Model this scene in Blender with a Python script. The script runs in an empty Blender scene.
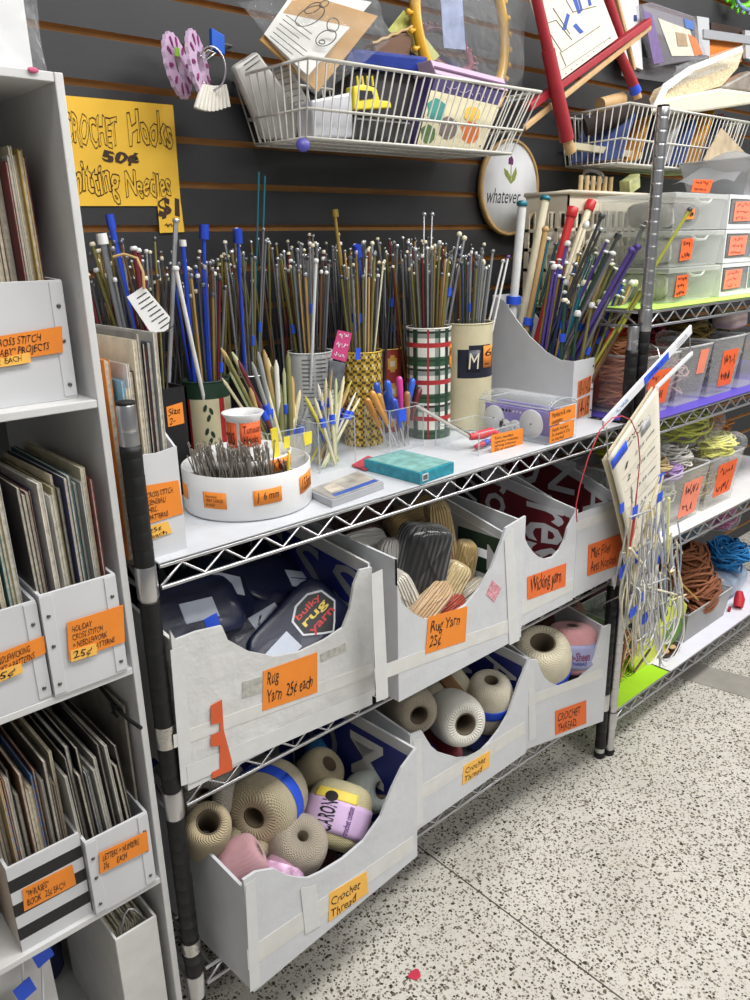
import bpy, math, random
from mathutils import Vector, Matrix, Euler
random.seed(11)
R_=random.uniform
SC=bpy.context.scene
try: SC.cycles.transparent_max_bounces=32
except Exception: pass
COL=SC.collection
# ---------------------------------------------------------------- camera
CAM=Vector((-0.41582,-0.93558,1.31629)); FPX=782.08
YAW,PITCH,ROLL=math.radians(-41.6855),math.radians(18.1188),math.radians(-1.247)
fwd=Vector((-math.sin(YAW)*math.cos(PITCH),math.cos(YAW)*math.cos(PITCH),-math.sin(PITCH)))
rt=Vector((math.cos(YAW),math.sin(YAW),0)); upv=rt.cross(fwd)
cr,sr=math.cos(ROLL),math.sin(ROLL)
rt,upv=cr*rt+sr*upv,-sr*rt+cr*upv
cd=bpy.data.cameras.new('camera'); co=bpy.data.objects.new('camera',cd); COL.objects.link(co)
m=Matrix((rt,upv,-fwd)).transposed().to_4x4(); m.translation=CAM; co.matrix_world=m
cd.sensor_fit='VERTICAL'; cd.sensor_height=36; cd.lens=36*FPX/1000; cd.clip_start=0.02
SC.camera=co
def ray(px,py): return fwd+rt*((px-375)/FPX)-upv*((py-500)/FPX)
def up(px,py,x=None,y=None,z=None):
    d=ray(px,py)
    if y is not None: t=(y-CAM.y)/d.y
    elif z is not None: t=(z-CAM.z)/d.z
    else: t=(x-CAM.x)/d.x
    return CAM+d*t
def upp(px,py,O,n):
    d=ray(px,py); return CAM+d*((O-CAM).dot(n)/d.dot(n))
# ---------------------------------------------------------------- materials
MATS={}
def _new(name):
    m=bpy.data.materials.new(name); m.use_nodes=True; MATS[name]=m
    nt=m.node_tree; return m,nt,nt.nodes['Principled BSDF']
def s2l(c):
    return tuple(((v/255)/12.92 if v/255<=0.04045 else ((v/255+0.055)/1.055)**2.4) for v in c)
def M(name,rgb=None,rough=.55,metal=0,noise=.06,nscale=30,bump=0,bscale=80,coat=0,wear=None,bdist=.004):
    if name in MATS: return MATS[name]
    m,nt,b=_new(name); c=s2l(rgb)
    b.inputs['Roughness'].default_value=rough; b.inputs['Metallic'].default_value=metal
    b.inputs['Coat Weight'].default_value=coat
    tc=nt.nodes.new('ShaderNodeTexCoord')
    nz=nt.nodes.new('ShaderNodeTexNoise'); nz.inputs['Scale'].default_value=nscale; nz.inputs['Detail'].default_value=4
    nt.links.new(tc.outputs['Object'],nz.inputs['Vector'])
    rp=nt.nodes.new('ShaderNodeValToRGB'); e=rp.color_ramp.elements
    e[0].position=.3; e[1].position=.7
    e[0].color=tuple(max(0,v*(1-noise)) for v in c)+(1,); e[1].color=tuple(min(1,v*(1+noise)) for v in c)+(1,)
    if wear:
        el=rp.color_ramp.elements.new(.74); el.color=s2l(wear)+(1,)
        e=rp.color_ramp.elements; e[1].position=.68
    nt.links.new(nz.outputs['Fac'],rp.inputs['Fac']); nt.links.new(rp.outputs['Color'],b.inputs['Base Color'])
    if bump:
        n2=nt.nodes.new('ShaderNodeTexNoise'); n2.inputs['Scale'].default_value=bscale; n2.inputs['Detail'].default_value=5
        nt.links.new(tc.outputs['Object'],n2.inputs['Vector'])
        bp=nt.nodes.new('ShaderNodeBump'); bp.inputs['Strength'].default_value=bump; bp.inputs['Distance'].default_value=bdist
        nt.links.new(n2.outputs['Fac'],bp.inputs['Height']); nt.links.new(bp.outputs['Normal'],b.inputs['Normal'])
    return m
def clear(name,tint=(245,248,250),body=.12,rough=.08,crinkle=0):
    if name in MATS: return MATS[name]
    m,nt,b=_new(name); c=s2l(tint)
    b.inputs['Base Color'].default_value=c+(1,); b.inputs['Roughness'].default_value=rough
    tr=nt.nodes.new('ShaderNodeBsdfTransparent'); tr.inputs['Color'].default_value=tuple(.8+.2*v for v in c)+(1,)
    fr=nt.nodes.new('ShaderNodeLayerWeight'); fr.inputs['Blend'].default_value=.5
    pw=nt.nodes.new('ShaderNodeMath'); pw.operation='POWER'; pw.inputs[1].default_value=4
    ml=nt.nodes.new('ShaderNodeMath'); ml.operation='MULTIPLY'; ml.inputs[1].default_value=.45
    nt.links.new(fr.outputs['Facing'],pw.inputs[0]); nt.links.new(pw.outputs[0],ml.inputs[0])
    ad=nt.nodes.new('ShaderNodeMath'); ad.operation='ADD'; ad.use_clamp=True; ad.inputs[1].default_value=body
    mx=nt.nodes.new('ShaderNodeMixShader'); nt.links.new(ml.outputs[0],ad.inputs[0]); nt.links.new(ad.outputs[0],mx.inputs[0])
    nt.links.new(tr.outputs[0],mx.inputs[1]); nt.links.new(b.outputs[0],mx.inputs[2])
    if crinkle:
        tc=nt.nodes.new('ShaderNodeTexCoord'); n2=nt.nodes.new('ShaderNodeTexNoise'); n2.inputs['Scale'].default_value=crinkle; n2.inputs['Detail'].default_value=3
        nt.links.new(tc.outputs['Object'],n2.inputs['Vector'])
        bp=nt.nodes.new('ShaderNodeBump'); bp.inputs['Strength'].default_value=.9; bp.inputs['Distance'].default_value=.012
        nt.links.new(n2.outputs['Fac'],bp.inputs['Height']); nt.links.new(bp.outputs['Normal'],b.inputs['Normal']); nt.links.new(bp.outputs['Normal'],fr.inputs['Normal'])
    nt.links.new(mx.outputs[0],nt.nodes['Material Output'].inputs[0]); return m
def yarnmat(name,rgb,turns=14,k=900,dark=.62,two=True,ax='Z',rough=.8,coat=0,bd=.0022):
    if name in MATS: return MATS[name]
    m,nt,b=_new(name); c=s2l(rgb); b.inputs['Roughness'].default_value=rough; b.inputs['Coat Weight'].default_value=coat
    b.inputs['Sheen Weight'].default_value=.25
    N=nt.nodes.new; L=nt.links.new
    tc=N('ShaderNodeTexCoord'); sp=N('ShaderNodeSeparateXYZ'); L(tc.outputs['Object'],sp.inputs[0])
    at=N('ShaderNodeMath'); at.operation='ARCTAN2'; L(sp.outputs['Y'],at.inputs[0]); L(sp.outputs['Z' if ax=='X' else 'X'],at.inputs[1])
    def mth(op,a,bv):
        n=N('ShaderNodeMath'); n.operation=op
        for i,q in enumerate((a,bv)):
            if q is None: continue
            if isinstance(q,(int,float)): n.inputs[i].default_value=q
            else: L(q,n.inputs[i])
        return n.outputs[0]
    zz=mth('MULTIPLY',sp.outputs[ax],k); aa=mth('MULTIPLY',at.outputs[0],turns)
    s1=mth('SINE',mth('ADD',zz,aa),None)
    s2=mth('SINE',mth('SUBTRACT',zz,aa),None)
    nz=N('ShaderNodeTexNoise'); nz.inputs['Scale'].default_value=25; L(tc.outputs['Object'],nz.inputs['Vector'])
    h=mth('MAXIMUM',s1,mth('MULTIPLY',s2,.8)) if two else s1
    h=mth('ADD',h,mth('MULTIPLY',nz.outputs['Fac'],.5))
    bp=N('ShaderNodeBump'); bp.inputs['Strength'].default_value=.8; bp.inputs['Distance'].default_value=bd
    L(h,bp.inputs['Height']); L(bp.outputs['Normal'],b.inputs['Normal'])
    rp=N('ShaderNodeValToRGB'); e=rp.color_ramp.elements; e[0].position=.3; e[1].position=.8
    e[0].color=tuple(v*(1-.14) for v in c)+(1,); e[1].color=tuple(min(1,v*1.05) for v in c)+(1,)
    L(nz.outputs['Fac'],rp.inputs['Fac']); L(rp.outputs['Color'],b.inputs['Base Color'])
    return m
# ---------------------------------------------------------------- builder
ROOTM={}
def rootm(o):
    while o.parent: o=o.parent
    return ROOTM[o.as_pointer()]
def tag(o,label=None,cat=None,group=None,kind=None):
    if label: o['label']=label
    if cat: o['category']=cat
    if group: o['group']=group
    if kind: o['kind']=kind
    return o
def thing(name,label,cat,loc=(0,0,0),rotz=0,group=None,mat=None):
    o=bpy.data.objects.new(name,None); COL.objects.link(o)
    mw=mat if mat is not None else Matrix.Translation(Vector(loc))@Matrix.Rotation(rotz,4,'Z')
    o.matrix_world=mw; o.empty_display_size=.02; ROOTM[o.as_pointer()]=mw.copy()
    return tag(o,label,cat,group)
class MB:
    def __init__(s,T=None): s.v=[];s.f=[];s.mi=[];s.sm=[];s.T=T
    def add(s,vs,fs,m=0,sm=False):
        b=len(s.v)
        s.v+= [ (s.T@Vector(p)) if s.T else Vector(p) for p in vs]
        for i,f in enumerate(fs):
            s.f.append([b+k for k in f]); s.mi.append(m[i] if isinstance(m,list) else m); s.sm.append(sm)
        return s
    def box(s,x0,y0,z0,x1,y1,z1,m=0):
        v=[(x,y,z) for x in(x0,x1) for y in(y0,y1) for z in(z0,z1)]
        return s.add(v,[(0,1,3,2),(4,6,7,5),(0,4,5,1),(2,3,7,6),(0,2,6,4),(1,5,7,3)],m)
    def cbox(s,c,X,Y,Z,m=0):
        c=Vector(c);X=Vector(X);Y=Vector(Y);Z=Vector(Z)
        v=[c+a*X+b*Y+d*Z for a in(-.5,.5) for b in(-.5,.5) for d in(-.5,.5)]
        return s.add(v,[(0,1,3,2),(4,6,7,5),(0,4,5,1),(2,3,7,6),(0,2,6,4),(1,5,7,3)],m)
    def bar(s,p,q,w,h,m=0,up_=(0,0,1)):
        p=Vector(p);q=Vector(q);d=(q-p); u=Vector(up_); x=d.cross(u).normalized(); u=x.cross(d).normalized()
        return s.cbox((p+q)/2,d,x*w,u*h,m)
    def tube(s,pts,r,n=6,closed=False,m=0,caps=True):
        pts=[Vector(p) for p in pts]; N=len(pts); rs=r if isinstance(r,(list,tuple)) else [r]*N
        tg=[]
        for i in range(N):
            a=pts[(i-1)%N] if (closed or i>0) else pts[i]; b=pts[(i+1)%N] if (closed or i<N-1) else pts[i]
            t=(b-a); tg.append(t.normalized() if t.length>1e-9 else Vector((0,0,1)))
        u=tg[0].orthogonal().normalized(); vs=[]
        for i in range(N):
            u=(u-tg[i]*u.dot(tg[i])); u=u.normalized() if u.length>1e-6 else tg[i].orthogonal().normalized()
            w=tg[i].cross(u)
            for k in range(n):
                a=2*math.pi*k/n; vs.append(pts[i]+(u*math.cos(a)+w*math.sin(a))*rs[i])
        fs=[]
        for i in range(N if closed else N-1):
            j=(i+1)%N
            for k in range(n): fs.append((i*n+k,i*n+(k+1)%n,j*n+(k+1)%n,j*n+k))
        s.add(vs,fs,m,True)
        if caps and not closed:
            s.add(vs[:n],[tuple(range(n-1,-1,-1))],m); s.add(vs[-n:],[tuple(range(n))],m)
        return s
    def cyl(s,p,q,r,r1=None,n=10,m=0): return s.tube([p,q],[r,r if r1 is None else r1],n,False,m)
    def lathe(s,prof,n=32,T=None,m=0,mf=None,sm=True,a0=0,a1=2*math.pi):
        full=abs(a1-a0-2*math.pi)<1e-6; k=n if full else n+1
        vs=[]
        for (r,z) in prof:
            for i in range(k):
                a=a0+(a1-a0)*i/n; p=Vector((r*math.cos(a),r*math.sin(a),z)); vs.append(T@p if T else p)
        fs=[];ms=[]
        for j in range(len(prof)-1):
            for i in range(n):
                i2=(i+1)%k
                fs.append((j*k+i,j*k+i2,(j+1)*k+i2,(j+1)*k+i)); ms.append(mf(j,i) if mf else m)
        return s.add(vs,fs,ms,sm)
    def prism(s,poly,d,m=0):
        poly=[Vector(p) for p in poly]; d=Vector(d); n=len(poly)
        vs=poly+[p+d for p in poly]
        fs=[tuple(range(n)),tuple(range(2*n-1,n-1,-1))]+[(i,i+n,(i+1)%n+n,(i+1)%n) for i in range(n)]
        return s.add(vs,fs,m)
    def ell(s,c,rx,ry,rz,nu=16,nv=10,rot=None,m=0,jit=0,pw=1.0,seed=None):
        rg=random.Random(seed) if seed is not None else random
        c=Vector(c); vs=[];fs=[]
        def sp(v): return math.copysign(abs(v)**pw,v)
        ph=[rg.uniform(0,6.28) for _ in range(6)]
        for j in range(nv+1):
            t=math.pi*j/nv
            for i in range(nu):
                a=2*math.pi*i/nu
                k=1+jit*(math.sin(3*a+ph[0]+2*t)+math.sin(5*t+ph[1]+2*a)*.7+math.sin(7*a-4*t+ph[2])*.5)
                p=Vector((rx*sp(math.sin(t))*sp(math.cos(a)),ry*sp(math.sin(t))*sp(math.sin(a)),rz*sp(math.cos(t))))*k
                vs.append(c+(rot@p if rot else p))
        for j in range(nv):
            for i in range(nu): fs.append((j*nu+i,(j+1)*nu+i,(j+1)*nu+(i+1)%nu,j*nu+(i+1)%nu))
        return s.add(vs,fs,m,True)
    def grid(s,fn,nu,nv,m=0,sm=True,mf=None):
        vs=[fn(i/nu,j/nv) for j in range(nv+1) for i in range(nu+1)]
        fs=[];ms=[]
        for j in range(nv):
            for i in range(nu):
                fs.append((j*(nu+1)+i,j*(nu+1)+i+1,(j+1)*(nu+1)+i+1,(j+1)*(nu+1)+i)); ms.append(mf(i,j) if mf else m)
        return s.add(vs,fs,ms,sm)
    def build(s,name,mats,parent=None,label=None,cat=None,group=None,kind=None,bevel=0,mw=None,solid=0):
        if not isinstance(mats,(list,tuple)): mats=[mats]
        if parent is not None: inv=rootm(parent).inverted()
        else:
            if mw is None:
                xs=[p.x for p in s.v];ys=[p.y for p in s.v];zs=[p.z for p in s.v]
                mw=Matrix.Translation(((min(xs)+max(xs))/2,(min(ys)+max(ys))/2,min(zs)))
            inv=mw.inverted()
        me=bpy.data.meshes.new(name); me.from_pydata([inv@p for p in s.v],[],s.f); me.update()
        for q in mats: me.materials.append(q)
        me.polygons.foreach_set('material_index',s.mi); me.polygons.foreach_set('use_smooth',s.sm)
        o=bpy.data.objects.new(name,me); COL.objects.link(o)
        if parent is not None: o.parent=parent
        else: o.matrix_world=mw; ROOTM[o.as_pointer()]=mw.copy()
        if solid:
            md=o.modifiers.new('thick','SOLIDIFY'); md.thickness=solid; md.offset=0
        if bevel:
            md=o.modifiers.new('bevel','BEVEL'); md.width=bevel; md.segments=2; md.limit_method='ANGLE'
        return tag(o,label,cat,group,kind)
_tc=[0]
def textmesh(st,size=1.0,shear=.0,outline=0,bold=0,spacing=1.0,res=2):
    cu=bpy.data.curves.new('lettering','FONT'); cu.body=st; cu.size=size; cu.shear=shear; cu.align_x='LEFT'; cu.space_character=spacing
    cu.space_line=.95
    cu.resolution_u=res; cu.offset=bold
    if outline: cu.fill_mode='NONE'; cu.bevel_depth=outline; cu.bevel_resolution=0
    o=bpy.data.objects.new('lettering',cu); COL.objects.link(o)
    bpy.context.view_layer.update()
    me=bpy.data.meshes.new_from_object(o.evaluated_get(bpy.context.evaluated_depsgraph_get()))
    bpy.data.objects.remove(o); bpy.data.curves.remove(cu)
    return me
def writing(st,parent,origin,right,upd,w=None,h=None,mat=None,name='writing',shear=.12,outline=0,bold=0,jig=0,fit='both'):
    """text block whose lower-left corner is at origin, fitted in w x h (metres)"""
    me=textmesh(st,1.0,shear,outline,bold)
    if not me.vertices: return None
    xs=[v.co.x for v in me.vertices]; ys=[v.co.y for v in me.vertices]
    x0,x1,y0,y1=min(xs),max(xs),min(ys),max(ys)
    sx=w/(x1-x0) if w else None; sy=h/(y1-y0) if h else None
    if sx is None: sx=sy
    if sy is None: sy=sx
    if fit=='min': sx=sy=min(sx,sy)
    r=Vector(right).normalized(); u=Vector(upd).normalized(); n=r.cross(u).normalized(); o0=Vector(origin)
    inv=rootm(parent).inverted(); rg=random.Random(st)
    ph=rg.uniform(0,6)
    for v in me.vertices:
        jx=jig*math.sin(v.co.y*9+v.co.x*3+ph)*.05; jy=jig*math.sin(v.co.x*5+ph)*.06
        a=(v.co.x-x0+jx)*sx; b=(v.co.y-y0+jy)*sy
        v.co=inv@(o0+r*a+u*b+n*(v.co.z*sx))
    me.materials.clear(); me.materials.append(mat or M('black_ink',(24,20,22),.6))
    for p in me.polygons: p.material_index=0
    ob=bpy.data.objects.new(name,me); COL.objects.link(ob); ob.parent=parent
    return ob
INK=M('black_ink',(24,20,22),.6)
ORANGE=M('orange_paper',(240,140,45),.7,noise=.04); ORANGE2=M('deep_orange_paper',(232,112,52),.7,noise=.04); GOLDP=M('gold_paper',(250,190,85),.7,noise=.04)
SALMON=M('salmon_paper',(243,140,112),.7)
def scribble(parent,tl,tr,br,bl,n,off,rows,mat,seed=0,name='writing',th=.0007,mg=.12):
    rg=random.Random(int(abs(tl.x*7919+tl.z*3571)*100)+rows); mb=MB()
    F=lambda u,v:(bl*(1-u)+br*u)*(1-v)+(tl*(1-u)+tr*u)*v+n*off
    for k in range(rows):
        vc=1-(k+.5)/rows; a=.34/rows; u=mg
        ue=1-mg-rg.uniform(0,.2)
        while u<ue:
            w=min(rg.uniform(.10,.3),ue-u); m_=max(3,int(w*34)); pts=[]
            for j in range(m_+1): pts.append(F(u+w*j/m_,vc+a*rg.uniform(-1,1)*(1 if j%2 else .6)))
            mb.tube(pts,th,4); u+=w+.05
    return mb.build(name,mat,parent)
def label4(parent,c4,lines,mat=None,off=.0012,name='price_label',ink=None,margin=.08,th=.0006,jig=1,fill=.8,lab=None):
    """paper label from four 3-D corners (tl,tr,br,bl) + handwriting"""
    tl,tr,br,bl=[Vector(p) for p in c4]
    r=(tr-tl+br-bl).normalized(); u=(tl-bl+tr-br); n=r.cross(u.normalized()).normalized()
    if n.dot(CAM-tl)<0: n=-n
    mb=MB(); mb.prism([p+n*off for p in (tl,bl,br,tr)],-n*th); 
    o=mb.build(name,mat or ORANGE,parent)
    if lab: o['label']=lab
    if isinstance(lines,int): scribble(o,tl,tr,br,bl,n,off+.0006,lines,ink or INK)
    elif lines:
        w=((tr-tl).length+(br-bl).length)/2; h=((tl-bl).length+(tr-br).length)/2
        uo=(u.normalized()); 
        org=bl+r*w*margin+uo*h*margin+n*(off+.0005)
        writing('\n'.join(lines),o,org,r,uo,w*(1-2*margin)*min(1,fill*1.1),h*(1-2*margin)*min(1,fill*1.15),ink or INK,jig=jig)
    return o
def label4px(parent,px4,lines,O=None,n=None,y=None,**k):
    pts=[(upp(a,b,O,n) if O is not None else up(a,b,y=y)) for a,b in px4]
    return label4(parent,pts,lines,**k)
ORD='first second third fourth fifth sixth seventh eighth ninth tenth eleventh twelfth thirteenth fourteenth fifteenth sixteenth seventeenth eighteenth nineteenth twentieth'.split()
def ordw(i): return ORD[i] if i<20 else 'twenty-'+ORD[i-20]
# ================================================================ setting
def floor_mat():
    m,nt,b=_new('terrazzo'); N=nt.nodes.new; L=nt.links.new
    b.inputs['Roughness'].default_value=.20
    tc=N('ShaderNodeTexCoord')
    wn=N('ShaderNodeTexNoise'); wn.inputs['Scale'].default_value=160; wn.inputs['Detail'].default_value=2; L(tc.outputs['Object'],wn.inputs['Vector'])
    wa=N('ShaderNodeVectorMath'); wa.operation='MULTIPLY_ADD'; L(wn.outputs['Color'],wa.inputs[0]); wa.inputs[1].default_value=(.0055,.0055,0); L(tc.outputs['Object'],wa.inputs[2]); wv=wa.outputs[0]
    def vor(sc):
        v=N('ShaderNodeTexVoronoi'); v.inputs['Scale'].default_value=sc; L(wv,v.inputs['Vector']); return v
    def mth(op,a,bv,c=None):
        n=N('ShaderNodeMath'); n.operation=op
        for i,q in enumerate((a,bv,c)):
            if q is None: continue
            if isinstance(q,(int,float)): n.inputs[i].default_value=q
            else: L(q,n.inputs[i])
        return n.outputs[0]
    nz=N('ShaderNodeTexNoise'); nz.inputs['Scale'].default_value=4; nz.inputs['Detail'].default_value=5; L(tc.outputs['Object'],nz.inputs['Vector'])
    base=N('ShaderNodeValToRGB'); e=base.color_ramp.elements; e[0].position=.3;e[1].position=.7
    e[0].color=s2l((194,190,181))+(1,); e[1].color=s2l((211,207,198))+(1,); L(nz.outputs['Fac'],base.inputs['Fac'])
    col=base.outputs['Color']
    for sc,thr,th,c0,c1 in((240,.40,.46,(166,160,146),(188,182,168)),(150,.58,.46,(150,143,128),(126,118,102)),(180,.68,.48,(100,94,84),(66,61,54)),(115,.78,.42,(110,101,86),(62,57,50))):
        v=vor(sc); sp=N('ShaderNodeSeparateColor'); L(v.outputs['Color'],sp.inputs[0])
        # chip present where the cell's random value is high and we are near its seed
        pres=mth('GREATER_THAN',sp.outputs[0],thr)
        rad=mth('MULTIPLY_ADD',sp.outputs[1],th*.6,th*.55)
        ins=mth('LESS_THAN',v.outputs['Distance'],rad)
        fac=mth('MULTIPLY',pres,ins)
        mixc=N('ShaderNodeMix'); mixc.data_type='RGBA'; L(sp.outputs[2],mixc.inputs['Factor']); mixc.inputs[6].default_value=s2l(c0)+(1,); mixc.inputs[7].default_value=s2l(c1)+(1,)
        mx=N('ShaderNodeMix'); mx.data_type='RGBA'; L(fac,mx.inputs['Factor']); L(col,mx.inputs[6]); L(mixc.outputs[2],mx.inputs[7]); col=mx.outputs[2]
    # worn grey scuff with a shape of its own
    c=up(482,860,z=0)
    geo=N('ShaderNodeNewGeometry')
    ds=N('ShaderNodeVectorMath'); ds.operation='DISTANCE'; L(geo.outputs['Position'],ds.inputs[0]); ds.inputs[1].default_value=c
    n3=N('ShaderNodeTexNoise'); n3.inputs['Scale'].default_value=9; L(tc.outputs['Object'],n3.inputs['Vector'])
    dd=mth('ADD',ds.outputs['Value'],mth('MULTIPLY',n3.outputs['Fac'],.12))
    st=N('ShaderNodeMapRange'); L(dd,st.inputs[0]); st.inputs[1].default_value=.10; st.inputs[2].default_value=.15; st.inputs[3].default_value=.20; st.inputs[4].default_value=0
    mx=N('ShaderNodeMix'); mx.data_type='RGBA'; L(st.outputs[0],mx.inputs['Factor']); L(col,mx.inputs[6]); mx.inputs[7].default_value=s2l((120,114,102))+(1,)
    L(mx.outputs[2],b.inputs['Base Color']); return m
FL=floor_mat(); JOINT=M('joint_strip',(70,64,54),.5)
mb=MB(); mb.box(-3,-4,-.05,5.5,.50,0); mb.box(.6145,-4,-.001,.6175,.46,.0006,1)
tag(mb.build('floor',[FL,JOINT],mw=Matrix.Identity(4)),kind='structure')
q=[up(688,661,z=.0015),up(674,676,z=.0015),up(752,699,z=.0015),up(752,678,z=.0015)]
d1=(q[3]-q[0]); d2=(q[2]-q[1]); q[3]=q[0]+d1*3; q[2]=q[1]+d2*3; q[0]=q[0]-d1*.6;q[1]=q[1]-d2*.6
mb=MB(); mb.prism(q,(0,0,-.0014)); tag(mb.build('trim_1',M('cement_patch',(146,142,134),.7,noise=.12,nscale=14)),kind='structure')
# slat wall
SLAT=M('charcoal_slat',(46,46,48),.5,noise=.10,nscale=9,bump=.05,bscale=150); MDF=M('raw_mdf',(172,128,74),.75,noise=.12,nscale=25)
WY=.460; ZS=1.3577; PIT=.0762
mb=MB(); gh=.0115; gd=.011; X0,X1=-2.0,5.5
prof=[]; z=0.0; k=-17
zs=[ZS+PIT*j for j in range(-17,18)]
def quad(a,b,c,d,m): mb.add([a,b,c,d],[(0,1,2,3)],m)
zl=0
for zt in zs:
    zb=zt-gh
    if zb<=zl: continue
    quad((X0,WY,zl),(X1,WY,zl),(X1,WY,zb),(X0,WY,zb),0)
    quad((X0,WY,zb),(X1,WY,zb),(X1,WY+gd,zb-.003),(X0,WY+gd,zb-.003),1)
    quad((X0,WY+gd,zb-.003),(X1,WY+gd,zb-.003),(X1,WY+gd,zt+.003),(X0,WY+gd,zt+.003),1)
    quad((X0,WY+gd,zt+.003),(X1,WY+gd,zt+.003),(X1,WY,zt),(X0,WY,zt),1)
    zl=zt
quad((X0,WY,zl),(X1,WY,zl),(X1,WY,2.9),(X0,WY,2.9),0)
mb.box(X0,WY+.012,0,X1,WY+.03,2.9,0)
tag(mb.build('wall_back',[SLAT,MDF],mw=Matrix.Identity(4)),kind='structure')
# ---------------------------------------------------------------- light
w=bpy.data.worlds.new('world'); SC.world=w; w.use_nodes=True
w.node_tree.nodes['Background'].inputs[0].default_value=(.96,.98,1,1); w.node_tree.nodes['Background'].inputs[1].default_value=.20
def area(x,y,z,sx,sy,e,rot=(0,0,0)):
    l=bpy.data.lights.new('ceiling_lamp','AREA'); l.shape='RECTANGLE'; l.size=sx; l.size_y=sy; l.energy=e; l.color=(1,.985,.962)
    o=bpy.data.objects.new('ceiling_lamp',l); o.location=(x,y,z); o.rotation_euler=rot; COL.objects.link(o)
area(.1,-.8,2.75,1.2,.5,31); area(1.7,-.8,2.75,1.2,.5,41); area(3.2,-.9,2.75,1.2,.5,42); area(1.0,-2.6,2.75,2.4,.6,48)
SC.view_settings.view_transform='Standard'; SC.view_settings.look='None'; SC.view_settings.gamma=1; SC.view_settings.exposure=0.0
try: SC.view_settings.use_curve_mapping=False
except Exception: pass
# ================================================================ bookcase
WPAINT=M('white_laminate',(212,212,211),.45,noise=.04,wear=(205,203,198)); GREYBACK=M('grey_backboard',(150,150,148),.7)
BX1=-.025; BX0=-1.02; BY0=0; BY1=.385; T=.010
BZ=[.050,.409,.770,1.142,1.501]
bk=thing('bookcase','white laminate bookcase of open cubbies holding magazine bins, at the left edge','bookcase',((BX0+BX1)/2,.19,0))
mb=MB(); mb.box(BX1-T,BY0,0,BX1,BY1,BZ[4]); mb.build('side_panel',WPAINT,bk,bevel=.0012)
mb=MB(); mb.box(BX0,BY0,0,BX0+T,BY1,BZ[4]); mb.build('side_panel',WPAINT,bk,bevel=.0012)
mb=MB(); mb.box(BX0+T,BY1-.006,.03,BX1-T,BY1,BZ[4]-T); mb.build('back_panel',GREYBACK,bk)
for i,z in enumerate(BZ):
    mb=MB(); mb.box(BX0+T,BY0+.001,z-(T if i==4 else .010),BX1-T,BY1-.006,z); mb.build('top_panel' if i==4 else 'shelf_board',WPAINT,bk,bevel=.001)
# ================================================================ wire shelving
CHROME=M('chrome',(204,204,206),.3,1,noise=.03); WIRE=M('zinc_wire',(196,196,198),.28,.9,noise=.05); BLACKTAPE=M('black_tape',(13,13,14),.55,noise=.3,nscale=40,bump=.15,bscale=60)
FOIL=M('foil_tape',(200,198,194),.22,1,noise=.08,bump=.5,bscale=140); RUB=M('black_rubber',(20,20,20),.7)
def post(root,x,y,h,black,foil,grooves=True):
    mb=MB(); prof=[(.0127,.012)]
    z=.03
    while z<h-.01:
        prof+= [(.0127,z-.0045),(.0127,z-.0009),(.01255,z-.0006),(.01255,z+.0006),(.0127,z+.0009),(.0127,z+.0045)]; z+=.0254
    prof+=[(.0127,h-.002),(.0118,h)]
    mb.lathe(prof,20,Matrix.Translation((x,y,0)))
    p=mb.build('post',CHROME,root)
    mb=MB(); mb.lathe([(0,h),(.0122,h),(.0122,h+.004),(0,h+.005)],16,Matrix.Translation((x,y,0))); mb.build('end_cap',RUB,p)
    mb=MB(); mb.lathe([(0,0),(.014,0),(.015,.012),(.011,.02)],16,Matrix.Translation((x,y,0))); mb.build('foot',RUB,p)
    for a,b in black:
        mb=MB(); pr=[]; z=a
        while z<b: pr+=[(.0139+.0004*math.sin(z*90),z),(.0139,min(b,z+.0235)),(.0134,min(b,z+.0245))]; z+=.0254
        mb.lathe(pr,20,Matrix.Translation((x,y,0))); mb.build('tape_wrap',BLACKTAPE,p)
    for a,b in foil:
        mb=MB(); mb.lathe([(.0146,a),(.0150,a+.002),(.0149,b-.002),(.0146,b)],20,Matrix.Translation((x,y,0))); mb.build('foil_band',FOIL,p)
def wshelf(root,x0,x1,y0,y1,zc,pitch=.068,dark=False):
    w=WIRE
    mb=MB(); zt,zb=zc+.016,zc-.016; r=.0034
    def side(p,q,n):
        p=Vector(p);q=Vector(q)
        for z in(zt,zb): mb.cyl((p.x,p.y,z),(q.x,q.y,z),r,n=8)
        pts=[]
        d=(q-p); L=d.length; m=max(2,int(L/pitch)*2)
        for i in range(m+1):
            t=i/m; a=p+d*t; pts.append(Vector((a.x,a.y,zt-.003 if i%2 else zb+.003)))
        mb.tube(pts,.0024,5)
    side((x0+.02,y0,0),(x1-.02,y0,0),1); side((x0+.02,y1,0),(x1-.02,y1,0),1)
    side((x0,y0+.02,0),(x0,y1-.02,0),1); side((x1,y0+.02,0),(x1,y1-.02,0),1)
    s=mb.build('wire_shelf',w,root)
    mb=MB(); x=x0+.03
    while x<x1-.02: mb.cyl((x,y0,zt+.002),(x,y1,zt+.002),.0021,n=5); x+=.0254
    for yy in (y0+.13,y0+.28): mb.cyl((x0,yy,zt-.003),(x1,yy,zt-.003),.0028,n=6)
    mb.build('deck_wires',w,s)
    for (a,b) in((x0,y0),(x1,y0),(x0,y1),(x1,y1)):
        mb=MB(); mb.lathe([(.0142,zc-.024),(.0149,zc-.022),(.0150,zc),(.0148,zc+.022),(.0141,zc+.024)],20,Matrix.Translation((a,b,0))); mb.build('corner_collar',CHROME if b==y0 else w,s)
    return s
UL=1.2019; UD=.405
un=thing('wire_shelving_unit','low wire shelving unit with black taped posts holding needle tins and yarn boxes','shelving unit',(UL/2,UD/2,0))
for x in(0,UL):
    for y in(0,UD):
        post(un,x,y,1.131,[(.03,.146),(.195,.503),(.552,.86),(.912,1.078)],[(.24,.264),(.628,.664)] if (x==0 and y==0) else [])
SZ=[.170,.527,.888]
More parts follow.
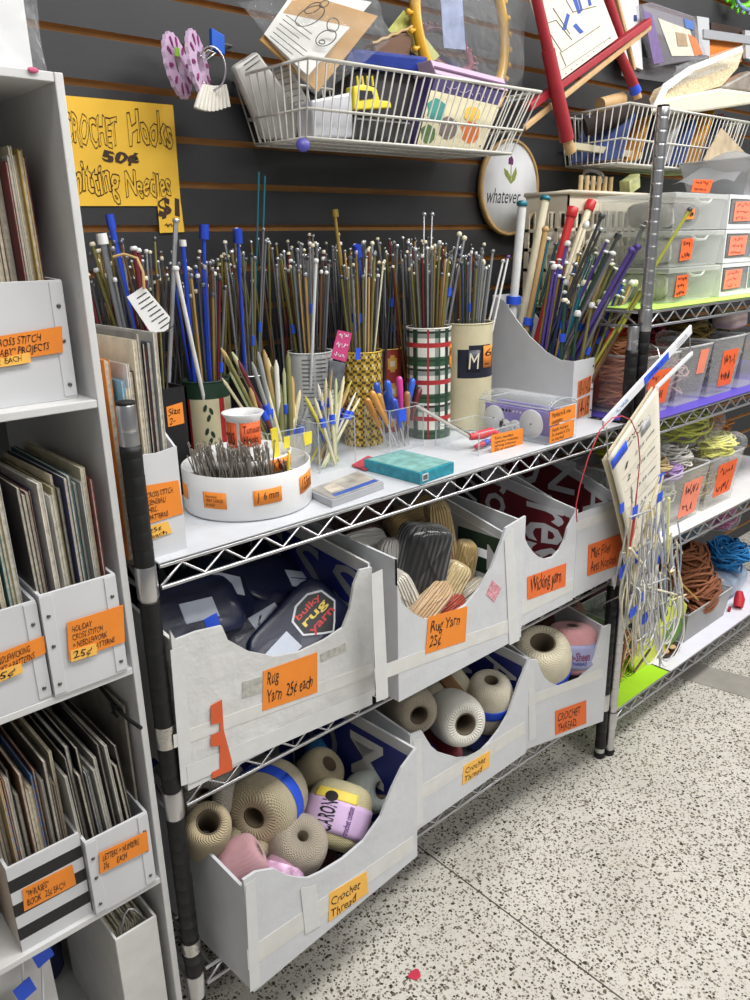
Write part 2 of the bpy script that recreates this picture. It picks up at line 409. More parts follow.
for z in SZ: wshelf(un,0,UL,0,UD,z)
mb=MB(); mb.prism([(.018,-.004,SZ[2]+.0205),(UL-.02,-.004,SZ[2]+.0205),(UL-.02,UD,SZ[2]+.0205),(.003,UD-.02,SZ[2]+.0205),(.003,.018,SZ[2]+.0205),(.018,.018,SZ[2]+.0205)],(0,0,.003))
LIN=mb.build('shelf_liner',M('white_liner',(206,209,214),.4,noise=.03),label='white plastic liner sheet lying on the needle display shelf',cat='shelf liner',bevel=.001)
ZT=SZ[2]+.0237
RX=1.2304; RY=-.0099; RXE=RX+1.19
un2=thing('wire_shelving_unit','tall chrome wire shelving unit on the right with coloured shelf sheets and clear bins','shelving unit',(RX+.6,.2,0))
for x in(RX,RXE):
    for y in(RY,RY+UD): post(un2,x,y,1.573 if y==RY else 1.17,[(.915,1.128)] ,[])
RZ=[.108,.540,.880,1.142]
for z in RZ: wshelf(un2,RX,RXE,RY,RY+UD,z)
def liner(x0,x1,z,rgb,nm,label,y0=RY-.004,y1=RY+UD):
    mb=MB(); mb.box(x0,y0,z+.0205,x1,y1,z+.0222); return mb.build('shelf_liner',M(nm,rgb,.45,noise=.03),label=label,cat='shelf liner')
liner(RX+.02,RXE-.02,RZ[3],(190,226,110),'lime_sheet','lime green sheet under the clear drawers on the right shelving unit')
liner(RX+.02,RXE-.02,RZ[2],(96,80,190),'purple_sheet','purple sheet under the clear bins of peach and red yarn')
liner(RX+.02,RXE-.02,RZ[1],(226,224,222),'white_sheet','white sheet under the bins of white and yellow yarn')
liner(RX+.30,RXE-.02,RZ[0],(222,222,232),'pale_sheet','pale sheet on the lowest right shelf under the brown yarn')
gl=liner(RX+.018,RX+.292,RZ[0],(163,214,40),'bright_green_sheet','bright green lettered sheet at the left end of the lowest right shelf',y0=RY-.002)
# ================================================================ magazine bins + booklets in the bookcase
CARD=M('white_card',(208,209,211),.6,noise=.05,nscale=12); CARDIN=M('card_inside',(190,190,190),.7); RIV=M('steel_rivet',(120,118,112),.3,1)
PAPER=M('paper_edge',(196,188,170),.8,noise=.25,nscale=160)
def mag_bin(x0,x1,y0,z0,hf,hb,dep,label,group=None,striped=False,studs=True):
    t=.004
    r=thing('magazine_bin',label,'magazine bin',((x0+x1)/2,y0+dep/2,z0),group=group)
    mb=MB(); z1=z0+hf
    if striped:
        n=7; h=hf/n
        for i in range(n): mb.box(x0,y0,z0+i*h,x1,y0+t,z0+(i+1)*h,0 if i%2==0 else 1)
        mb.build('front_panel',[CARD,M('black_card',(26,26,28),.55)],r)
    else:
        mb.box(x0,y0,z0,x1,y0+t,z1); mb.build('front_panel',CARD,r,bevel=.0008)
    for a in(x0,x1-t):
        mb=MB(); mb.prism([(a,y0+t,z0),(a,y0+dep,z0),(a,y0+dep,z0+hb),(a,y0+dep*.6,z0+hb),(a,y0+t,z1)],(t,0,0)); mb.build('side_panel',CARD,r)
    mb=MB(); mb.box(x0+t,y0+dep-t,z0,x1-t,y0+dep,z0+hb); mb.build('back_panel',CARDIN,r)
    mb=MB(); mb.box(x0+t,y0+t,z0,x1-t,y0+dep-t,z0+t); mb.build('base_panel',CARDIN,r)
    if studs:
        for sx in(x0,x1-.016):
            mb=MB(); mb.box(sx,y0-.0012,z0+.004,sx+.016,y0-.0002,z1-.002); s=mb.build('corner_strap',CARD,r,bevel=.0008)
            for zz in(z0+.018,z0+hf*.5,z1-.03):
                mb=MB(); mb.ell((sx+.008,y0-.0016,zz),.0028,.0014,.0028,10,6); mb.build('rivet',RIV,s)
    return r
BKC=[('cream',(214,204,178)),('mustard',(190,158,70)),('grey',(130,128,124)),('black',(30,28,30)),('teal',(56,104,112)),('black',(30,28,30)),('tan',(186,160,118)),('brown',(104,72,54)),('ivory',(226,218,196)),('silver-grey',(176,176,172)),('maroon',(112,40,44)),('beige',(200,184,152)),('charcoal',(66,62,62)),('white',(215,212,208)),('olive',(140,132,92)),('pale grey',(196,194,188))]
def booklet(x,th,y0,y1,z0,h,col,name,label,group,lean=0,hb=None,cat='booklet',kick=0,paper=True):
    cm=M('cover_'+name.replace(' ','_').replace('-','_'),col,.5,noise=.22,nscale=35)
    mb=MB(); hb=hb or h
    def slab(a,b,m,ins=0):
        n=6
        def pt(u,v):
            yy=y0+ins+(y1-y0-2*ins)*u; hh=h+(hb-h)*u
            return yy,v*(hh-ins)
        vs=[];fs=[]
        for k,xx in enumerate((a,b)):
            for i in range(n+1):
                for u in(0,1):
                    v=i/n; yy,zz=pt(u,v)
                    vs.append((xx+lean*v+kick*v*v*(1-u),yy,z0+zz))
        q=2*(n+1)
        for i in range(n):
            a0=2*i
            fs+=[(a0,a0+2,a0+3,a0+1),(q+a0,q+a0+1,q+a0+3,q+a0+2),(a0,q+a0,q+a0+2,a0+2),(a0+1,a0+3,q+a0+3,q+a0+1)]
        fs+=[(0,1,q+1,q),(2*n,q+2*n,q+2*n+1,2*n+1)]
        mb.add(vs,fs,m)
    c=min(.0008,th*.25)
    slab(x,x+c,0); slab(x+th-c,x+th,0)
    slab(x+c,x+th-c,1 if paper else 0,.0015)
    return mb.build('pattern_booklet',[cm,PAPER],label=label,cat=cat,group=group)
def row(x0,x1,y0,dep,z0,h0,h1,phrase,group,pal,seed,lean=0,leanr=0,kick=0,tmin=.0026,tmax=.0062,hook=None):
    rg=random.Random(seed); x=x0; i=0
    n=0; xs=[]
    while x<x1-.004:
        th=min(rg.uniform(tmin,tmax),x1-x-.0005); xs.append((x,th)); x+=th+rg.uniform(.0003,.0011)
    for i,(x,th) in enumerate(xs):
        nm,c=pal(i,rg); u=i/max(1,len(xs)-1)
        h=rg.uniform(h0,h1); yo=rg.uniform(0,.03)
        booklet(x,th,y0+yo,y0+dep-rg.uniform(0,.02),z0+.0045,h,c,nm,f'{nm} pattern booklet, {ordw(i)} from the left {phrase}',group,lean+(leanr-lean)*u,hb=h*rg.uniform(.99,1.02),kick=kick*u)
def pal0(i,rg): return rg.choice(BKC)
# top cubby
b1=mag_bin(-.30,-.047,.030,BZ[3],.142,.15,.25,'white riveted magazine bin of cross stitch baby projects in the top cubby')
label4px(b1,[(-14,338),(61,326),(62,352),(-14,364)],['CROSS STITCH','"BABY" PROJECTS',''],y=.030,mat=ORANGE,off=.0032)
label4px(b1,[(-14,361),(28,352),(30,362),(-14,369)],['25¢  EACH'],y=.030,mat=GOLDP,off=.0042)
row(-.27,-.0515,.040,.215,BZ[3],.262,.292,'in the top cubby bin','booklets in the top cubby',pal0,3,-.004,-.004)
# middle cubby
b2=mag_bin(-.142,-.043,-.002,BZ[2],.144,.15,.25,'white riveted magazine bin of holiday cross stitch books, right side of the middle cubby')
b3=mag_bin(-.32,-.1445,.002,BZ[2],.138,.145,.25,'white riveted magazine bin of candlewicking patterns, left side of the middle cubby')
label4px(b2,[(66,622),(122,604),(124,641),(68,660)],['HOLIDAY','CROSS STITCH','+ NEEDLEWORK','BOOKS + PATTERNS'],y=-.002,off=.0032)
label4px(b2,[(69,650),(95,642),(96,653),(70,661)],['25¢'],y=-.002,mat=GOLDP,off=.0042)
label4px(b3,[(-14,657),(43,635),(45,652),(-14,680)],['CANDLEWICKING','BOOKS + PATTERNS'],y=.002,off=.0032)
label4px(b3,[(-14,674),(20,662),(22,671),(-14,686)],['25¢'],y=.002,mat=GOLDP,off=.0042)
def palm(i,rg): return [('charcoal',(60,58,60)),('cream',(214,204,178)),('maroon',(132,44,48)),('navy',(54,60,96)),('white',(226,224,216)),('black',(34,32,34)),('pale grey',(190,190,186))][i%7] if rg.random()<.6 else rg.choice(BKC)
row(-.1365,-.0475,.006,.22,BZ[2],.255,.285,'in the holiday bin','booklets in the holiday bin',palm,5,-.006,-.002)
row(-.29,-.1495,.008,.22,BZ[2],.245,.285,'in the candlewicking bin','booklets in the candlewicking bin',pal0,6,-.004,-.004)
# third cubby
b4=mag_bin(-.236,-.1385,.008,BZ[1],.140,.145,.24,'black and white striped magazine bin of phrases books',striped=True,studs=False)
b5=mag_bin(-.1365,-.043,-.002,BZ[1],.128,.135,.24,'white magazine bin of letters and numbers beside the striped bin')
label4px(b4,[(22,889),(72,864),(76,884),(24,911)],['"PHRASES"','BOOK   25¢ EACH'],y=.008)
label4px(b5,[(98,852),(146,830),(148,849),(99,873)],['LETTERS + NUMBERS','25¢       EACH'],y=-.002,off=.0032)
def palt(i,rg): return [('grey',(150,148,142)),('brown',(104,72,54)),('cream',(214,204,178)),('tan',(170,140,104)),('bright blue',(30,110,190)),('rust brown',(120,66,48)),('pale grey',(190,190,186)),('charcoal',(60,58,60))][i%8]
row(-.231,-.1435,.014,.21,BZ[1],.215,.262,'in the striped bin','booklets in the striped bin',palt,7,-.006,-.004)
row(-.1315,-.0475,.006,.21,BZ[1],.195,.262,'in the letters and numbers bin','booklets in the letters and numbers bin',lambda i,rg:rg.choice([('pale grey',(196,194,188)),('charcoal',(60,58,60)),('slate blue',(70,78,96)),('silver-grey',(176,176,172)),('black',(36,34,36))]),8,-.012,-.016,kick=-.0,tmin=.003,tmax=.0055)
mb=MB(); mb.box(-.0446,.03,BZ[1]+.001,-.0415,.30,BZ[1]+.29); mb.build('backing_board',M('grey_board',(140,135,124),.8,noise=.2,nscale=40),label='grey backing board standing against the right wall of the third cubby',cat='board')
pts=[up(98,684,x=-.0475),up(108,697,x=-.0475),up(116,707,x=-.0475),up(128,719,x=-.0475),up(141,728,x=-.0475)]
mb=MB(); mb.tube(pts,.0028,6); 
for a in(-1,0,1): mb.tube([pts[2]+Vector((-.003,.008*a,.004)),pts[2]+Vector((-.004,.0,-.004)),pts[2]+Vector((-.003,-.009*a,-.012))],.002,5)
mb.build('power_cord',RUB,label='black cord with a twist tie on the right wall of the third cubby',cat='cord')
# wicker basket at far left of third cubby
WICK=M('wicker',(176,140,90),.8,noise=.3,nscale=90)
r=thing('wicker_basket','tan woven wicker basket at the left of the striped bin','basket',(-.32,.12,BZ[1]))
mb=MB()
for k in range(12):
    pts=[(-.322+(.078+.002*((i+k)%2))*math.cos(2*math.pi*i/28),.12+(.10+.002*((i+k)%2))*math.sin(2*math.pi*i/28),BZ[1]+.006+.0105*k) for i in range(28)]
    mb.tube(pts,.0055,6,True)
mb.build('woven_wall',WICK,r)
mb=MB(); mb.lathe([(0,0),(.078,0)],28,Matrix.Translation((-.322,.12,BZ[1]+.002))); mb.build('base',WICK,r)
# bottom cubby : binder
r=thing('ring_binder','white ring binder with a metal ring showing, in the bottom cubby','binder',(-.075,.14,BZ[0]))
PV=M('white_vinyl',(214,213,210),.35,noise=.05,bump=.25,bscale=30)
y0=.008; zb0=BZ[0]; hb=.288
mb=MB(); mb.box(-.113,y0,zb0,-.046,y0+.004,zb0+hb); mb.build('spine',PV,r,bevel=.001)
for a in(-.113,-.050):
    mb=MB(); mb.box(a,y0+.004,zb0,a+.004,y0+.26,zb0+hb); mb.build('cover_board',PV,r,bevel=.001)
mb=MB()
for k in range(14): mb.box(-.106+k*.0036,y0+.03,zb0+.004,-.1035+k*.0036,y0+.235,zb0+hb-.012-.006*math.sin(k*1.7))
mb.build('pages',PAPER,r)
mb=MB(); cx=-.078
mb.tube([(cx-.02,y0+.012,zb0+hb-.02),(cx-.016,y0+.018,zb0+hb-.004),(cx-.008,y0+.024,zb0+hb+.012),(cx,y0+.026,zb0+hb+.016),(cx+.008,y0+.024,zb0+hb+.012),(cx+.016,y0+.018,zb0+hb-.004),(cx+.022,y0+.012,zb0+hb-.014)],.0022,6)
mb.build('ring',CHROME,r)
mb=MB(); mb.ell((-.19,.30,BZ[0]+.295-.075),.07,.05,.06,18,12,jit=.06,pw=.8); mb.ell((-.19,.30,BZ[0]+.08),.072,.052,.08,18,12,jit=.05,pw=.7)
mb.build('cloth_bag',M('navy_cloth',(36,44,84),.8,noise=.3),label='dark navy cloth bag at the back of the bottom cubby',cat='bag')
r=thing('pattern_pack','white and blue pattern card propped in the bottom cubby','pattern pack',(-.23,.10,BZ[0]))
mb=MB(); a=up(15,968,y=.06); mb.cbox((-.235,.07,BZ[0]+.150),(.09,0,0),(0,.006,0),(0,.02,.30)); mb.build('card',M('white_print',(214,214,214),.5),r)
mb=MB(); mb.cbox((-.235,.0635,BZ[0]+.12),(.088,0,0),(0,.001,0),(0,.007,.10)); mb.build('printed_band',M('royal_blue',(32,70,190),.45),r)
for k,(px,py) in enumerate(((38,950),(20,985))):
    p=up(px,py,y=.03); q=p+Vector((.012,0,.06)); s=p-Vector((.010,0,.12)); s.z=max(s.z,BZ[0]+.001)
    r=thing('price_tag_stick',['white stick with a blue tape flag, rear one in the bottom cubby','white stick with a blue tape flag, front one in the bottom cubby'][k],'stick',s)
    mb=MB(); mb.cyl(s,q,.0018); mb.build('stick',CARD,r)
    mb=MB(); mb.cbox(p+Vector((.004,-.003,-.01)),(.024,0,.008),(0,.001,0),(-.006,0,.028)); mb.build('tape_flag',M('blue_tape',(40,84,214),.55),r)
mb=MB(); p=up(5,985,y=.05); mb.ell((p.x-.01,.055-.01,BZ[0]+.12),.03,.012,.12,14,10,pw=.5); mb.build('yarn_packet',M('mustard_pack',(188,160,40),.5),label='mustard yellow packet at the left of the bottom cubby',cat='packet')
# paper pack in a bag on top of bookcase
r=thing('paper_pack','stack of white sheets in a clear plastic bag on top of the bookcase','paper pack',(-.20,.08,BZ[4]))
zt=BZ[4]
A=[up(-30,66,y=.06),up(33,66,y=.06),up(22,-12,y=.06),up(-30,-12,y=.06)]
for p in A[:2]: p.z=zt+.001
mb=MB(); mb.prism(A,(0,.02,0)); mb.build('paper_sheets',M('bag_paper',(228,228,228),.7,noise=.03),r,bevel=.001)
CB=clear('clear_bag',(240,242,244),.10,.12,crinkle=38)
B=[up(-32,68,y=.056),up(50,70,y=.056),up(37,-14,y=.056),up(-32,-14,y=.056)]
for p in B[:2]: p.z=zt+.001
def bagfn(side):
    def fn(u,v):
        p=(B[0]*(1-u)+B[1]*u)*(1-v)+(B[3]*(1-u)+B[2]*u)*v
        return p+Vector((0,side*(.004+.022*math.sin(math.pi*min(1,u))**.5)+.003*math.sin(11*u+7*v),0))+Vector((0,.014,0))
    return fn
mb=MB(); mb.grid(bagfn(-1),14,14); mb.grid(bagfn(1),14,14); mb.build('plastic_bag',CB,r)
mb=MB(); p=up(33,70,y=-.001); mb.ell(p,.006,.0012,.003,10,6); mb.build('pink_mark',M('pink_mark',(206,90,130),.6),bk)
# ================================================================ magazine file on the needle shelf
mf=thing('magazine_file','white magazine file of cross stitch patterns beside the left black post','magazine file',(.03,.13,ZT))
y0=.016; x0,x1=.0045,.0725; t=.003
mb=MB(); 
zt0,zt1=up(141,456,y=y0).z,up(178,446,y=y0).z
mb.prism([(x0,y0,ZT),(x1,y0,ZT),(x1,y0,zt1),(x1-.03,y0,zt1-.004),(x0,y0,zt1-.001)],(0,t,0)); mb.build('front_panel',CARD,mf)
for a in(x0,x1-t):
    mb=MB(); mb.prism([(a,y0+t,ZT),(a,y0+.245,ZT),(a,y0+.245,ZT+.25),(a,y0+.17,ZT+.25),(a,y0+t,zt1)],(t,0,0)); mb.build('side_panel',CARD,mf)
mb=MB(); mb.box(x0+t,y0+.242,ZT,x1-t,y0+.245,ZT+.25); mb.build('back_panel',CARD,mf)
mb=MB(); mb.box(x0+t,y0+t,ZT,x1-t,y0+.242,ZT+.003); mb.build('base_panel',CARD,mf)
label4px(mf,[(143,486),(178,480),(183,513),(147,524)],['CROSS STITCH','GENERAL/','MISC.','PATTERNS'],y=y0)
label4px(mf,[(146,527),(167,521),(172,532),(149,540)],['25¢','each'],y=y0,mat=GOLDP,off=.0016)
rg=random.Random(4)
cols=[('orange',(226,138,56),.148,'bright '),('sky blue',(120,176,206),.24,''),('cream',(214,204,178),.23,''),('white',(226,224,216),.26,''),('brown',(96,66,54),.25,''),('ivory',(226,218,196),.29,''),('grey',(168,166,158),.298,''),('black',(36,34,36),.285,''),('maroon',(96,50,50),.28,''),('slate',(110,120,136),.285,''),('pale grey',(196,194,188),.297,'')]
x=.0078
for i,(nm,c,h,pre) in enumerate(cols):
    if i==0:
        booklet(-.0040,.0075,.040,.24,.9078,.275,c,'orange','bright orange pattern booklet between the bookcase and the magazine file','booklets in the magazine file',0,.278); continue
    th=rg.uniform(.0035,.0058)
    booklet(x,th,y0+.006+rg.uniform(0,.01),y0+.225,ZT+.0045,h,c,nm,f'{nm} pattern booklet, {ordw(i-1)} from the left in the magazine file by the post','booklets in the magazine file',.0005*i,h)
    x+=th+.0006
# ================================================================ cut-down cartons
CART=M('white_carton',(206,208,211),.55,noise=.05,nscale=10,bump=.4,bscale=16,bdist=.008); CARTW=M('white_tape_wrap',(212,212,210),.34,noise=.05,nscale=14,bump=.45,bscale=11,bdist=.02)
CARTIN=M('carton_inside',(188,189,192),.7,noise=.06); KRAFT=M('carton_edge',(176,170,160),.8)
NAVY=M('navy_print',(34,46,130),.5,noise=.05); WHITEP=M('white_ink',(224,226,230),.55); MAROON=M('maroon_print',(112,30,40),.5); BLK=M('black_print',(32,30,34),.5); GREYP=M('grey_print',(150,152,158),.55); GREEN=M('dark_green_print',(34,62,50),.5)
def carton(label,O,ang,w,d,hb,front_px,wrap=False,hl=None,hr=None):
    O=Vector(O); root=thing('cardboard_box',label,'box',O,ang); Mx=Matrix.Translation(O)@Matrix.Rotation(ang,4,'Z'); inv=Mx.inverted()
    n=Mx.to_3x3()@Vector((0,-1,0))
    pts=[inv@upp(a,b,O,n) for a,b in front_px]
    poly=[(0,0,0)]+[(min(max(p.x,0),w),0,p.z) for p in pts]+[(w,0,0)]
    poly[1]=(0,0,poly[1][2]); poly[-2]=(w,0,poly[-2][2])
    hl=hl or poly[1][2]; hr=hr or poly[-2][2]
    t=.005; fm=CARTW if wrap else CART
    mb=MB(Mx); mb.prism(poly,(0,t,0)); mb.build('front_panel',fm,root)
    for x0,h in((0,hl),(w-t,hr)):
        mb=MB(Mx); mb.prism([(x0,t,0),(x0,d,0),(x0,d,hb),(x0,t,h)],(t,0,0)); mb.build('side_panel',fm,root)
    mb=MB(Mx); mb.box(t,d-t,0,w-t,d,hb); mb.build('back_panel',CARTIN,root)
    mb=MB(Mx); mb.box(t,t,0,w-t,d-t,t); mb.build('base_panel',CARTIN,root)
    root['w']=0; del root['w']
    return root,Mx,n,O
TAPE=M('packing_tape',(214,215,214),.28,noise=.04,bump=.12,bscale=60); TAPEY=M('aged_tape',(216,215,211),.4,noise=.06)
def tapes(root,px,O,n,mat=None):
    for k,q in enumerate(px):
        mb=MB(); P=[upp(a,b,O,n)+n*(.0006+.0004*k) for a,b in q]; mb.prism(P,-n*.0005); mb.build('packing_tape',mat or (TAPE if k%3 else TAPEY),root)
def lining(root,Mx,w,d,side,mat,strips,hf,hb,t=.005):
    """print showing on the inside of a side or back panel; strips = list of (text,u0,u1,v0,v1,mat)"""
    mb=MB(Mx)
    if side=='R': x=w-t-.0012; mb.prism([(x,t+.012,.02),(x,d-t-.004,.02),(x,d-t-.004,hb-.012),(x,t+.012,hf-.008)],(.001,0,0))
    else: y=d-t-.0012; mb.prism([(t+.004,y,.02),(w-t-.004,y,.02),(w-t-.004,y,hb-.01),(t+.004,y,hb-.01)],(0,.001,0))
    o=mb.build('printed_lining',mat,root)
    R3=Mx.to_3x3()
    for st,u0,u1,v0,v1,m in strips:
        V=st is not None and st.startswith('|')
        if side=='R' and V:
            a=Mx@Vector((x-.0006,d-u0,v1)); r=R3@Vector((0,-1,0)); writing(st[1:],o,a,(0,0,-1),r,v1-v0,u1-u0,m,'lettering',shear=0,bold=.012)
        elif side=='R':   # reading from back to front (left to right as seen from inside)
            a=Mx@Vector((x-.0006,d-u0,v0)); r=R3@Vector((0,-1,0)); n_=R3@Vector((-1,0,0))
            if st is None:
                mb=MB(Mx); mb.box(x-.0004,d-u1,v0,x-.0001,d-u0,v1); mb.build('colour_block',m,o)
            else: writing(st,o,a,r,(0,0,1),u1-u0,v1-v0,m,'lettering',shear=0,bold=.012)
        else:
            a=Mx@Vector((u0,y-.0006,v0)); r=R3@Vector((1,0,0))
            if st is None:
                mb=MB(Mx); mb.box(u0,y-.0004,v0,u1,y-.0001,v1); mb.build('colour_block',m,o)
            else: writing(st,o,a,r,(0,0,1),u1-u0,v1-v0,m,'lettering',shear=0,bold=.02)
    return o
ZM=SZ[1]+.0205; ZB=SZ[0]+.0205
# --- rug yarn box (navy packets)
f1=[(165,632),(176,640),(196,632),(222,626),(228,640),(250,652),(275,657),(300,652),(325,640),(343,628),(350,610),(354,585),(360,570),(375,566)]
c1,M1,n1,O1=carton('large tape-wrapped white box of navy rug yarn packets beside the left post',(.018,-.016,ZM),0,.375,.37,.285,f1,True,hl=.25,hr=.255)
label4px(c1,[(263,671),(317,652),(317,692),(262,711)],['Rug','Yarn  25¢ each'],O=O1,n=n1,mat=ORANGE,fill=.9)
lining(c1,M1,.375,.37,'R',NAVY,[('S',.27,.345,.15,.235,GREYP),('S',.265,.34,.05,.135,GREYP),('S',.16,.235,.155,.245,GREYP),('S',.155,.23,.055,.14,GREYP),('S',.05,.125,.16,.25,GREYP),('S',.05,.125,.06,.145,GREYP)],.24,.275)
lining(c1,M1,.375,.37,'B',BLK,[('WINGS',.04,.33,.05,.2,GREYP)],.24,.275)
ORP=M('orange_print',(214,92,48),.5)
E_=[(210,705),(221,699),(223,730),(231,760),(232,769),(211,778),(211,772),(219,768),(219,745),(210,746),(210,735),(219,731),(219,722),(210,724)]
mb=MB(); mb.prism([upp(a,b,O1,n1)+n1*.0026 for a,b in E_],-n1*.0006); mb.build('torn_print',ORP,c1)
mb=MB(); mb.prism([upp(a,b,O1,n1)+n1*.0008 for a,b in[(242,682),(262,676),(262,692),(242,698)]],-n1*.0006); mb.build('paper_scrap',M('grey_scrap',(182,180,172),.7,noise=.25,nscale=90),c1); mb=MB(); mb.prism([upp(a,b,O1,n1)+n1*.0008 for a,b in[(320,654),(345,643),(346,650),(321,662)]],-n1*.0006); mb.build('paper_scrap',M('grey_scrap',(182,180,172),.7,noise=.25,nscale=90),c1)
# --- second rug yarn box
f2=[(368,571),(382,565),(387,577),(392,588),(402,603),(413,613),(425,619),(437,619),(452,614),(466,605),(480,588),(491,569),(501,543),(506,528),(513,521)]
O2=up(373,700,z=ZM); O2=Vector((.408,-.062,ZM))
c2,M2,n2,O2=carton('white box of white, tan and black bagged yarn with a deep curved front, middle shelf',O2,0,.345,.36,.285,f2,hr=.205)
label4px(c2,[(428,617),(467,606),(465,641),(425,654)],['Rug Yarn','25¢'],O=O2,n=n2)
lining(c2,M2,.345,.36,'R',M('pale_print',(196,198,200),.6),[(None,.19,.345,.03,.20,GREEN),('|S.',.06,.16,.07,.215,BLK),('|th',.21,.325,.045,.18,WHITEP)],.2,.27)
mb=MB(); mb.prism([upp(a,b,O2,n2)+n2*.0009 for a,b in[(492,580),(501,588),(494,602),(486,594)]],-n2*.0006); mb.build('pink_stamp',M('pink_stamp',(214,150,160),.6,noise=.4,nscale=200),c2)
# --- wicking yarn
f3=[(515,521),(521,526),(524,536),(528,545),(533,552),(539,557),(546,559),(553,557),(560,550),(565,540),(568,528),(572,512)]
c3,M3,n3,O3=carton('narrow white box labelled Wicking yarn, middle shelf',(.768,-.034,ZM),0,.207,.36,.27,f3,hr=.215)
label4px(c3,[(527,577),(566,563),(565,586),(527,600)],['Wicking yarn'],O=O3,n=n3,mat=ORANGE2,fill=.85)
lining(c3,M3,.207,.36,'R',MAROON,[(None,.015,.09,.02,.26,BLK),('|WING',.03,.08,.03,.25,WHITEP),('|rock',.105,.195,.035,.245,WHITEP),('|ress',.225,.33,.03,.205,WHITEP)],.2,.255)
# --- misc fibre arts
f4=[(577,515),(623,498)]
c4,M4,n4,O4=carton('white box labelled Misc Fiber Arts Notions at the right end of the middle shelf',(.982,-.030,ZM),0,.193,.36,.31,f4,hr=.19,hl=.2)
label4px(c4,[(588,545),(622,533),(621,564),(587,576)],['Misc Fiber','Arts Notions'],O=O4,n=n4,mat=ORANGE2)
lining(c4,M4,.193,.36,'R',MAROON,[('|OU',.03,.12,.06,.28,WHITEP),('|N.D',.145,.225,.04,.255,WHITEP),('|AN.',.25,.325,.03,.21,WHITEP)],.18,.295)
lining(c4,M4,.193,.36,'B',MAROON,[('PA',.02,.17,.16,.26,WHITEP),('NA',.02,.17,.05,.14,WHITEP)],.18,.295)
# --- bottom row
OA=Vector((.052,-.095,ZB)); aA=math.atan2(.028,.396)
f5=[(244,880),(256,872),(274,869),(288,876),(300,878),(309,878),(322,872),(343,859),(364,841),(381,817),(392,789),(402,768),(408,754)]
c5,M5,n5,O5=carton('wide white box of cotton and crochet thread balls, lowest shelf, nearest the camera',OA,aA,.396,.36,.25,f5,hl=.205,hr=.245)
label4px(c5,[(329,893),(366,871),(368,892),(328,922)],['Crochet','Thread'],O=O5,n=n5,mat=GOLDP)
lining(c5,M5,.396,.36,'R',NAVY,[('|C',.06,.15,.12,.215,GREYP),('|M',.19,.28,.11,.21,WHITEP)],.23,.24)
lining(c5,M5,.396,.36,'B',NAVY,[('SIN',.03,.35,.04,.22,GREYP)],.23,.24)
f6=[(412,734),(422,731),(426,738),(431,746),(438,752),(447,755),(458,758),(469,757),(480,752),(490,742),(500,729),(508,715),(514,698),(519,683),(524,661)]
c6,M6,n6,O6=carton('white box of white and tan thread cones, middle of the lowest shelf',Vector((.478,-.018,ZB)),.015,.378,.36,.26,f6,hr=.245)
label4px(c6,[(463,766),(490,750),(489,766),(462,785)],['Crochet','Thread'],O=O6,n=n6,mat=GOLDP)
lining(c6,M6,.378,.36,'R',NAVY,[('|PAN',.10,.20,.05,.22,WHITEP),('|AN',.24,.33,.09,.215,WHITEP)],.23,.25)
lining(c6,M6,.378,.36,'B',NAVY,[('SPAIN',.03,.34,.04,.2,WHITEP)],.23,.25)
f7=[(526,661),(537,660),(540,668),(544,677),(551,683),(559,686),(568,685),(577,681),(583,675),(589,668),(594,656),(598,643),(602,628),(606,626)]
O7=Vector((.866,-.004,ZB))
c7,M7,n7,O7=carton('white box of cream and pink thread at the right end of the lowest shelf',O7,-.262,.236,.33,.25,f7,hr=.25)
label4px(c7,[(555,711),(586,700),(586,723),(555,735)],['CROCHET','THREAD'],O=O7,n=n7,mat=ORANGE2)
# ================================================================ thread balls
BLUET=M('blue_tape',(40,84,214),.55)
HOLE=M('card_tube',(96,84,66),.8)
def ball(px,py,y,R,H,rgb,mn,label,axis,hole=.32,band=None,cat='thread ball',group=None,round_=.55,two=True,lab=None,z=None,turns=38):
    R*=SCL[0]; H*=SCL[0]; c=up(px,py,y=y)
    if z is not None: c.z=z
    ax=Vector(axis).normalized(); q=Vector((0,0,1)).rotation_difference(ax).to_matrix().to_4x4()
    mw=Matrix.Translation(c)@q
    root=thing('thread_ball',label,cat,mat=mw,group=group)
    prof=[]; n=14; h=H/2; rh=R*hole
    # tube end -> barrel -> tube end
    for i in range(n+1):
        a=-math.pi/2+math.pi*i/n
        zz=h*math.copysign(abs(math.sin(a))**.75,math.sin(a)); rr=rh+(R-rh)*abs(math.cos(a))**round_
        prof.append((rr,zz))
    mb=MB(mw); mb.lathe([(rh,-h*.93)]+prof+[(rh*.98,h*.93)],40); mb.build('wound_thread',yarnmat('thread_'+mn,rgb,turns=turns,k=44/H*6,two=two,bd=.0013),root)
    mb=MB(mw); mb.lathe([(rh*.97,-h*.97),(rh*.97,h*.985),(rh*.86,h*.985),(rh*.86,-h*.97)],24); mb.build('core_tube',HOLE,root)
    if band:
        bm,z0,z1,a0,a1=band
        def rad(z):
            s_=min(1,abs(z)/h); aa=math.asin(min(1,s_**(1/.75))); return rh+(R-rh)*abs(math.cos(aa))**round_
        pr=[(rad(z0*h+(z1-z0)*h*k/6)+.0012,z0*h+(z1-z0)*h*k/6) for k in range(7)]
        mb=MB(mw); mb.lathe(pr,30,a0=a0,a1=a1); o=mb.build('paper_band' if bm is not BLUET else 'tape_band',bm,root,solid=.0006)
        return root,o,mw,rad
    return root,None,mw,None
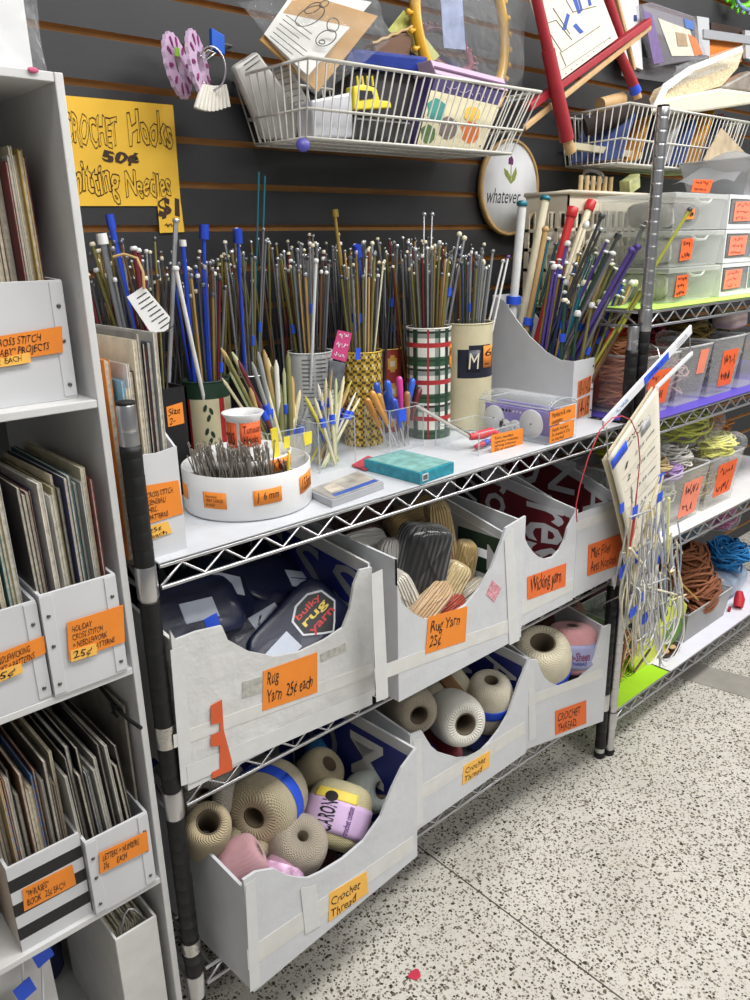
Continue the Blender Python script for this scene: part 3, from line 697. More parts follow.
def wrap_text(parent,st,mw,rad,zc,a0,a1,hz,mat=None,flip=False,axis='z'):
    """lettering that follows a band: text runs along the ball axis or around it"""
    me=textmesh(st,1.0,0,bold=.02)
    xs=[v.co.x for v in me.vertices];ys=[v.co.y for v in me.vertices];x0,x1,y0,y1=min(xs),max(xs),min(ys),max(ys)
    inv=rootm(parent).inverted()
    for v in me.vertices:
        u=(v.co.x-x0)/(x1-x0); w=(v.co.y-y0)/(y1-y0)
        if axis=='z': a=a0+(a1-a0)*(1-w); z=zc+hz*(u-.5)
        else: a=a0+(a1-a0)*u; z=zc+hz*(w-.5)
        r=rad(z)+.0022; v.co=inv@(mw@Vector((r*math.cos(a),r*math.sin(a),z)))
    me.materials.clear(); me.materials.append(mat or INK)
    o=bpy.data.objects.new('writing',me); COL.objects.link(o); o.parent=parent
SCL=[1.18]
TOC=lambda p:(CAM-p).normalized()
# lowest shelf, near box (front plane y about -.09)
ball(268,800,.06,.056,.098,(206,192,158),'ecru','large ecru cotton ball with a royal blue tape band, top of the near box',(-.75,-.45,.12),.30,(BLUET,-.05,.38,0,6.28))
cr_=ball(337,815,.02,.053,.100,(232,220,170),'butter','butter yellow thread ball with a lilac CARON band in the near box',(.62,.30,.62),.22,(M('lilac_label',(214,184,222),.6),-.62,.35,0,6.28))
LAB=cr_[1]
vv=(cr_[2].inverted()@CAM); ac=math.atan2(vv.y,vv.x)
wrap_text(LAB,'CARON',cr_[2],cr_[3],-.010,ac-.55,ac-.05,.052)
wrap_text(LAB,'crochet cotton',cr_[2],cr_[3],-.010,ac+.25,ac+.45,.05,M('plum_ink',(110,70,130),.6))
wrap_text(LAB,'●',cr_[2],cr_[3],.024,ac-.5,ac-.1,.018)
mbk=MB(cr_[2]); mbk.lathe([(cr_[3](zz)+.0014,zz) for zz in [.0195+.0022*i for i in range(9)]],18,a0=ac-.9,a1=ac+.5); mbk.build('yellow_label',M('yellow_label',(240,214,90),.6),cr_[0],solid=.0005)
ball(206,832,.035,.034,.090,(196,178,142),'tan','tan thread cone standing at the left of the near box',(-.15,-.55,.8),.50,two=False)
ball(249,845,.05,.037,.06,(212,200,166),'oat','oat coloured thread ball under the blue banded ball',(-.1,-.35,.9),.36)
ball(297,847,-.01,.044,.08,(176,164,146),'taupe','taupe thread ball in the middle of the near box',(-.05,-.5,.85),.20)
ball(241,862,.0,.034,.062,(226,170,178),'pink_white','pink and white twisted thread ball at the near left corner of its box',(.7,-.3,.35),.25,(BLUET,-.1,.35,-1.3,-.2),two=False)
ball(282,876,-.030,.030,.055,(224,168,196),'pink_label','pink thread ball with a dark flower band low in the near box',(.55,.3,.5),.25,(M('pink_print_band',(226,176,208),.6,noise=.5,nscale=60),-.5,.5,0,6.28))
ball(368,792,.045,.036,.065,(206,214,206),'pale_mint','pale mint thread ball against the navy printed wall of the near box',(.15,-.75,.45),.40)
ball(318,774,.13,.040,.07,(200,184,148),'sand','sand coloured thread ball behind the butter yellow ball',(.25,-.5,.65),.35)
ball(330,752,.19,.045,.055,(36,136,206),'turquoise','turquoise blue thread ball at the back of the near box',(.1,-.55,.7),.40,two=False)
ball(215,790,.13,.045,.09,(206,200,186),'offwhite_far','off white thread ball behind the tan cone',(-.5,-.4,.3),.3)
ball(352,762,.19,.042,.08,(196,196,200),'greyyarn','grey thread ball at the back of the near box beside the turquoise one',(-.4,-.4,.5),.3)
ball(248,815,.12,.045,.09,(188,172,140),'dark_sand','dark sand thread ball half hidden between the cone and the banded ball',(.1,-.3,.9),.3)
ball(330,870,.04,.045,.08,(120,60,72),'wine','dark wine thread ball deep in the near box',(.3,-.3,.6),.3)
ball(385,835,.06,.045,.09,(46,56,140),'navy_ball','navy thread ball low at the right of the near box',(.3,-.3,.6),.3)
# middle box
ball(455,717,.03,.048,.09,(232,228,216),'bright_white','bright white thread cone facing out of the middle box',(-.35,-.85,.25),.42)
ball(410,706,.07,.042,.085,(178,166,144),'greige','greige thread cone at the left of the middle box',(-.35,-.85,.15),.40)
ball(488,702,.055,.046,.115,(222,212,190),'natural','natural white thread ball with a blue tape band in the middle box',(-.1,-.2,.95),.30,(BLUET,-.05,.30,0,6.28))
ball(445,686,.13,.04,.09,(214,204,176),'cream_labelled','cream thread ball with a brown oval label in the middle box',(.5,-.25,.4),.3,(M('brown_oval',(120,86,50),.6),.0,.55,2.6,5.2))
ball(470,668,.22,.046,.09,(210,204,190),'stone','stone coloured thread ball at the back of the middle box',(.2,-.3,.8),.3)
ball(424,745,.05,.045,.09,(44,60,170),'blue_ball','royal blue thread ball low in the middle box',(.4,-.2,.4),.3,z=ZB+.055)
ball(437,742,.075,.040,.08,(160,24,44),'red_ball','red thread ball low under the bright white cone',(.5,-.4,.4),.3,z=ZB+.065)
ball(478,742,.085,.042,.08,(40,64,180),'blue_ball2','blue thread ball under the blue banded natural ball',(.5,-.2,.2),.3,z=ZB+.05)
ball(400,700,.18,.045,.09,(196,188,170),'far_cream','cream thread ball behind the greige cone',(.3,-.5,.5),.3)
# right box
ball(541,662,.04,.060,.125,(226,216,188),'ivory','ivory thread cone with a blue tape band in the right box',(-.30,-.25,.92),.42,(BLUET,-.22,.06,0,6.28))
pk=ball(571,648,.015,.056,.098,(222,158,160),'rose','rose pink thread ball with a grey-blue label at the right end of the lowest shelf',(.12,.1,.98),.2,(M('slate_label',(150,152,188),.6),-.55,.5,0,6.28))
vv=(pk[2].inverted()@CAM); ac=math.atan2(vv.y,vv.x)
wrap_text(pk[1],'Knit-Cro-Sheen',pk[2],pk[3],.002,ac-.7,ac+.7,.022,axis='a',mat=M('wine_ink',(120,50,90),.6))
wrap_text(pk[1],'COTTON THREAD',pk[2],pk[3],-.016,ac-.6,ac+.6,.009,axis='a',mat=NAVY)
ball(576,680,.0,.030,.06,(96,92,90),'charcoal','charcoal thread ball low in the right box',(.3,-.3,.4),.3,z=ZB+.055)
ball(560,622,.14,.05,.11,(150,104,84),'brown_far','brown thread ball at the back of the right box',(.1,-.3,.9),.3)
# ================================================================ rug yarn packets (navy)
NV=M('navy_wrap',(20,27,56),.36,noise=.15,nscale=20,bump=.3,bscale=34,coat=.12); PLAB=M('packet_label',(196,204,218),.5)
def packet(c,X,Y,Z,lx,ly,lz,mat,label,patch=True,logo=False,name='yarn_packet',cat='yarn packet',seed=0,group=None,patchpos=(0,.1),pmat=None):
    X=Vector(X).normalized(); Z=Vector(Z); Z=(Z-X*Z.dot(X)).normalized(); Y_=Z.cross(X)
    rot=Matrix((X,Y_,Z)).transposed(); mw=Matrix.Translation(c)@rot.to_4x4()
    root=thing(name,label,cat,mat=mw,group=group)
    mb=MB(mw); mb.ell((0,0,0),lx/2,ly/2,lz/2,26,16,pw=.42,jit=.025,seed=seed); mb.build('wrapper',mat,root)
    if patch:
        mb=MB(mw); px,py=patchpos; mb.prism([(px-lx*.18,py*ly-ly*.16,lz*.485),(px+lx*.18,py*ly-ly*.16,lz*.485),(px+lx*.18,py*ly+ly*.16,lz*.485),(px-lx*.18,py*ly+ly*.16,lz*.485)],(0,0,lz*.035)); mb.build('paper_label',pmat or PLAB,root,bevel=.0004)
    if logo:
        def sh(k,z): 
            P=[(-.30,.16),(-.12,.26),(.12,.26),(.30,.16),(.33,-.05),(.12,-.22),(0,-.30),(-.12,-.22),(-.33,-.05)]
            return [(lx*(.20+a*k*.62),ly*b*k*1.15,z) for a,b in P]
        mb=MB(mw); mb.prism(sh(1.08,lz*.49),(0,0,lz*.03)); mb.build('shield_border',WHITEP,root)
        mb=MB(mw); mb.prism(sh(.98,lz*.50),(0,0,lz*.03)); sh_=mb.build('shield_badge',BLK,root)
        R3=mw.to_3x3()
        for i,(tx,cc) in enumerate((('bulky',(214,60,50)),('rug',(230,200,90)),('yarn',(200,50,50)))):
            m_=M('logo_%d'%i,cc,.5)
            writing(tx,sh_,mw@Vector((lx*.05,ly*(.10-.15*i),lz*.535)),R3@Vector((1,0,0)),R3@Vector((0,1,0)),lx*.30,ly*.12,m_,'lettering',shear=0,bold=.02)
    return root
G='navy rug yarn packets'
def pp(px,py,y): return up(px,py,y=y)
packet(pp(298,634,.055),(.85,.12,.36),0,(-.2,-.75,.6),.205,.115,.036,NV,'navy rug yarn packet with a red lettered black badge, front of the rug yarn box',logo=True,patchpos=(-.055,0),seed=1,group=G)
packet(pp(192,613,.085),(.95,.05,-.12),0,(-.05,-.72,.66),.165,.105,.045,NV,'navy rug yarn packet with a pale band beside the left post',seed=2,patchpos=(.0,-.05),group=G)
packet(pp(238,592,.15),(.75,.1,-.42),0,(-.1,-.6,.75),.185,.115,.036,NV,'navy rug yarn packet with a tilted pale label behind the front ones',seed=3,patchpos=(-.04,.0),group=G)
packet(pp(284,584,.17),(.85,.05,-.36),0,(-.1,-.5,.8),.21,.12,.036,NV,'navy rug yarn packet on top of the heap under the shelf rail',seed=4,patchpos=(.035,.0),group=G)
packet(pp(256,630,.10),(.95,.1,.12),0,(-.1,-.7,.7),.17,.10,.036,NV,'navy rug yarn packet low in the middle of the rug yarn box',seed=5,group=G,patchpos=(.02,.05))
packet(pp(215,596,.22),(.9,.1,-.25),0,(-.1,-.5,.8),.19,.12,.036,NV,'navy rug yarn packet at the back left under the shelf rail',seed=8,group=G,patch=False)
packet(pp(335,604,.17),(.5,.2,.5),0,(-.4,-.7,.5),.15,.11,.05,M('grey_plastic',(96,104,108),.15,noise=.3,coat=.4),'loose grey clear-wrapped packet beside the navy printed wall',patch=False,seed=6)
packet(Vector((.20,.15,ZM+.045)),(1,0,0),0,(0,0,1),.30,.24,.08,NV,'navy rug yarn packet at the bottom of the rug yarn box',patch=False,seed=7,group=G)
mb=MB(); c=pp(212,622,.015); mb.cbox(c,(.022,0,.004),(0,.002,.0),(-.004,0,.02)); mb.build('price_flag',BLUET,label='small blue tape flag on the navy packet beside the left post',cat='tape flag')
# bagged skeins in second box
G='bagged rug yarn skeins'
def skein(c,X,Z,lx,ly,lz,rgb,nm,label,seed,group=G,bag=True,gloss=.3):
    return packet(c,X,0,Z,lx,ly,lz,yarnmat('skein_'+nm,rgb,turns=26,k=60,two=False,ax='X',rough=.5,coat=.4,bd=.0018),label,patch=False,name='yarn_skein',cat='yarn skein',seed=seed,group=group)
skein(pp(421,560,.02),(.25,0,.95),(-.3,-.9,.1),.14,.095,.08,(14,14,17),'black','black yarn skein in a crinkled bag, centre of the second rug yarn box',1)
skein(pp(393,567,.06),(.1,.1,.95),(-.5,-.8,.2),.11,.06,.055,(224,222,214),'white1','white yarn skein left of the black one',2)
skein(pp(361,548,.14),(.9,.1,-.1),(-.1,-.7,.6),.12,.06,.06,(222,220,212),'white2','white yarn skein at the left back of the second rug yarn box',3)
skein(pp(442,537,.09),(-.15,.1,.95),(-.4,-.8,.2),.16,.05,.045,(196,168,116),'tan1','tall tan yarn skein standing behind the black one',4)
skein(pp(412,517,.18),(.9,.1,.1),(0,-.6,.7),.14,.06,.05,(190,160,104),'tan2','tan yarn skein lying at the back under the shelf rail',5)
skein(pp(463,562,.06),(.2,.0,.9),(-.4,-.9,.2),.09,.045,.05,(200,170,110),'tan_band','short tan skein with a dark band at the right of the box',6)
skein(pp(476,556,.10),(.2,.0,.9),(-.4,-.9,.2),.10,.06,.05,(44,46,62),'slate','slate black skein at the right of the tan one',7)
skein(pp(448,588,.0),(.6,.0,.7),(-.3,-.9,.3),.11,.05,.05,(214,190,140),'buff','buff yarn skein in front of the black one',8)
skein(pp(428,604,-.02),(.8,.1,.45),(-.2,-.9,.4),.11,.05,.045,(206,170,126),'peach_tan','peach tan skein lying at the front dip of the box',9)
skein(pp(448,606,-.015),(.8,.0,.3),(-.2,-.9,.4),.07,.035,.04,(190,70,40),'rust','rust red skein peeping over the front dip',10)
skein(pp(404,598,.01),(.4,.0,-.8),(-.3,-.9,.3),.12,.05,.045,(222,216,202),'white3','off white skein at the left of the front dip',11)
skein(pp(487,578,.05),(.2,.0,.9),(-.4,-.9,.2),.10,.04,.045,(214,212,208),'white4','white skein at the far right of the second rug yarn box',12)
skein(pp(470,598,.02),(.9,.0,.3),(-.2,-.9,.4),.10,.05,.05,(216,206,186),'ecru_s','ecru skein low behind the front right curve',13)
skein(pp(365,520,.24),(.9,.0,.1),(-.2,-.9,.4),.14,.07,.06,(110,78,72),'mauve_brown','brown mauve skein far back at the left',14)
skein(pp(388,530,.21),(.8,.0,.4),(-.2,-.9,.4),.12,.05,.05,(70,48,58),'plum','dark plum skein with a pink label at the back',15)
skein(Vector((.57,.11,ZM+.05)),(1,0,0),(0,0,1),.30,.26,.09,(210,204,190),'base','broad off white skein lying at the bottom of the second box',16)
skein(Vector((.87,.13,ZM+.06)),(1,0,0),(0,0,1),.17,.22,.10,(92,30,34),'maroon','maroon wicking yarn skein inside the narrow box',17,group=None)

tapes(c1,[[(173,735),(372,664),(372,676),(174,748)],[(170,650),(184,646),(192,782),(181,786)],[(186,766),(371,690),(372,704),(188,784)]],O1,n1)
tapes(c2,[[(374,668),(514,618),(515,630),(375,682)],[(371,574),(382,569),(388,697),(376,702)],[(504,540),(513,528),(519,640),(509,645)]],O2,n2)
tapes(c3,[[(519,602),(573,578),(573,590),(520,616)]],O3,n3)
tapes(c4,[[(577,522),(622,505),(622,514),(577,531)]],O4,n4)
tapes(c5,[[(247,950),(413,836),(414,850),(248,970)],[(245,885),(255,878),(260,985),(250,992)],[(300,888),(316,884),(320,925),(305,934)]],O5,n5)
tapes(c6,[[(414,790),(524,722),(525,733),(414,805)],[(413,740),(421,738),(423,822),(414,829)]],O6,n6)
tapes(c7,[[(527,697),(603,668),(603,677),(527,706)],[(528,668),(534,667),(536,738),(529,741)]],O7,n7)
# ================================================================ needle display shelf
TINC=M('tin_inside',(170,168,160),.35,.6)
def tin(name,label,x,y,r,h,mats,mf,n=40,rows=24,cat='tin',rim=None,z=ZT,r2=None):
    r2=r2 or r
    root=thing(name,label,cat,(x,y,z))
    T=Matrix.Translation((x,y,z))
    mb=MB(); mb.lathe([(r+(r2-r)*k/rows,.001+(h-.001)*k/rows) for k in range(rows+1)],n,T,mf=mf); mb.build('printed_wall',mats,root)
    mb=MB(); mb.lathe([(r2-.002,h),(r-.002,.003),(0,.003)],n,T); mb.lathe([(r,.001),(0,.0005)],n,T); mb.build('inner_wall',TINC,root)
    mb=MB(); mb.tube([(x+(r2)*math.cos(2*math.pi*i/32),y+r2*math.sin(2*math.pi*i/32),z+h) for i in range(32)],.0018,6,True); mb.build('rim',rim or CHROME,root)
    return root
TINS={}
def oncyl(x,y,r,a,z): return Vector((x+r*math.cos(a),y+r*math.sin(a),ZT+z))
def reg(k,x,y,r,h): TINS[k]=(x,y,r,h)
PL=[M('plaid_white',(222,220,212),.4),M('plaid_green',(58,92,66),.4),M('plaid_black',(40,42,42),.4),M('plaid_red',(170,48,52),.4),M('plaid_grey',(140,146,140),.4),M('plaid_dark',(36,62,48),.4)]
def plaid(j,i):
    a=(i*12//18)%12; b=(j*12//16)%12
    ca={0:2,1:1,5:3,8:4,9:1}.get(a,0); cb={0:1,1:5,2:1,6:3,9:4,10:2}.get(b,0)
    if ca==0: return cb
    if cb==0: return ca
    return 5 if (ca in(1,2,4) and cb in (1,2,5,4)) else (3 if 3 in(ca,cb) else 2)
reg('plaid',.804,.250,.0475,.235); tp=tin('needle_tin','tall plaid tin of knitting needles in green, white and red check',*TINS['plaid'],PL,plaid,72,48,rim=PL[0])
label4(tp,[oncyl(.804,.25,.0478,5.05,.200),oncyl(.804,.25,.0478,5.45,.198),oncyl(.804,.25,.0478,5.45,.150),oncyl(.804,.25,.0478,5.05,.152)],['8','-'],mat=ORANGE)
CR=[M('cream_tin',(206,198,164),.4),M('tin_navy',(30,34,50),.4)]
reg('cream',.928,.250,.056,.235)
def creamf(j,i):
    a=(i+.5)/56*2*math.pi; d=(a-4.45+math.pi)%(2*math.pi)-math.pi
    return 1 if (abs(d)<.95 and 13<=j<=19+(1 if abs(d)<.5 else 0)) else 0
tc_=tin('needle_tin','cream coffee tin of knitting needles with a navy M label',*TINS['cream'],CR,creamf,56,26,rim=CR[0])
x,y,r,h=TINS['cream']
def cyl_label(parent,x,y,r,a0,a1,z0,z1,mat,lines=None,tilt=0,name='price_label',off=.0012):
    n_=6; mb=MB()
    mb.grid(lambda u,v:oncyl(x,y,r+off,a0+(a1-a0)*u,z0+(z1-z0)*v+tilt*u),n_,1); o=mb.build(name,mat,parent,solid=.0004)
    if lines:
        me=textmesh('\n'.join(lines),1,.1); xs=[v.co.x for v in me.vertices];ys=[v.co.y for v in me.vertices];X0,X1,Y0,Y1=min(xs),max(xs),min(ys),max(ys); inv=rootm(parent).inverted()
        for v in me.vertices:
            u=.12+.76*(v.co.x-X0)/(X1-X0); w=.14+.72*(v.co.y-Y0)/(Y1-Y0)
            v.co=inv@oncyl(x,y,r+off+.0009,a0+(a1-a0)*u,z0+(z1-z0)*w+tilt*u)
        me.materials.clear(); me.materials.append(INK)
        t_=bpy.data.objects.new('writing',me); COL.objects.link(t_); t_.parent=o
    return o
LC=M('cream_ink',(226,220,196),.6)
w_=cyl_label(tc_,x,y,r,3.86,4.42,.132,.180,CR[1],['M'],name='brand_panel',off=.0008); w_.children[0].data.materials[0]=LC
cyl_label(tc_,x,y,r,4.52,5.05,.140,.188,ORANGE,['6','-'],off=.002)
NEWS=[M('news_grey',(176,178,178),.6,noise=.1,nscale=60),M('news_white',(206,208,206),.6)]
reg('news',.535,.316,.044,.205)
tn=tin('needle_tin','grey newsprint covered tin of knitting needles',*TINS['news'],NEWS,lambda j,i:1 if (i//5)%3 else 0,48,20,rim=NEWS[1])
x,y,r,h=TINS['news']
mb=MB()
rgn=random.Random(2)
for col in range(3):
    for k in range(15):
        a0=math.pi*1.5-1.05+col*.62; a1=a0+.5*(1 if rgn.random()<.8 else .6)
        mb.grid(lambda u,v:oncyl(x,y,r+.0006,a0+(a1-a0)*u,.08+.008*k+.0025*v),5,1)
tag(mb.build('print_lines',M('news_ink',(112,114,116),.7),tn),kind='stuff')
GO=[M('gold_weave',(204,168,60),.4,.3),M('weave_dark',(84,66,40),.5),M('weave_cream',(224,206,150),.5)]
reg('gold',.657,.302,.043,.195)
tin('needle_tin','gold basket-weave patterned tin of knitting needles',*TINS['gold'],GO,lambda j,i:(0 if (i//2+j)%2 else (2 if (i+j)%4==0 else 1)),60,34,rim=GO[0])
DI=[M('diamond_red',(150,56,48),.45),M('diamond_gold',(206,160,80),.45),M('diamond_cream',(222,206,178),.45)]
reg('diamond',.775,.355,.036,.185)
def diaf(j,i):
    a=(i%8)-3.5; b=(j%10)-4.5; d=abs(a)/4+abs(b)/5
    return 2 if d<.4 else(1 if d<.7 else 0)
tin('needle_tin','slim red and gold diamond patterned tin of knitting needles',*TINS['diamond'],DI,diaf,40,30,rim=DI[1])
FLR=[M('floral_cream',(214,204,168),.5),M('floral_red',(184,40,46),.5),M('floral_green',(34,62,46),.5)]
reg('floral',.295,.315,.042,.180)
def flf(j,i):
    if j>=20: return 2
    return 1 if (i%12) in(0,1) else 0
tf=tin('needle_tin','cream tin with red stripes, holly sprigs and a dark green rim, holding needles',*TINS['floral'],FLR,flf,48,24,rim=FLR[2])
x,y,r,h=TINS['floral']
for k in range(4):
    for q in range(3):
        a=math.pi*1.5-.95+k*(2*math.pi*12/48)+.80-.35; z=.045+q*.042
        for dx,dz,sx in((-.12,.006,1),(.12,.0,-1),(0,-.012,1)):
            if k<2:
                mb=MB(); n_=8
                mb.add([oncyl(x,y,r+.0008,a+dx+.09*math.cos(2*math.pi*t/n_),z+dz+.006*math.sin(2*math.pi*t/n_)+sx*.003*math.cos(2*math.pi*t/n_)) for t in range(n_)],[tuple(range(n_))]); mb.build('holly_leaf',FLR[2],tf)
BKB=M('black_box',(26,26,28),.45)
bb=thing('needle_box','narrow black box of knitting needles with an orange label behind the magazine file','needle box',(.19,.215,ZT))
x0,x1,y0,y1,h=.120,.220,.248,.345,.185
for a in((x0,y0,x1,y0+.004),(x0,y1-.004,x1,y1),(x0,y0,x0+.004,y1),(x1-.004,y0,x1,y1)):
    mb=MB(); mb.box(a[0],a[1],ZT,a[2],a[3],ZT+h); mb.build('side_panel',BKB,bb)
mb=MB(); mb.box(x0,y0,ZT,x1,y1,ZT+.003); mb.build('base_panel',BKB,bb)
label4px(bb,[(166,407),(182,402),(184,423),(168,427)],['Size','2-'],y=y0,mat=ORANGE)
# dark cans behind, mostly hidden by the front tins
for k,(x,y,r,lab) in enumerate(((.415,.362,.038,'dark can of needles between the holly tin and the newsprint tin'),(.905,.372,.036,'dark can of needles behind the cream tin'),(1.02,.345,.045,'dark can of needles left of the white diagonal file'))):
    reg('back%d'%k,x,y,r,.17)
    tin('needle_can',lab,x,y,r,.17,[M('dark_can',(44,44,48),.4,.3)],lambda j,i:0,28,4,cat='can',rim=CHROME)
# ---------------------------------------------------------------- white diagonal needle file
wf=thing('magazine_file','white diagonal-cut magazine file packed with thick knitting needles','magazine file',(1.16,.21,ZT))
wx0,wx1,wy0,wy1=1.115,1.199,.092,.335; zf=1.053; t=.003
prof=[(wy0,ZT),(wy1,ZT),(wy1,1.192),(.30,1.180),(.26,1.137),(.22,1.101),(.17,1.068),(.13,1.053),(wy0,zf)]
FILE=M('file_white',(204,205,208),.5,noise=.03)
for a in(wx0,wx1-t):
    mb=MB(); mb.prism([(a,y,z) for y,z in prof],(t,0,0)); mb.build('side_panel',FILE,wf)
mb=MB(); mb.box(wx0+t,wy0,ZT,wx1-t,wy0+t,zf); mb.build('front_panel',CARD,wf)
mb=MB(); mb.box(wx0+t,wy1-t,ZT,wx1-t,wy1,1.192); mb.build('back_panel',FILE,wf)
mb=MB(); mb.box(wx0+t,wy0+t,ZT,wx1-t,wy1-t,ZT+t); mb.build('base_panel',FILE,wf)
label4(wf,[Vector((1.135,wy0,1.005)),Vector((1.187,wy0,1.013)),Vector((1.187,wy0,.974)),Vector((1.135,wy0,.967))],['10-11-12'],mat=M('rust_paper',(206,112,62),.7),fill=.95)
label4(wf,[Vector((1.137,wy0,.962)),Vector((1.187,wy0,.967)),Vector((1.187,wy0,.922)),Vector((1.137,wy0,.916))],['14-15'],mat=M('rust_paper',(206,112,62),.7),fill=.95)
for zz in (.93,.98,1.035):
    mb=MB(); mb.ell((1.193,wy0-.001,zz),.0025,.0015,.0025,10,6); mb.build('rivet',RIV,wf)

# ---------------------------------------------------------------- knitting needles
NC={'grey':(140,142,146,.3,.55),'pewter':(92,94,98,.32,.6),'silver':(190,192,196,.25,.6),'gold':(158,134,66,.35,.45),'bronze':(122,90,58,.4,.4),'olive':(128,122,70,.45,.2),
 'navy':(44,56,104,.4,.2),'teal':(36,112,128,.4,.2),'tan':(186,150,98,.55,0),'cream':(226,218,190,.5,0),'white':(224,224,222,.45,0),'burgundy':(112,40,48,.4,.2),'blue':(40,72,190,.35,.1),'purple':(92,72,150,.4,.2),'red':(190,40,44,.4,0),'lime':(176,178,70,.45,0),'brown':(110,80,56,.55,0),'dark green':(44,74,66,.4,.2)}
def nmat(k): c=NC[k]; return M('needle_'+k.replace(' ','_'),c[:3],c[3],c[4],noise=.08)
NN=[0]
def needle(b,t,r,col,knob,label,group,kr=None,kl=.006,kind='disc',tape=None,name='knitting_needle',cat='knitting needle'):
    b=Vector(b);t=Vector(t);d=(t-b).normalized()
    mw=Matrix.Translation(b)
    mb=MB(); mb.tube([b,b+d*r*5,t],[r*.25,r,r],7); o=mb.build(name,nmat(col),label=label,cat=cat,group=group,mw=mw)
    kr=kr or r*1.75
    if knob:
        mb=MB()
        if kind=='disc': mb.tube([t-d*.001,t,t+d*kl*.6,t+d*kl],[kr*.6,kr,kr,kr*.7],9)
        elif kind=='ball': mb.ell(t+d*kr*.6,kr,kr,kr,9,6)
        elif kind=='hex': mb.tube([t-d*.012,t-d*.010,t+d*kl,t+d*(kl+.002)],[kr*.9,kr,kr,kr*.8],6)
        else: mb.tube([t-d*.002,t+d*kl],[kr,kr],4)
        mb.build('knob',nmat(knob),o)
    if tape is not None:
        c=b+(t-b)*tape; mb=MB(); mb.cyl(c-d*.009,c+d*.009,r*1.7,n=8); mb.build('tape_band',BLUET,o)
    NN[0]+=1; return o
def bunch(key,n,phrase,cols,L0,L1,seed,lean=(0,0),spread=.85,r0=.0018,r1=.0028,zb=.006,knobs=('grey','grey','white','pewter','silver','cream'),tape=.12):
    x,y,r,h=TINS[key]; rg=random.Random(seed); pts=[]
    for i in range(n):
        for tr in range(40):
            a=rg.uniform(0,6.283); q=math.sqrt(rg.random())*(r-.008)*spread
            rx,ry=q*math.cos(a),q*math.sin(a)
            if all((rx-u)**2+(ry-v)**2>(.0062)**2 for u,v in pts): break
        pts.append((rx,ry))
        f=rg.uniform(.15,.6)
        bx,by=x+rx*f-lean[0]*.1,y+ry*f-lean[1]*.1
        bx=x+max(-r*.8,min(r*.8,bx-x)); by=y+max(-r*.8,min(r*.8,by-y))
        if (bx-x)**2+(by-y)**2>(r*.8)**2:
            k=r*.8/math.hypot(bx-x,by-y); bx,by=x+(bx-x)*k,y+(by-y)*k
        B=Vector((bx,by,ZT+zb)); Rm=Vector((x+rx,y+ry,ZT+h)); d=(Rm-B).normalized()
        L=rg.uniform(L0,L1); T_=B+d*L
        T_.y=min(T_.y,.445)
        c=rg.choice(cols); kn=rg.choice(knobs)
        needle(B,T_,rg.uniform(r0,r1),c,kn,f'{c} knitting needle with a {kn} knob standing in {phrase}','needles in '+phrase,tape=rg.uniform(.55,.75) if rg.random()<tape else None,kind=rg.choice(['disc','disc','disc','ball']))
MET=['grey','grey','pewter','pewter','grey','gold','olive','bronze','tan','grey','burgundy','pewter','silver','olive']
bunch('floral',34,'the holly tin',MET+['tan','blue'],.31,.38,21,tape=.15)
bunch('news',38,'the newsprint tin',MET,.345,.40,22)
bunch('gold',36,'the gold weave tin',MET+['cream'],.33,.40,23)
bunch('diamond',18,'the diamond tin',MET,.34,.40,24)
bunch('plaid',36,'the plaid tin',MET+['burgundy','silver'],.33,.40,25)
bunch('cream',34,'the cream coffee tin',['grey','pewter','grey','silver','gold','burgundy','navy','olive','dark green'],.34,.385,26,tape=.2)
bunch('back0',13,'the dark can beside the holly tin',MET,.36,.43,27)
bunch('back1',12,'the dark can behind the cream tin',MET,.36,.42,28)
bunch('back2',14,'the dark can by the diagonal file',MET,.34,.40,29)
# black box bunch (rectangular) leaning left and back
rg=random.Random(31)
for i in range(40):
    bx,by=rg.uniform(.132,.208),rg.uniform(.26,.335); tx=bx+rg.uniform(-.075,.05); ty=by+rg.uniform(-.01,.06); L=rg.uniform(.34,.42)
    ux=.122+.09*(bx-.13)/.08; d=Vector((tx-bx,ty-by,.33)).normalized()
    c=rg.choice(MET+['navy','pewter','bronze']); kn=rg.choice(('grey','white','pewter','cream','black' if False else 'pewter'))
    needle((bx,by,ZT+.005),Vector((bx,by,ZT+.005))+d*L,rg.uniform(.0018,.0028),c,kn,f'{c} knitting needle with a {kn} knob standing in the black needle box','needles in the black box',tape=.62 if rg.random()<.15 else None)
# the many further needles crowding behind, past the 300 largest
mb=MB(); rg=random.Random(77)
def crowd(n,x0,x1,y0,y1,L0,L1,fan):
    xc=(x0+x1)/2
    for i in range(n):
        bx=rg.uniform(x0,x1); by=rg.uniform(y0,y1); B=Vector((bx,by,ZT+.004))
        d=Vector(((bx-xc)*fan+rg.uniform(-.03,.03),rg.uniform(-.02,.05),.34)).normalized(); L=rg.uniform(L0,L1); T_=B+d*L; T_.y=min(T_.y,.445)
        c=rg.choice([0,0,1,1,2,3,4,5,6]); r=rg.uniform(.0017,.0026)
        mb.tube([B,T_],r,5,False,c); kc=rg.choice([0,1,2,7,7]); mb.tube([T_,T_+d*.003,T_+d*.005],[r*1.8,r*1.8,r],6,False,kc)
crowd(44,.105,.235,.362,.395,.31,.40,.6); crowd(46,.25,.40,.37,.395,.33,.40,.5); crowd(40,.44,.60,.37,.395,.35,.42,.4); crowd(40,.60,.74,.36,.39,.34,.41,.4); crowd(30,.80,.90,.31,.335,.35,.42,.5); crowd(34,.94,1.09,.385,.4,.34,.40,.2); crowd(16,.70,.735,.315,.335,.32,.40,.5)
mb.build('knitting_needle',[nmat(k) for k in('grey','pewter','silver','gold','olive','bronze','burgundy','cream')],label='crowd of further needles packed behind the needle tins along the slat wall',cat='knitting needle',kind='stuff')
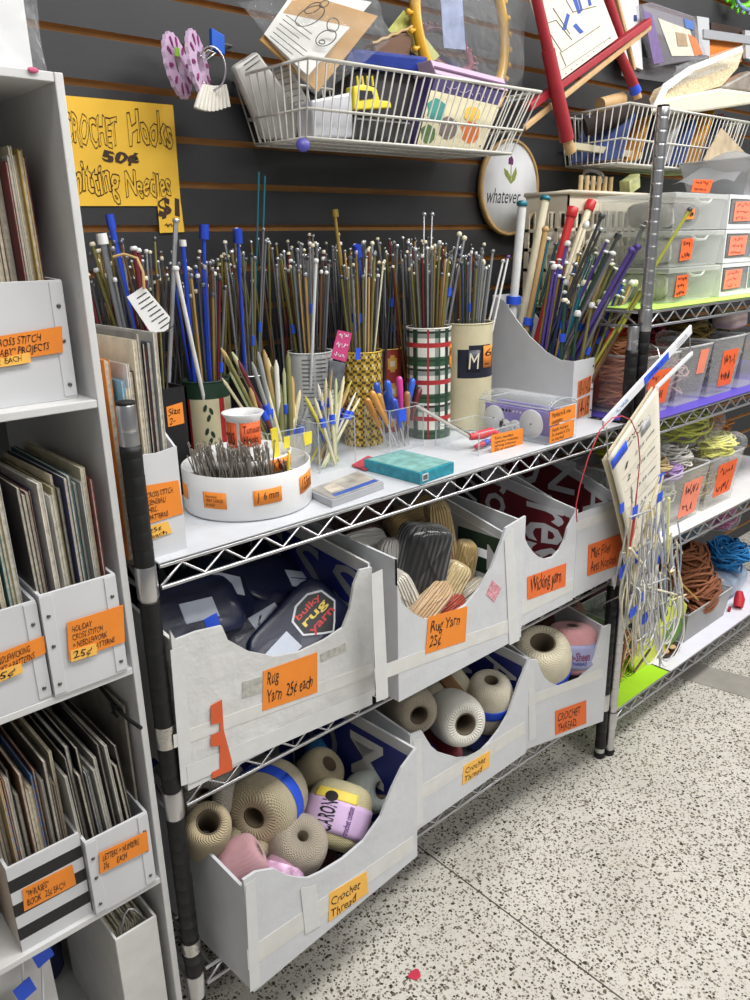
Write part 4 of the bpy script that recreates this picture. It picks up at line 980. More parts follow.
# singled-out needles, by where their knobs stand
def at(px,py,y,base,r,col,knob,label,**k):
    return needle(base,up(px,py,y=y),r,col,knob,label,None,**k)
BX=lambda u,v:(.132+.08*u,.262+.07*v,ZT+.006)
at(112,228,.30,BX(.6,.2),.0052,'blue','blue','thick bright blue knitting needle at the far left of the display',kr=.007,kl=.02,kind='sq')
at(103,243,.28,BX(.3,.1),.005,'grey','white','grey needle with a chunky white square knob at the far left',kr=.009,kl=.014,kind='sq')
at(134,250,.28,BX(.75,.3),.004,'burgundy','white','maroon needle with a white knob near the hanging paper tag',kr=.006)
at(138,252,.29,BX(.8,.5),.004,'burgundy','white','second maroon needle with a white knob, right of its twin',kr=.006)
at(176,222,.30,BX(.75,.7),.0042,'silver','silver','tall pale grey needle rising in front of the one dollar sign',kr=.006)
def tinb(k,u=0,v=0): x,y,r,h=TINS[k]; return (x+r*.6*u,y+r*.6*v,ZT+.006)
at(265,176,.32,tinb('back0',.2,0),.0018,'teal',None,'very thin teal needle standing highest above the newsprint tin')
at(259,172,.33,tinb('back0',-.2,0),.0018,'teal',None,'very thin teal needle crossing beside the highest one')
at(335,216,.33,tinb('gold',-.3,0),.0035,'gold','gold','gold needle with a big yellow square knob above the gold tin',kr=.0075,kl=.012,kind='sq')
at(338,236,.34,tinb('gold',.0,.2),.003,'tan','tan','wooden needle beside the yellow-knobbed one',kr=.005)
at(424,216,.34,tinb('plaid',-.5,.3),.002,'silver','silver','thin pale needle with a round head, left of a tall pair',kr=.0055,kind='ball')
at(432,216,.34,tinb('plaid',-.2,.3),.002,'silver','silver','thin pale needle with a round head, right of a tall pair',kr=.0055,kind='ball')
at(459,236,.26,tinb('plaid',-.8,-.4),.0032,'grey','cream','long grey needle leaning right across the plaid tin, upper of two',kr=.006,kind='ball',tape=.72)
at(464,240,.25,tinb('plaid',-.7,-.6),.0032,'grey','cream','long grey needle leaning right across the plaid tin, lower of two',kr=.006,kind='ball')
at(316,262,.24,tinb('news',-.9,-.3),.003,'white','white','white needle leaning right over the newsprint tin',kr=.005)
at(358,256,.28,tinb('diamond',-.6,-.3),.0034,'blue','blue','broad royal blue needle above the gold and diamond tins',kr=.0085,kl=.022,kind='sq')
at(238,242,.30,tinb('back0',-.3,.2),.0034,'blue','blue','broad royal blue needle above the holly tin',kr=.0085,kl=.022,kind='sq')
at(204,238,.30,tinb('floral',-.4,.3),.0034,'blue','blue','broad royal blue needle left of the holly tin top',kr=.0085,kl=.022,kind='sq')
at(183,245,.29,tinb('floral',-.9,0),.004,'blue','white','blue needle with a white square knob left of the holly tin',kr=.006,kind='sq',kl=.008)
at(176,270,.26,tinb('floral',.2,-.6),.0038,'white','white','white needle leaning left out of the holly tin',kr=.006)
at(508,258,.25,tinb('cream',.3,-.3),.0025,'white','purple','white needle with a purple tip leaning right from the cream tin',kr=.005)
at(503,262,.26,tinb('cream',.0,.1),.0025,'white','white','white needle beside the purple-tipped one in the cream tin',kr=.005)
# tip-flag tape strips and hang tag
r=thing('hang_tag','white printed paper tag on a tan string hanging over the needles at the left','tag',up(150,320,y=.235))
y=.235
P=[up(a,b,y=y) for a,b in[(127,297),(144,286),(170,317),(168,331),(151,333)]]
mb=MB(); mb.prism(P,(0,.0012,0)); mb.build('paper_tag',M('tag_paper',(222,222,220),.7),r)
u_=(P[2]-P[1]).normalized(); w_=Vector((u_.z,0,-u_.x)) if False else (P[0]-P[1]).normalized()
for k in range(9):
    a=P[1]+u_*(.010+.0085*k)+w_*.004; b=a+w_*((P[0]-P[1]).length*(.55+.3*((k*7)%3)/3))
    mb=MB(); mb.cbox((a+b)/2+Vector((0,-.0006,0)),(b-a),(0,.0006,0),u_*.0016); tag(mb.build('print_line',INK,r),None)
mb=MB(); mb.tube([up(144,289,y=y-.004),up(143,272,y=y-.01),up(137,258,y=.24),up(124,254,y=.25),up(113,257,y=.26)],.0022,6); mb.build('string',M('tan_string',(196,164,110),.9),r)
# thick needles in the diagonal file
WB=lambda u,v:(1.124+.068*u,.112+.2*v,ZT+.01)
G='needles in the diagonal file'
def wn(px,py,y,u,v,r,col,knob,label,**k): return needle(WB(u,v),up(px,py,y=y),r,col,knob,label,k.pop('group',None),**k)
wn(522,206,.27,.1,.95,.0105,'white','teal','jumbo white needle with a teal cap, left one of two in the diagonal file',kr=.0125,kl=.012,tape=.55)
wn(545,200,.28,.3,.98,.0105,'cream','teal','jumbo cream needle with a teal cap, right one of two in the diagonal file',kr=.0135,kl=.010)
wn(545,232,.25,.2,.85,.007,'tan','tan','thick wooden needle beside the jumbo white pair',kr=.009,kind='ball',tape=.5)
wn(572,212,.23,.25,.75,.0105,'red','red','jumbo red needle with a red hexagonal cap in the diagonal file',kr=.0145,kl=.010,kind='hex')
wn(590,206,.25,.4,.8,.0085,'cream','red','jumbo cream needle with a red hexagonal cap in the diagonal file',kr=.0135,kl=.012,kind='hex')
wn(585,228,.22,.35,.7,.005,'cream','white','cream needle with a long white cap, left one of two',kr=.008,kl=.016)
wn(594,231,.22,.45,.7,.005,'cream','white','cream needle with a long white cap, right one of two',kr=.008,kl=.016)
wn(567,246,.21,.3,.65,.0045,'purple','white','purple needle with a white cap in front of the red one',kr=.0075,kl=.012,tape=.6)
wn(583,286,.15,.3,.4,.0055,'teal','cream','teal and cream needle with a butter cap, left one of two at the front',kr=.0075,kl=.014,tape=.3)
wn(590,287,.15,.4,.4,.0055,'cream','cream','cream needle with a butter cap, right one of two at the front',kr=.0075,kl=.014)
wn(646,222,.012,.5,.3,.004,'grey','silver','long grey needle reaching far right to the chrome post, upper one',kr=.0075,kl=.003)
wn(643,226,.014,.4,.25,.004,'grey','silver','long grey needle reaching far right to the chrome post, lower one',kr=.0075,kl=.003)
wn(637,248,.018,.6,.4,.0055,'purple','purple','lilac needle with a lilac cap leaning right, front one of a pair',kr=.0085,kl=.008)
wn(631,251,.022,.5,.45,.0055,'purple','purple','lilac needle with a lilac cap leaning right, rear one of a pair',kr=.0085,kl=.008)
wn(689,211,-.035,.55,.15,.0038,'lime','pewter','long yellow-green needle leaning farthest right across the clear drawers',kr=.006,kl=.008)
wn(601,218,.11,.5,.8,.004,'pewter','pewter','dark needle with a black cap against the cream crate',kr=.008,kl=.010)
wn(617,238,.05,.6,.6,.004,'pewter','pewter','dark needle with a square black cap right of the white-capped ones',kr=.008,kl=.010,kind='sq')
wn(612,254,.06,.6,.6,.0045,'grey','white','grey needle with a wide white cap below the long grey pair',kr=.009,kl=.006)
wn(644,288,.012,.8,.1,.004,'lime','white','green needle with a white cap at the lower right of the file',kr=.007,kl=.003)
wn(641,291,.02,.7,.05,.0045,'brown','white','brown needle with a white cap at the lower right of the file',kr=.007,kl=.003)
wn(613,328,.08,.8,.02,.0045,'red','white','dark red needle with a white cap lowest at the front of the file',kr=.008,kl=.006)
rg=random.Random(41)
for i in range(62):
    v=rg.random()**.85; u=rg.random()
    px=540+(1-v)*(28+78*u)+v*62*u; py=322-v*84-u*30*(1-v)+rg.uniform(-10,14)
    yy=.095+.19*v; yy=min(yy,.095+.19*v if px<600 else .10)
    c=rg.choice(['navy','teal','gold','grey','purple','olive','tan','bronze','blue','grey','pewter','dark green','olive','pewter']); kn=rg.choice(['white','white','cream','white','silver'])
    wn(px,py,yy,min(1,max(0,u*.8+rg.uniform(0,.2))),v*.9,rg.uniform(.0028,.0044),c,kn,f'{c} needle with a {kn} cap among those in the diagonal file',group=G,tape=rg.uniform(.3,.7) if rg.random()<.3 else None,kr=rg.uniform(.006,.0085),kl=rg.choice([.004,.007,.012]))
# ================================================================ round organiser
GLOSSW=M('white_plastic',(226,226,226),.3,noise=.03,coat=.2)
ox,oy,orr,oh=.2535,.132,.105,.072
og=thing('round_organizer','round white two-tier organizer with orange size labels, full of crochet hooks','organizer',(ox,oy,ZT))
T=Matrix.Translation((ox,oy,ZT))
mb=MB(); mb.lathe([(0,.002),(orr-.004,.002),(orr-.002,.001),(orr,.004),(orr,oh-.001),(orr-.0012,oh),(orr-.0024,oh-.001),(orr-.0026,.006),(0,.005)],64,T); mb.build('outer_bowl',GLOSSW,og)
mb=MB(); mb.lathe([(.046,.006),(.046,.06),(.052,.068),(.072,.074),(.075,.088),(.0735,.088),(.070,.077),(.034,.076),(.030,.084),(.0265,.10),(.0255,.125),(.028,.143),(.0345,.152),(.0335,.153),(.026,.146),(.0235,.126),(.024,.09),(.0,.088)],56,T); mb.build('upper_tier',GLOSSW,og)
for a in(math.radians(170),math.radians(292),math.radians(345),math.radians(60),math.radians(110)):
    mb=MB(); p0=Vector((ox+.045*math.cos(a),oy+.045*math.sin(a),ZT+.036)); p1=Vector((ox+.1025*math.cos(a),oy+.1025*math.sin(a),ZT+.036)); mb.bar(p0,p1,.0025,.062); mb.build('divider',GLOSSW,og)
def ol(a,hw,z0,z1,lines,mat=ORANGE,r=orr,tilt=0): return cyl_label(og,ox,oy,r,math.radians(a-hw),math.radians(a+hw),z0,z1,mat,lines,tilt)
ol(208,11,.022,.048,['Assorted','VERY LARGE','& small']); ol(254,12.5,.026,.050,['J  6 mm'],tilt=.002); ol(300,12,.028,.056,['I 5.5mm'],tilt=.004); ol(168,6,.026,.05,[])
ol(286,20,.066,.086,['K 6.5mm'],r=.0755); 
ol(268,44,.100,.140,['Tunisian','Hooks'],mat=M('red_orange_paper',(240,104,50),.7),r=.0262); ol(178,34,.098,.140,['Hooks'],mat=M('red_orange_paper',(240,104,50),.7),r=.0262)
STEEL=M('steel_hook',(160,153,143),.38,.8,noise=.1)
rg=random.Random(9)
for i in range(130):
    a=math.radians(rg.uniform(176,268)); r=rg.uniform(.056,.095); bx,by=ox+r*math.cos(a),oy+r*math.sin(a)
    L=rg.uniform(.088,.112); d=Vector((rg.uniform(-.32,.16),rg.uniform(-.05,.16),1)).normalized()
    B=Vector((bx-d.x*.03,by-d.y*.03,ZT+.008)); 
    rr=math.hypot(B.x-ox,B.y-oy)
    if rr>.095: B.x=ox+(B.x-ox)*.095/rr; B.y=oy+(B.y-oy)*.095/rr
    if rr<.052: B.x=ox+(B.x-ox)*.052/rr; B.y=oy+(B.y-oy)*.052/rr
    mb=MB(); P=B+d*L; s=d.orthogonal().normalized(); s=Matrix.Rotation(rg.uniform(0,6.28),3,d)@s
    mb.tube([B,B+d*(L-.012),B+d*(L-.006)+s*.0006,P+s*.0014,P+d*.002,P-s*.0012+d*.0005,P-s*.0016-d*.002],[.0012,.0012,.0010,.0011,.0010,.0007,.0005],5)
    mb.build('steel_crochet_hook',STEEL,label='thin steel crochet hook in the crowded front section of the round organizer',cat='crochet hook',group='steel hooks in the round organizer')
def hook(B,P,r,mat,label,hm=None,hl=.05,name='crochet_hook',group=None):
    B=Vector(B);P=Vector(P); d=(P-B).normalized(); s=d.orthogonal().normalized()
    mb=MB(); mb.tube([B,P-d*.012,P-d*.006-s*.0005,P+s*.001,P+d*.002,P-s*.0016],[r,r,r*.6,r*.7,r*.6,r*.3],7); o=mb.build(name,mat,label=label,cat='crochet hook',group=group,mw=Matrix.Translation(B)); return o
YEL=M('yellow_plastic',(232,214,60),.4); 
oa=lambda a,r,z:Vector((ox+r*math.cos(math.radians(a)),oy+r*math.sin(math.radians(a)),ZT+z))
hook(oa(282,.088,.008),oa(280,.094,.098)+Vector((.004,-.0,0)),.0028,YEL,'yellow crochet hook standing in front of the white upper tier')
mb=MB(); p=oa(315,.05,.10); mb.cbox(p+Vector((0,0,.0)),(.012,0,.002),(0,.003,0),(-.003,0,.05)); mb.build('crochet_hook',YEL,label='flat yellow hook handle above the K 6.5mm label',cat='crochet hook',mw=Matrix.Translation(p-Vector((0,0,.025))))
for k,(c,lab) in enumerate((((150,60,60),'slim red crochet hook leaning in the right section of the organizer'),((196,196,198),'slim silver crochet hook leaning in the right section of the organizer'),((110,110,112),'slim dark crochet hook leaning in the right section of the organizer'))):
    hook(oa(300,.092-.004*k,.010),oa(278,.078+.006*k,.085),.0018,M('hookcol%d'%k,c,.35,.4),lab)
r=thing('hook_packet','clear packet with a yellow header in the upper tier of the round organizer','packet',oa(335,.06,.09))
P=[up(a,b,y=.10) for a,b in[(284,437),(312,431),(311,452),(285,466)]]
mb=MB(); mb.prism(P,(0,.002,0)); mb.build('pouch',clear('packet_film',(235,235,225),.25),r)
for A in([(303,433),(312,431),(312,443),(305,446)],[(284,437),(290,436),(290,447),(284,449)]):
    mb=MB(); mb.prism([up(a,b,y=.099) for a,b in A],(0,.0006,0)); mb.build('yellow_patch',M('yellow_patch',(236,220,70),.5),r)
# ================================================================ acrylic boxes of hooks
ACR=clear('acrylic',(246,249,250),.02,.04); ACRE=clear('acrylic_edge',(214,222,224),.38,.1)
def clearbox(label,x0,y0,x1,y1,h,z=ZT,cat='acrylic box',t=.002,name='acrylic_box',mat=None,edge=None):
    r=thing(name,label,cat,((x0+x1)/2,(y0+y1)/2,z))
    mat=mat or ACR
    for a in((x0,y0,x1,y0+t),(x0,y1-t,x1,y1),(x0,y0+t,x0+t,y1-t),(x1-t,y0+t,x1,y1-t)):
        mb=MB(); mb.box(a[0],a[1],z+.0005,a[2],a[3],z+h); mb.build('side_wall',mat,r)
    mb=MB(); mb.box(x0,y0,z+.0002,x1,y1,z+.003); mb.build('base',mat,r)
    mb=MB(); 
    for p,q in(((x0,y0),(x1,y0)),((x1,y0),(x1,y1)),((x1,y1),(x0,y1)),((x0,y1),(x0,y0))): mb.bar((p[0],p[1],z+h),(q[0],q[1],z+h),.0018,.0014)
    for p in((x0,y0),(x1,y0),(x1,y1),(x0,y1)): mb.box(p[0]-.0009,p[1]-.0009,z,p[0]+.0009,p[1]+.0009,z+h)
    mb.build('rim_edges',edge or ACRE,r); return r
clearbox('clear acrylic box of colourful double pointed needles beside the round organizer',.440,.178,.528,.250,.095)
ab2=clearbox('clear acrylic box of fat-handled crochet hooks in front of the plaid tin',.628,.188,.724,.262,.088)
clearbox('small clear box of pale wooden double pointed needles behind the round organizer',.352,.212,.434,.282,.085)
DP=[('cream',(224,214,176)),('pale green',(186,196,150)),('tan',(190,160,104)),('yellow',(214,200,80)),('grey',(150,152,152)),('burgundy',(110,44,54)),('blue',(48,84,190)),('olive',(120,118,70)),('white',(224,222,214))]
def dpn(B,P,r,c,label,group,band=None):
    B=Vector(B);P=Vector(P);d=(P-B).normalized()
    mb=MB(); mb.tube([B,B+d*.012,P-d*.012,P],[r*.3,r,r,r*.3],7); o=mb.build('double_pointed_needle',M('dpn_'+c[0].replace(' ','_'),c[1],.5),label=label,cat='double pointed needle',group=group,mw=Matrix.Translation(B))
    if band is not None:
        q=B+(P-B)*band; mb=MB(); mb.cyl(q-d*.009,q+d*.009,r*1.7,n=8); mb.build('tape_band',BLUET,o)
rg=random.Random(12)
tops1=[(350,385),(343,388),(336,378),(330,390),(322,392),(356,392),(347,398),(338,402),(315,398),(308,404),(318,384),(352,380),(332,370),(326,378),(360,398),(344,376),(312,412),(305,396),(340,390),(349,404),(355,406),(323,404)]
for i,(px,py) in enumerate(tops1):
    u=(px-300)/60; bx=.450+.068*min(1,max(0,(1-u)*.7+rg.uniform(0,.3))); by=.188+.05*rg.random()
    c=rg.choice([DP[0],DP[1],DP[2],DP[3],DP[4],DP[5],DP[7],DP[8],DP[6] if rg.random()<.3 else DP[0]]); P=up(px,py,y=rg.uniform(.20,.235)); P.x=min(P.x,.60)
    dpn((bx,by,ZT+.005),P,rg.uniform(.002,.0034),c,f'{c[0]} double pointed needle in the acrylic box by the round organizer','needles in the near acrylic box',rg.uniform(.5,.75) if rg.random()<.5 else None)
tops2=[(221,348),(226,356),(232,352),(238,360),(245,372),(252,362),(258,352),(264,350),(268,358),(272,366),(230,372),(240,384),(262,372),(276,360),(284,368),(288,352),(292,376),(250,388),(222,378),(300,390),(310,402),(280,384),(270,392),(296,400)]
for i,(px,py) in enumerate(tops2):
    u=(px-220)/80; bx=.392+.036*rg.random(); by=.22+.052*rg.random()
    c=rg.choice([DP[0],DP[0],DP[1],DP[2],DP[8],DP[7],DP[4],DP[5]]); P=up(px,py,y=rg.uniform(.22,.25))
    dpn((bx,by,ZT+.005),P,rg.uniform(.0026,.0052),c,f'{c[0]} double pointed needle leaning left behind the round organizer','wooden needles behind the round organizer',rg.uniform(.4,.6) if rg.random()<.35 else None)
HB=[((371,391),(214,150,70),'orange-tan'),((378,393),(190,140,70),'tan'),((376,382),(44,92,196),'bright blue'),((387,380),(50,98,204),'sky blue'),((386,391),(44,86,190),'deep blue'),((399,376),(208,62,150),'magenta pink'),((413,378),(46,96,208),'large royal blue'),((407,391),(160,112,62),'brown'),((420,387),(98,30,34),'dark maroon'),((393,398),(50,80,190),'short blue'),((366,398),(204,140,66),'light orange')]
for i,((px,py),c,nm) in enumerate(HB):
    u=(px-366)/54; bx=.660+.052*u; by=.20+.048*((i*5)%11)/11
    P=up(px,py,y=by+.004); B=Vector((bx,by,ZT+.004)); d=(P-B).normalized(); L=(P-B).length
    r=thing('crochet_hook',f'crochet hook with {nm} rounded handle in the clear box by the plaid tin','crochet hook',B)
    hl=min(.082,L*.62)
    mb=MB(); q=P-d*hl
    mb.tube([q,q+d*.006,q+d*hl*.35,q+d*hl*.7,P-d*.008,P-d*.002,P],[.003,.0042,.0052,.0068,.0072,.0052,.001],12); mb.build('handle',M('handle_'+nm.replace(' ','_').replace('-','_'),c,.35,noise=.1,coat=.3),r)
    s=d.orthogonal().normalized(); mb=MB(); mb.tube([q+d*.004,B+d*.012,B+d*.006-s*.0012,B+s*.0012,B+s*.0026+d*.004],[.0019,.0019,.0012,.0011,.0005],6); mb.build('shaft',CHROME,r)
label4(ab2,[Vector((.652,.186,ZT+.088))+Vector((0,-.0,0)),Vector((.672,.186,ZT+.087)),Vector((.672,.186,ZT+.062)),Vector((.652,.186,ZT+.063))],None,mat=BLUET,name='tape_flag')
# pink packaged hook card hanging from the newsprint tin
r=thing('packaged_hook','pink carded packet with clear pouch standing against the gold tin','packet',up(336,385,y=.245))
P=[up(a,b,y=.245) for a,b in[(338,330),(352,333),(346,362),(331,358)]]
mb=MB(); mb.prism(P,(0,.0015,0)); cpk=mb.build('header_card',M('pink_card',(190,64,118),.5),r)
scribble(cpk,P[0],P[1],P[2],P[3],Vector((0,-1,0)),.0004,3,WHITEP)
P=[up(a,b,y=.245) for a,b in[(330,360),(346,363),(343,392),(328,388)]]
P[2].z=max(P[2].z,ZT+.002);
mb=MB(); mb.prism(P,(0,.006,0)); mb.build('pouch',M('pouch_dark',(96,98,104),.15,noise=.3,nscale=70,coat=.6),r,bevel=.002)
mb=MB(); mb.cbox(up(358,354,y=.24),(.012,0,0),(0,.001,0),(.002,0,.022)); mb.build('price_flag',BLUET,label='small blue tape flag in front of the gold tin',cat='tape flag')
# ================================================================ DVD case, teal box
def flatbox(px4,z,h,mats,name,label,cat,mf=None):
    A=[up(a,b,z=z) for a,b in px4]
    r=thing(name,label,cat,sum(A,Vector())/4); return r,A
r,A=flatbox([(308,497),(332,508),(384,489),(358,478)],ZT,.0,None,'dvd_case','clear DVD case with a pale printed cover and blue band at the shelf front','dvd case')
mb=MB(); mb.prism(A,(0,0,.013)); mb.build('case',M('case_grey',(170,172,176),.25,noise=.05),r,bevel=.0012)
up13=Vector((0,0,.0136)); ct=sum(A,Vector())/4
mb=MB(); mb.prism([ct+(p-ct)*.93+up13 for p in A],(0,0,.0004)); mb.build('cover_print',M('dvd_print',(176,172,164),.3,noise=.45,nscale=28,coat=.5),r)
q=lambda u,v:(A[1]*(1-u)+A[2]*u)*(1-v)+(A[0]*(1-u)+A[3]*u)*v
mb=MB(); mb.prism([q(.12,.10)+up13,q(.95,.10)+up13,q(.95,.26)+up13,q(.12,.26)+up13],(0,0,.0009)); mb.build('blue_band',M('band_blue',(52,92,176),.3),r)
mb=MB(); mb.prism([q(.15,.35)+up13,q(.4,.35)+up13,q(.42,.8)+up13,q(.2,.8)+up13],(0,0,.0008)); mb.build('picture_patch',M('dvd_patch',(206,196,180),.3,noise=.3,nscale=60),r)
r,A=flatbox([(364,470),(420,485),(454,473),(402,460)],ZT,.0,None,'craft_box','flat teal craft box with pale top and a barcode, at the shelf front','box')
TEAL=M('teal_print',(40,140,160),.45,noise=.25,nscale=90)
mb=MB(); mb.prism(A,(0,0,.021)); mb.build('carton',TEAL,r,bevel=.001)
upt=Vector((0,0,.0212)); ct=sum(A,Vector())/4
mb=MB(); mb.prism([ct+(p-ct)*.92+upt for p in A],(0,0,.0004)); mb.build('top_print',M('teal_top',(128,178,172),.45,noise=.3,nscale=50),r)
d1=(A[2]-A[1]).normalized(); 
mb=MB(); nrm=Vector((d1.y,-d1.x,0)); mb.prism([A[1]+d1*.006+nrm*.0005+Vector((0,0,z)) for z in(.005,.018)]+[A[1]+d1*.022+nrm*.0005+Vector((0,0,z)) for z in(.018,.005)],nrm*.0003); bc=mb.build('barcode_panel',WHITEP,r)
mb=MB()
for k in range(7): mb.prism([A[1]+d1*(.008+.0018*k)+nrm*.0010+Vector((0,0,z)) for z in(.007,.016)]+[A[1]+d1*(.0089+.0018*k)+nrm*.0010+Vector((0,0,z)) for z in(.016,.007)],nrm*.0002)
mb.build('barcode_bars',INK,bc)
mb=MB()
P=[up(a,b,z=ZT+.002) for a,b in[(352,466),(366,471),(384,462),(368,457)]]; mb.prism(P,(0,0,.003)); mb.build('red_card',M('red_card',(190,70,84),.5),label='red card lying behind the teal craft box',cat='card')
# ================================================================ tray and gauge box
tr=clearbox('low clear tray of scissors and red-handled tools with an orange note',.738,.048,.862,.165,.046,name='clear_tray',cat='tray')
label4px(tr,[(491,435),(523,428),(522,447),(491,454)],['Yarn needles','tapestry needles','sewing notions','25¢ as marked'],y=.0475,mat=ORANGE)
r=thing('scissors','grey and white long-bladed tool with red handle lying across the clear tray','scissors',(.80,.10,ZT+.03))
a=up(417,406,y=.20); b=up(470,437,y=.095); 
mb=MB(); mb.bar(a,b,.012,.004); mb.build('blade',M('tool_grey',(190,188,182),.35,.3),r,bevel=.001)
a2=a+Vector((.012,0,-.008)); b2=b+Vector((.02,0,-.006)); mb=MB(); mb.bar(a2,b2,.008,.004); mb.build('blade',M('tool_dark',(70,70,72),.35,.5),r,bevel=.001)
mb=MB(); c=up(482,434,y=.085); mb.tube([b,b+Vector((.03,-.01,.002)),c+Vector((.03,0,0)),c+Vector((.05,-.006,-.012))],[.007,.010,.009,.006],10); mb.build('handle',M('red_handle',(214,60,70),.4),r)
mb=MB(); p=Vector((.76,.075,ZT+.010)); mb.tube([p,p+Vector((.03,.005,.001)),p+Vector((.07,.01,.001))],[.005,.006,.004],8); o=mb.build('seam_ripper',M('red_tool',(190,60,76),.4),label='red tool with a blue tape band lying in the clear tray',cat='tool')
mb=MB(); mb.cyl(p+Vector((.03,.005,.001)),p+Vector((.045,.007,.001)),.0068); mb.build('tape_band',BLUET,o)
gb=thing('gauge_box','clear hinged box with white discs and a lilac needle gauge at the shelf front','box',(.955,.09,ZT))
gx0,gx1,gy0,gy1,gh=.900,1.004,.002,.188,.074
for a in((gx0,gy0,gx1,gy0+.002),(gx0,gy1-.002,gx1,gy1),(gx0,gy0,gx0+.002,gy1),(gx1-.002,gy0,gx1,gy1)):
    mb=MB(); mb.box(a[0],a[1],ZT+.0005,a[2],a[3],ZT+gh); mb.build('side_wall',ACR,gb)
mb=MB(); mb.box(gx0,gy0,ZT+.0002,gx1,gy1,ZT+.003); mb.build('base',ACRE,gb)
mb=MB(); mb.grid(lambda u,v:Vector((gx0+(gx1-gx0)*u,gy0+(gy1-gy0)*v,ZT+gh+.018*math.sin(math.pi*u)**.6)),12,6); mb.build('lid',ACR,gb,solid=.0015)
mb=MB(); mb.tube([(gx0,gy0,ZT+gh),(gx1,gy0,ZT+gh),(gx1,gy1,ZT+gh),(gx0,gy1,ZT+gh)],.0014,5,True); mb.tube([Vector((gx0+(gx1-gx0)*u/12,gy0,ZT+gh+.018*math.sin(math.pi*u/12)**.6)) for u in range(13)],.0013,5); mb.build('rim_edges',ACRE,gb)
label4(gb,[Vector((gx0+.004,gy0,ZT+.070)),Vector((gx1-.01,gy0,ZT+.074)),Vector((gx1-.01,gy0,ZT+.044)),Vector((gx0+.004,gy0,ZT+.040))],['Markers & row','counters'],mat=ORANGE)
label4(gb,[Vector((gx0+.006,gy0,ZT+.037)),Vector((gx1-.012,gy0,ZT+.041)),Vector((gx1-.012,gy0,ZT+.004)),Vector((gx0+.006,gy0,ZT+.003))],['Stitch holders','& counters 25¢','as marked'],mat=ORANGE,off=.0016)
LIL=M('lilac_gauge',(150,136,200),.4)
mb=MB(); mb.box(gx0+.012,gy0+.01,ZT+.046,gx0+.016,gy1-.008,ZT+.066); go=mb.build('needle_gauge',LIL,label='lilac strip gauge with a row of punched holes inside the clear hinged box',cat='gauge')
for k in range(15):
    y=gy1-.02-.0095*k; rr=.0042-.0002*k; mb=MB(); mb.ell((gx0+.0117,y,ZT+.056),.0004,rr,rr,8,6); mb.build('hole',INK if k<7 else WHITEP,go)
mb=MB(); mb.box(gx0+.05,gy0+.012,ZT+.004,gx0+.056,gy1-.01,ZT+.068); mb.build('plastic_sheet',LIL,label='lilac plastic panel standing in the middle of the clear hinged box',cat='plastic sheet')
for k,(y,z,rr) in enumerate(((.050,.034,.030),(.152,.032,.028),(.092,.020,.016),(.122,.020,.014))):
    x=gx0+.008+.0015*(k%2)
    lab=['large white disc nearest the shelf front in the hinged box','large white disc at the back of the hinged box','small white disc, nearer of two in the hinged box','small white disc, farther of two in the hinged box'][k]
    r=thing('bobbin_disc',lab,'disc',(x,y,ZT+z-rr+.003))
    Tm=Matrix.Translation((x,y,ZT+z+.003))@Matrix.Rotation(math.pi/2,4,'Y')
    mb=MB(); mb.lathe([(.0015,-.0015),(rr,-.0015),(rr+.0006,0),(rr,.0015),(.0015,.0015)],32,Tm); mb.build('disc',GLOSSW,r)
    mb=MB(); mb.lathe([(0,-.0022),(.002,-.0021),(.002,.0021),(0,.0022)],10,Tm); mb.build('hub',INK,r)
# ================================================================ sign on the wall
PSIGN=M('yellow_sign',(246,196,62),.65,noise=.03)
r=thing('price_sign','yellow handwritten Crochet Hooks 50 cent sign taped to the slat wall','sign',up(120,215,y=.458))
P=[up(a,b,y=.4575) for a,b in[(60,95),(173,105),(181,206),(66,206)]]
mb=MB(); mb.prism(P,(0,.0012,0)); sg=mb.build('sign_sheet',PSIGN,r)
P2=[up(a,b,y=.4562) for a,b in[(157,197),(180,196),(184.5,232),(160,233)]]
mb=MB(); mb.prism(P2,(0,.001,0)); sg2=mb.build('price_flap',PSIGN,r)
BR=M('brown_marker',(66,44,26),.6)
def sgn(st,l,b_,rr,t,par,outline=0,bold=0,shear=.05,y=.4566,mat=None):
    o=up(l,b_,y=y); w=up(rr,b_,y=y).x-o.x; h=up(l,t,y=y).z-o.z
    return writing(st,par,o,(1,0,-.0),(0,0,1),w,h,mat or BR,'lettering',shear,outline,bold,jig=1)
sgn('CROCHET',66,145,120,112,sg,outline=.014,bold=.03); sgn('Hooks',130,145,173,110,sg,outline=.014,bold=.03)
sgn('50¢',103,165,140,150,sg,bold=.045); sgn('Knitting',64,203,122,160,sg,outline=.014,bold=.03); sgn('Needles',127,197,172,170,sg,outline=.014,bold=.03)
sgn('$1',159,219,180,198,sg2,bold=.05,y=.4555); scribble(sg2,up(163,222,y=.4555),up(179,221,y=.4555),up(179,228,y=.4555),up(163,229,y=.4555),Vector((0,-1,0)),.0002,1,BR)
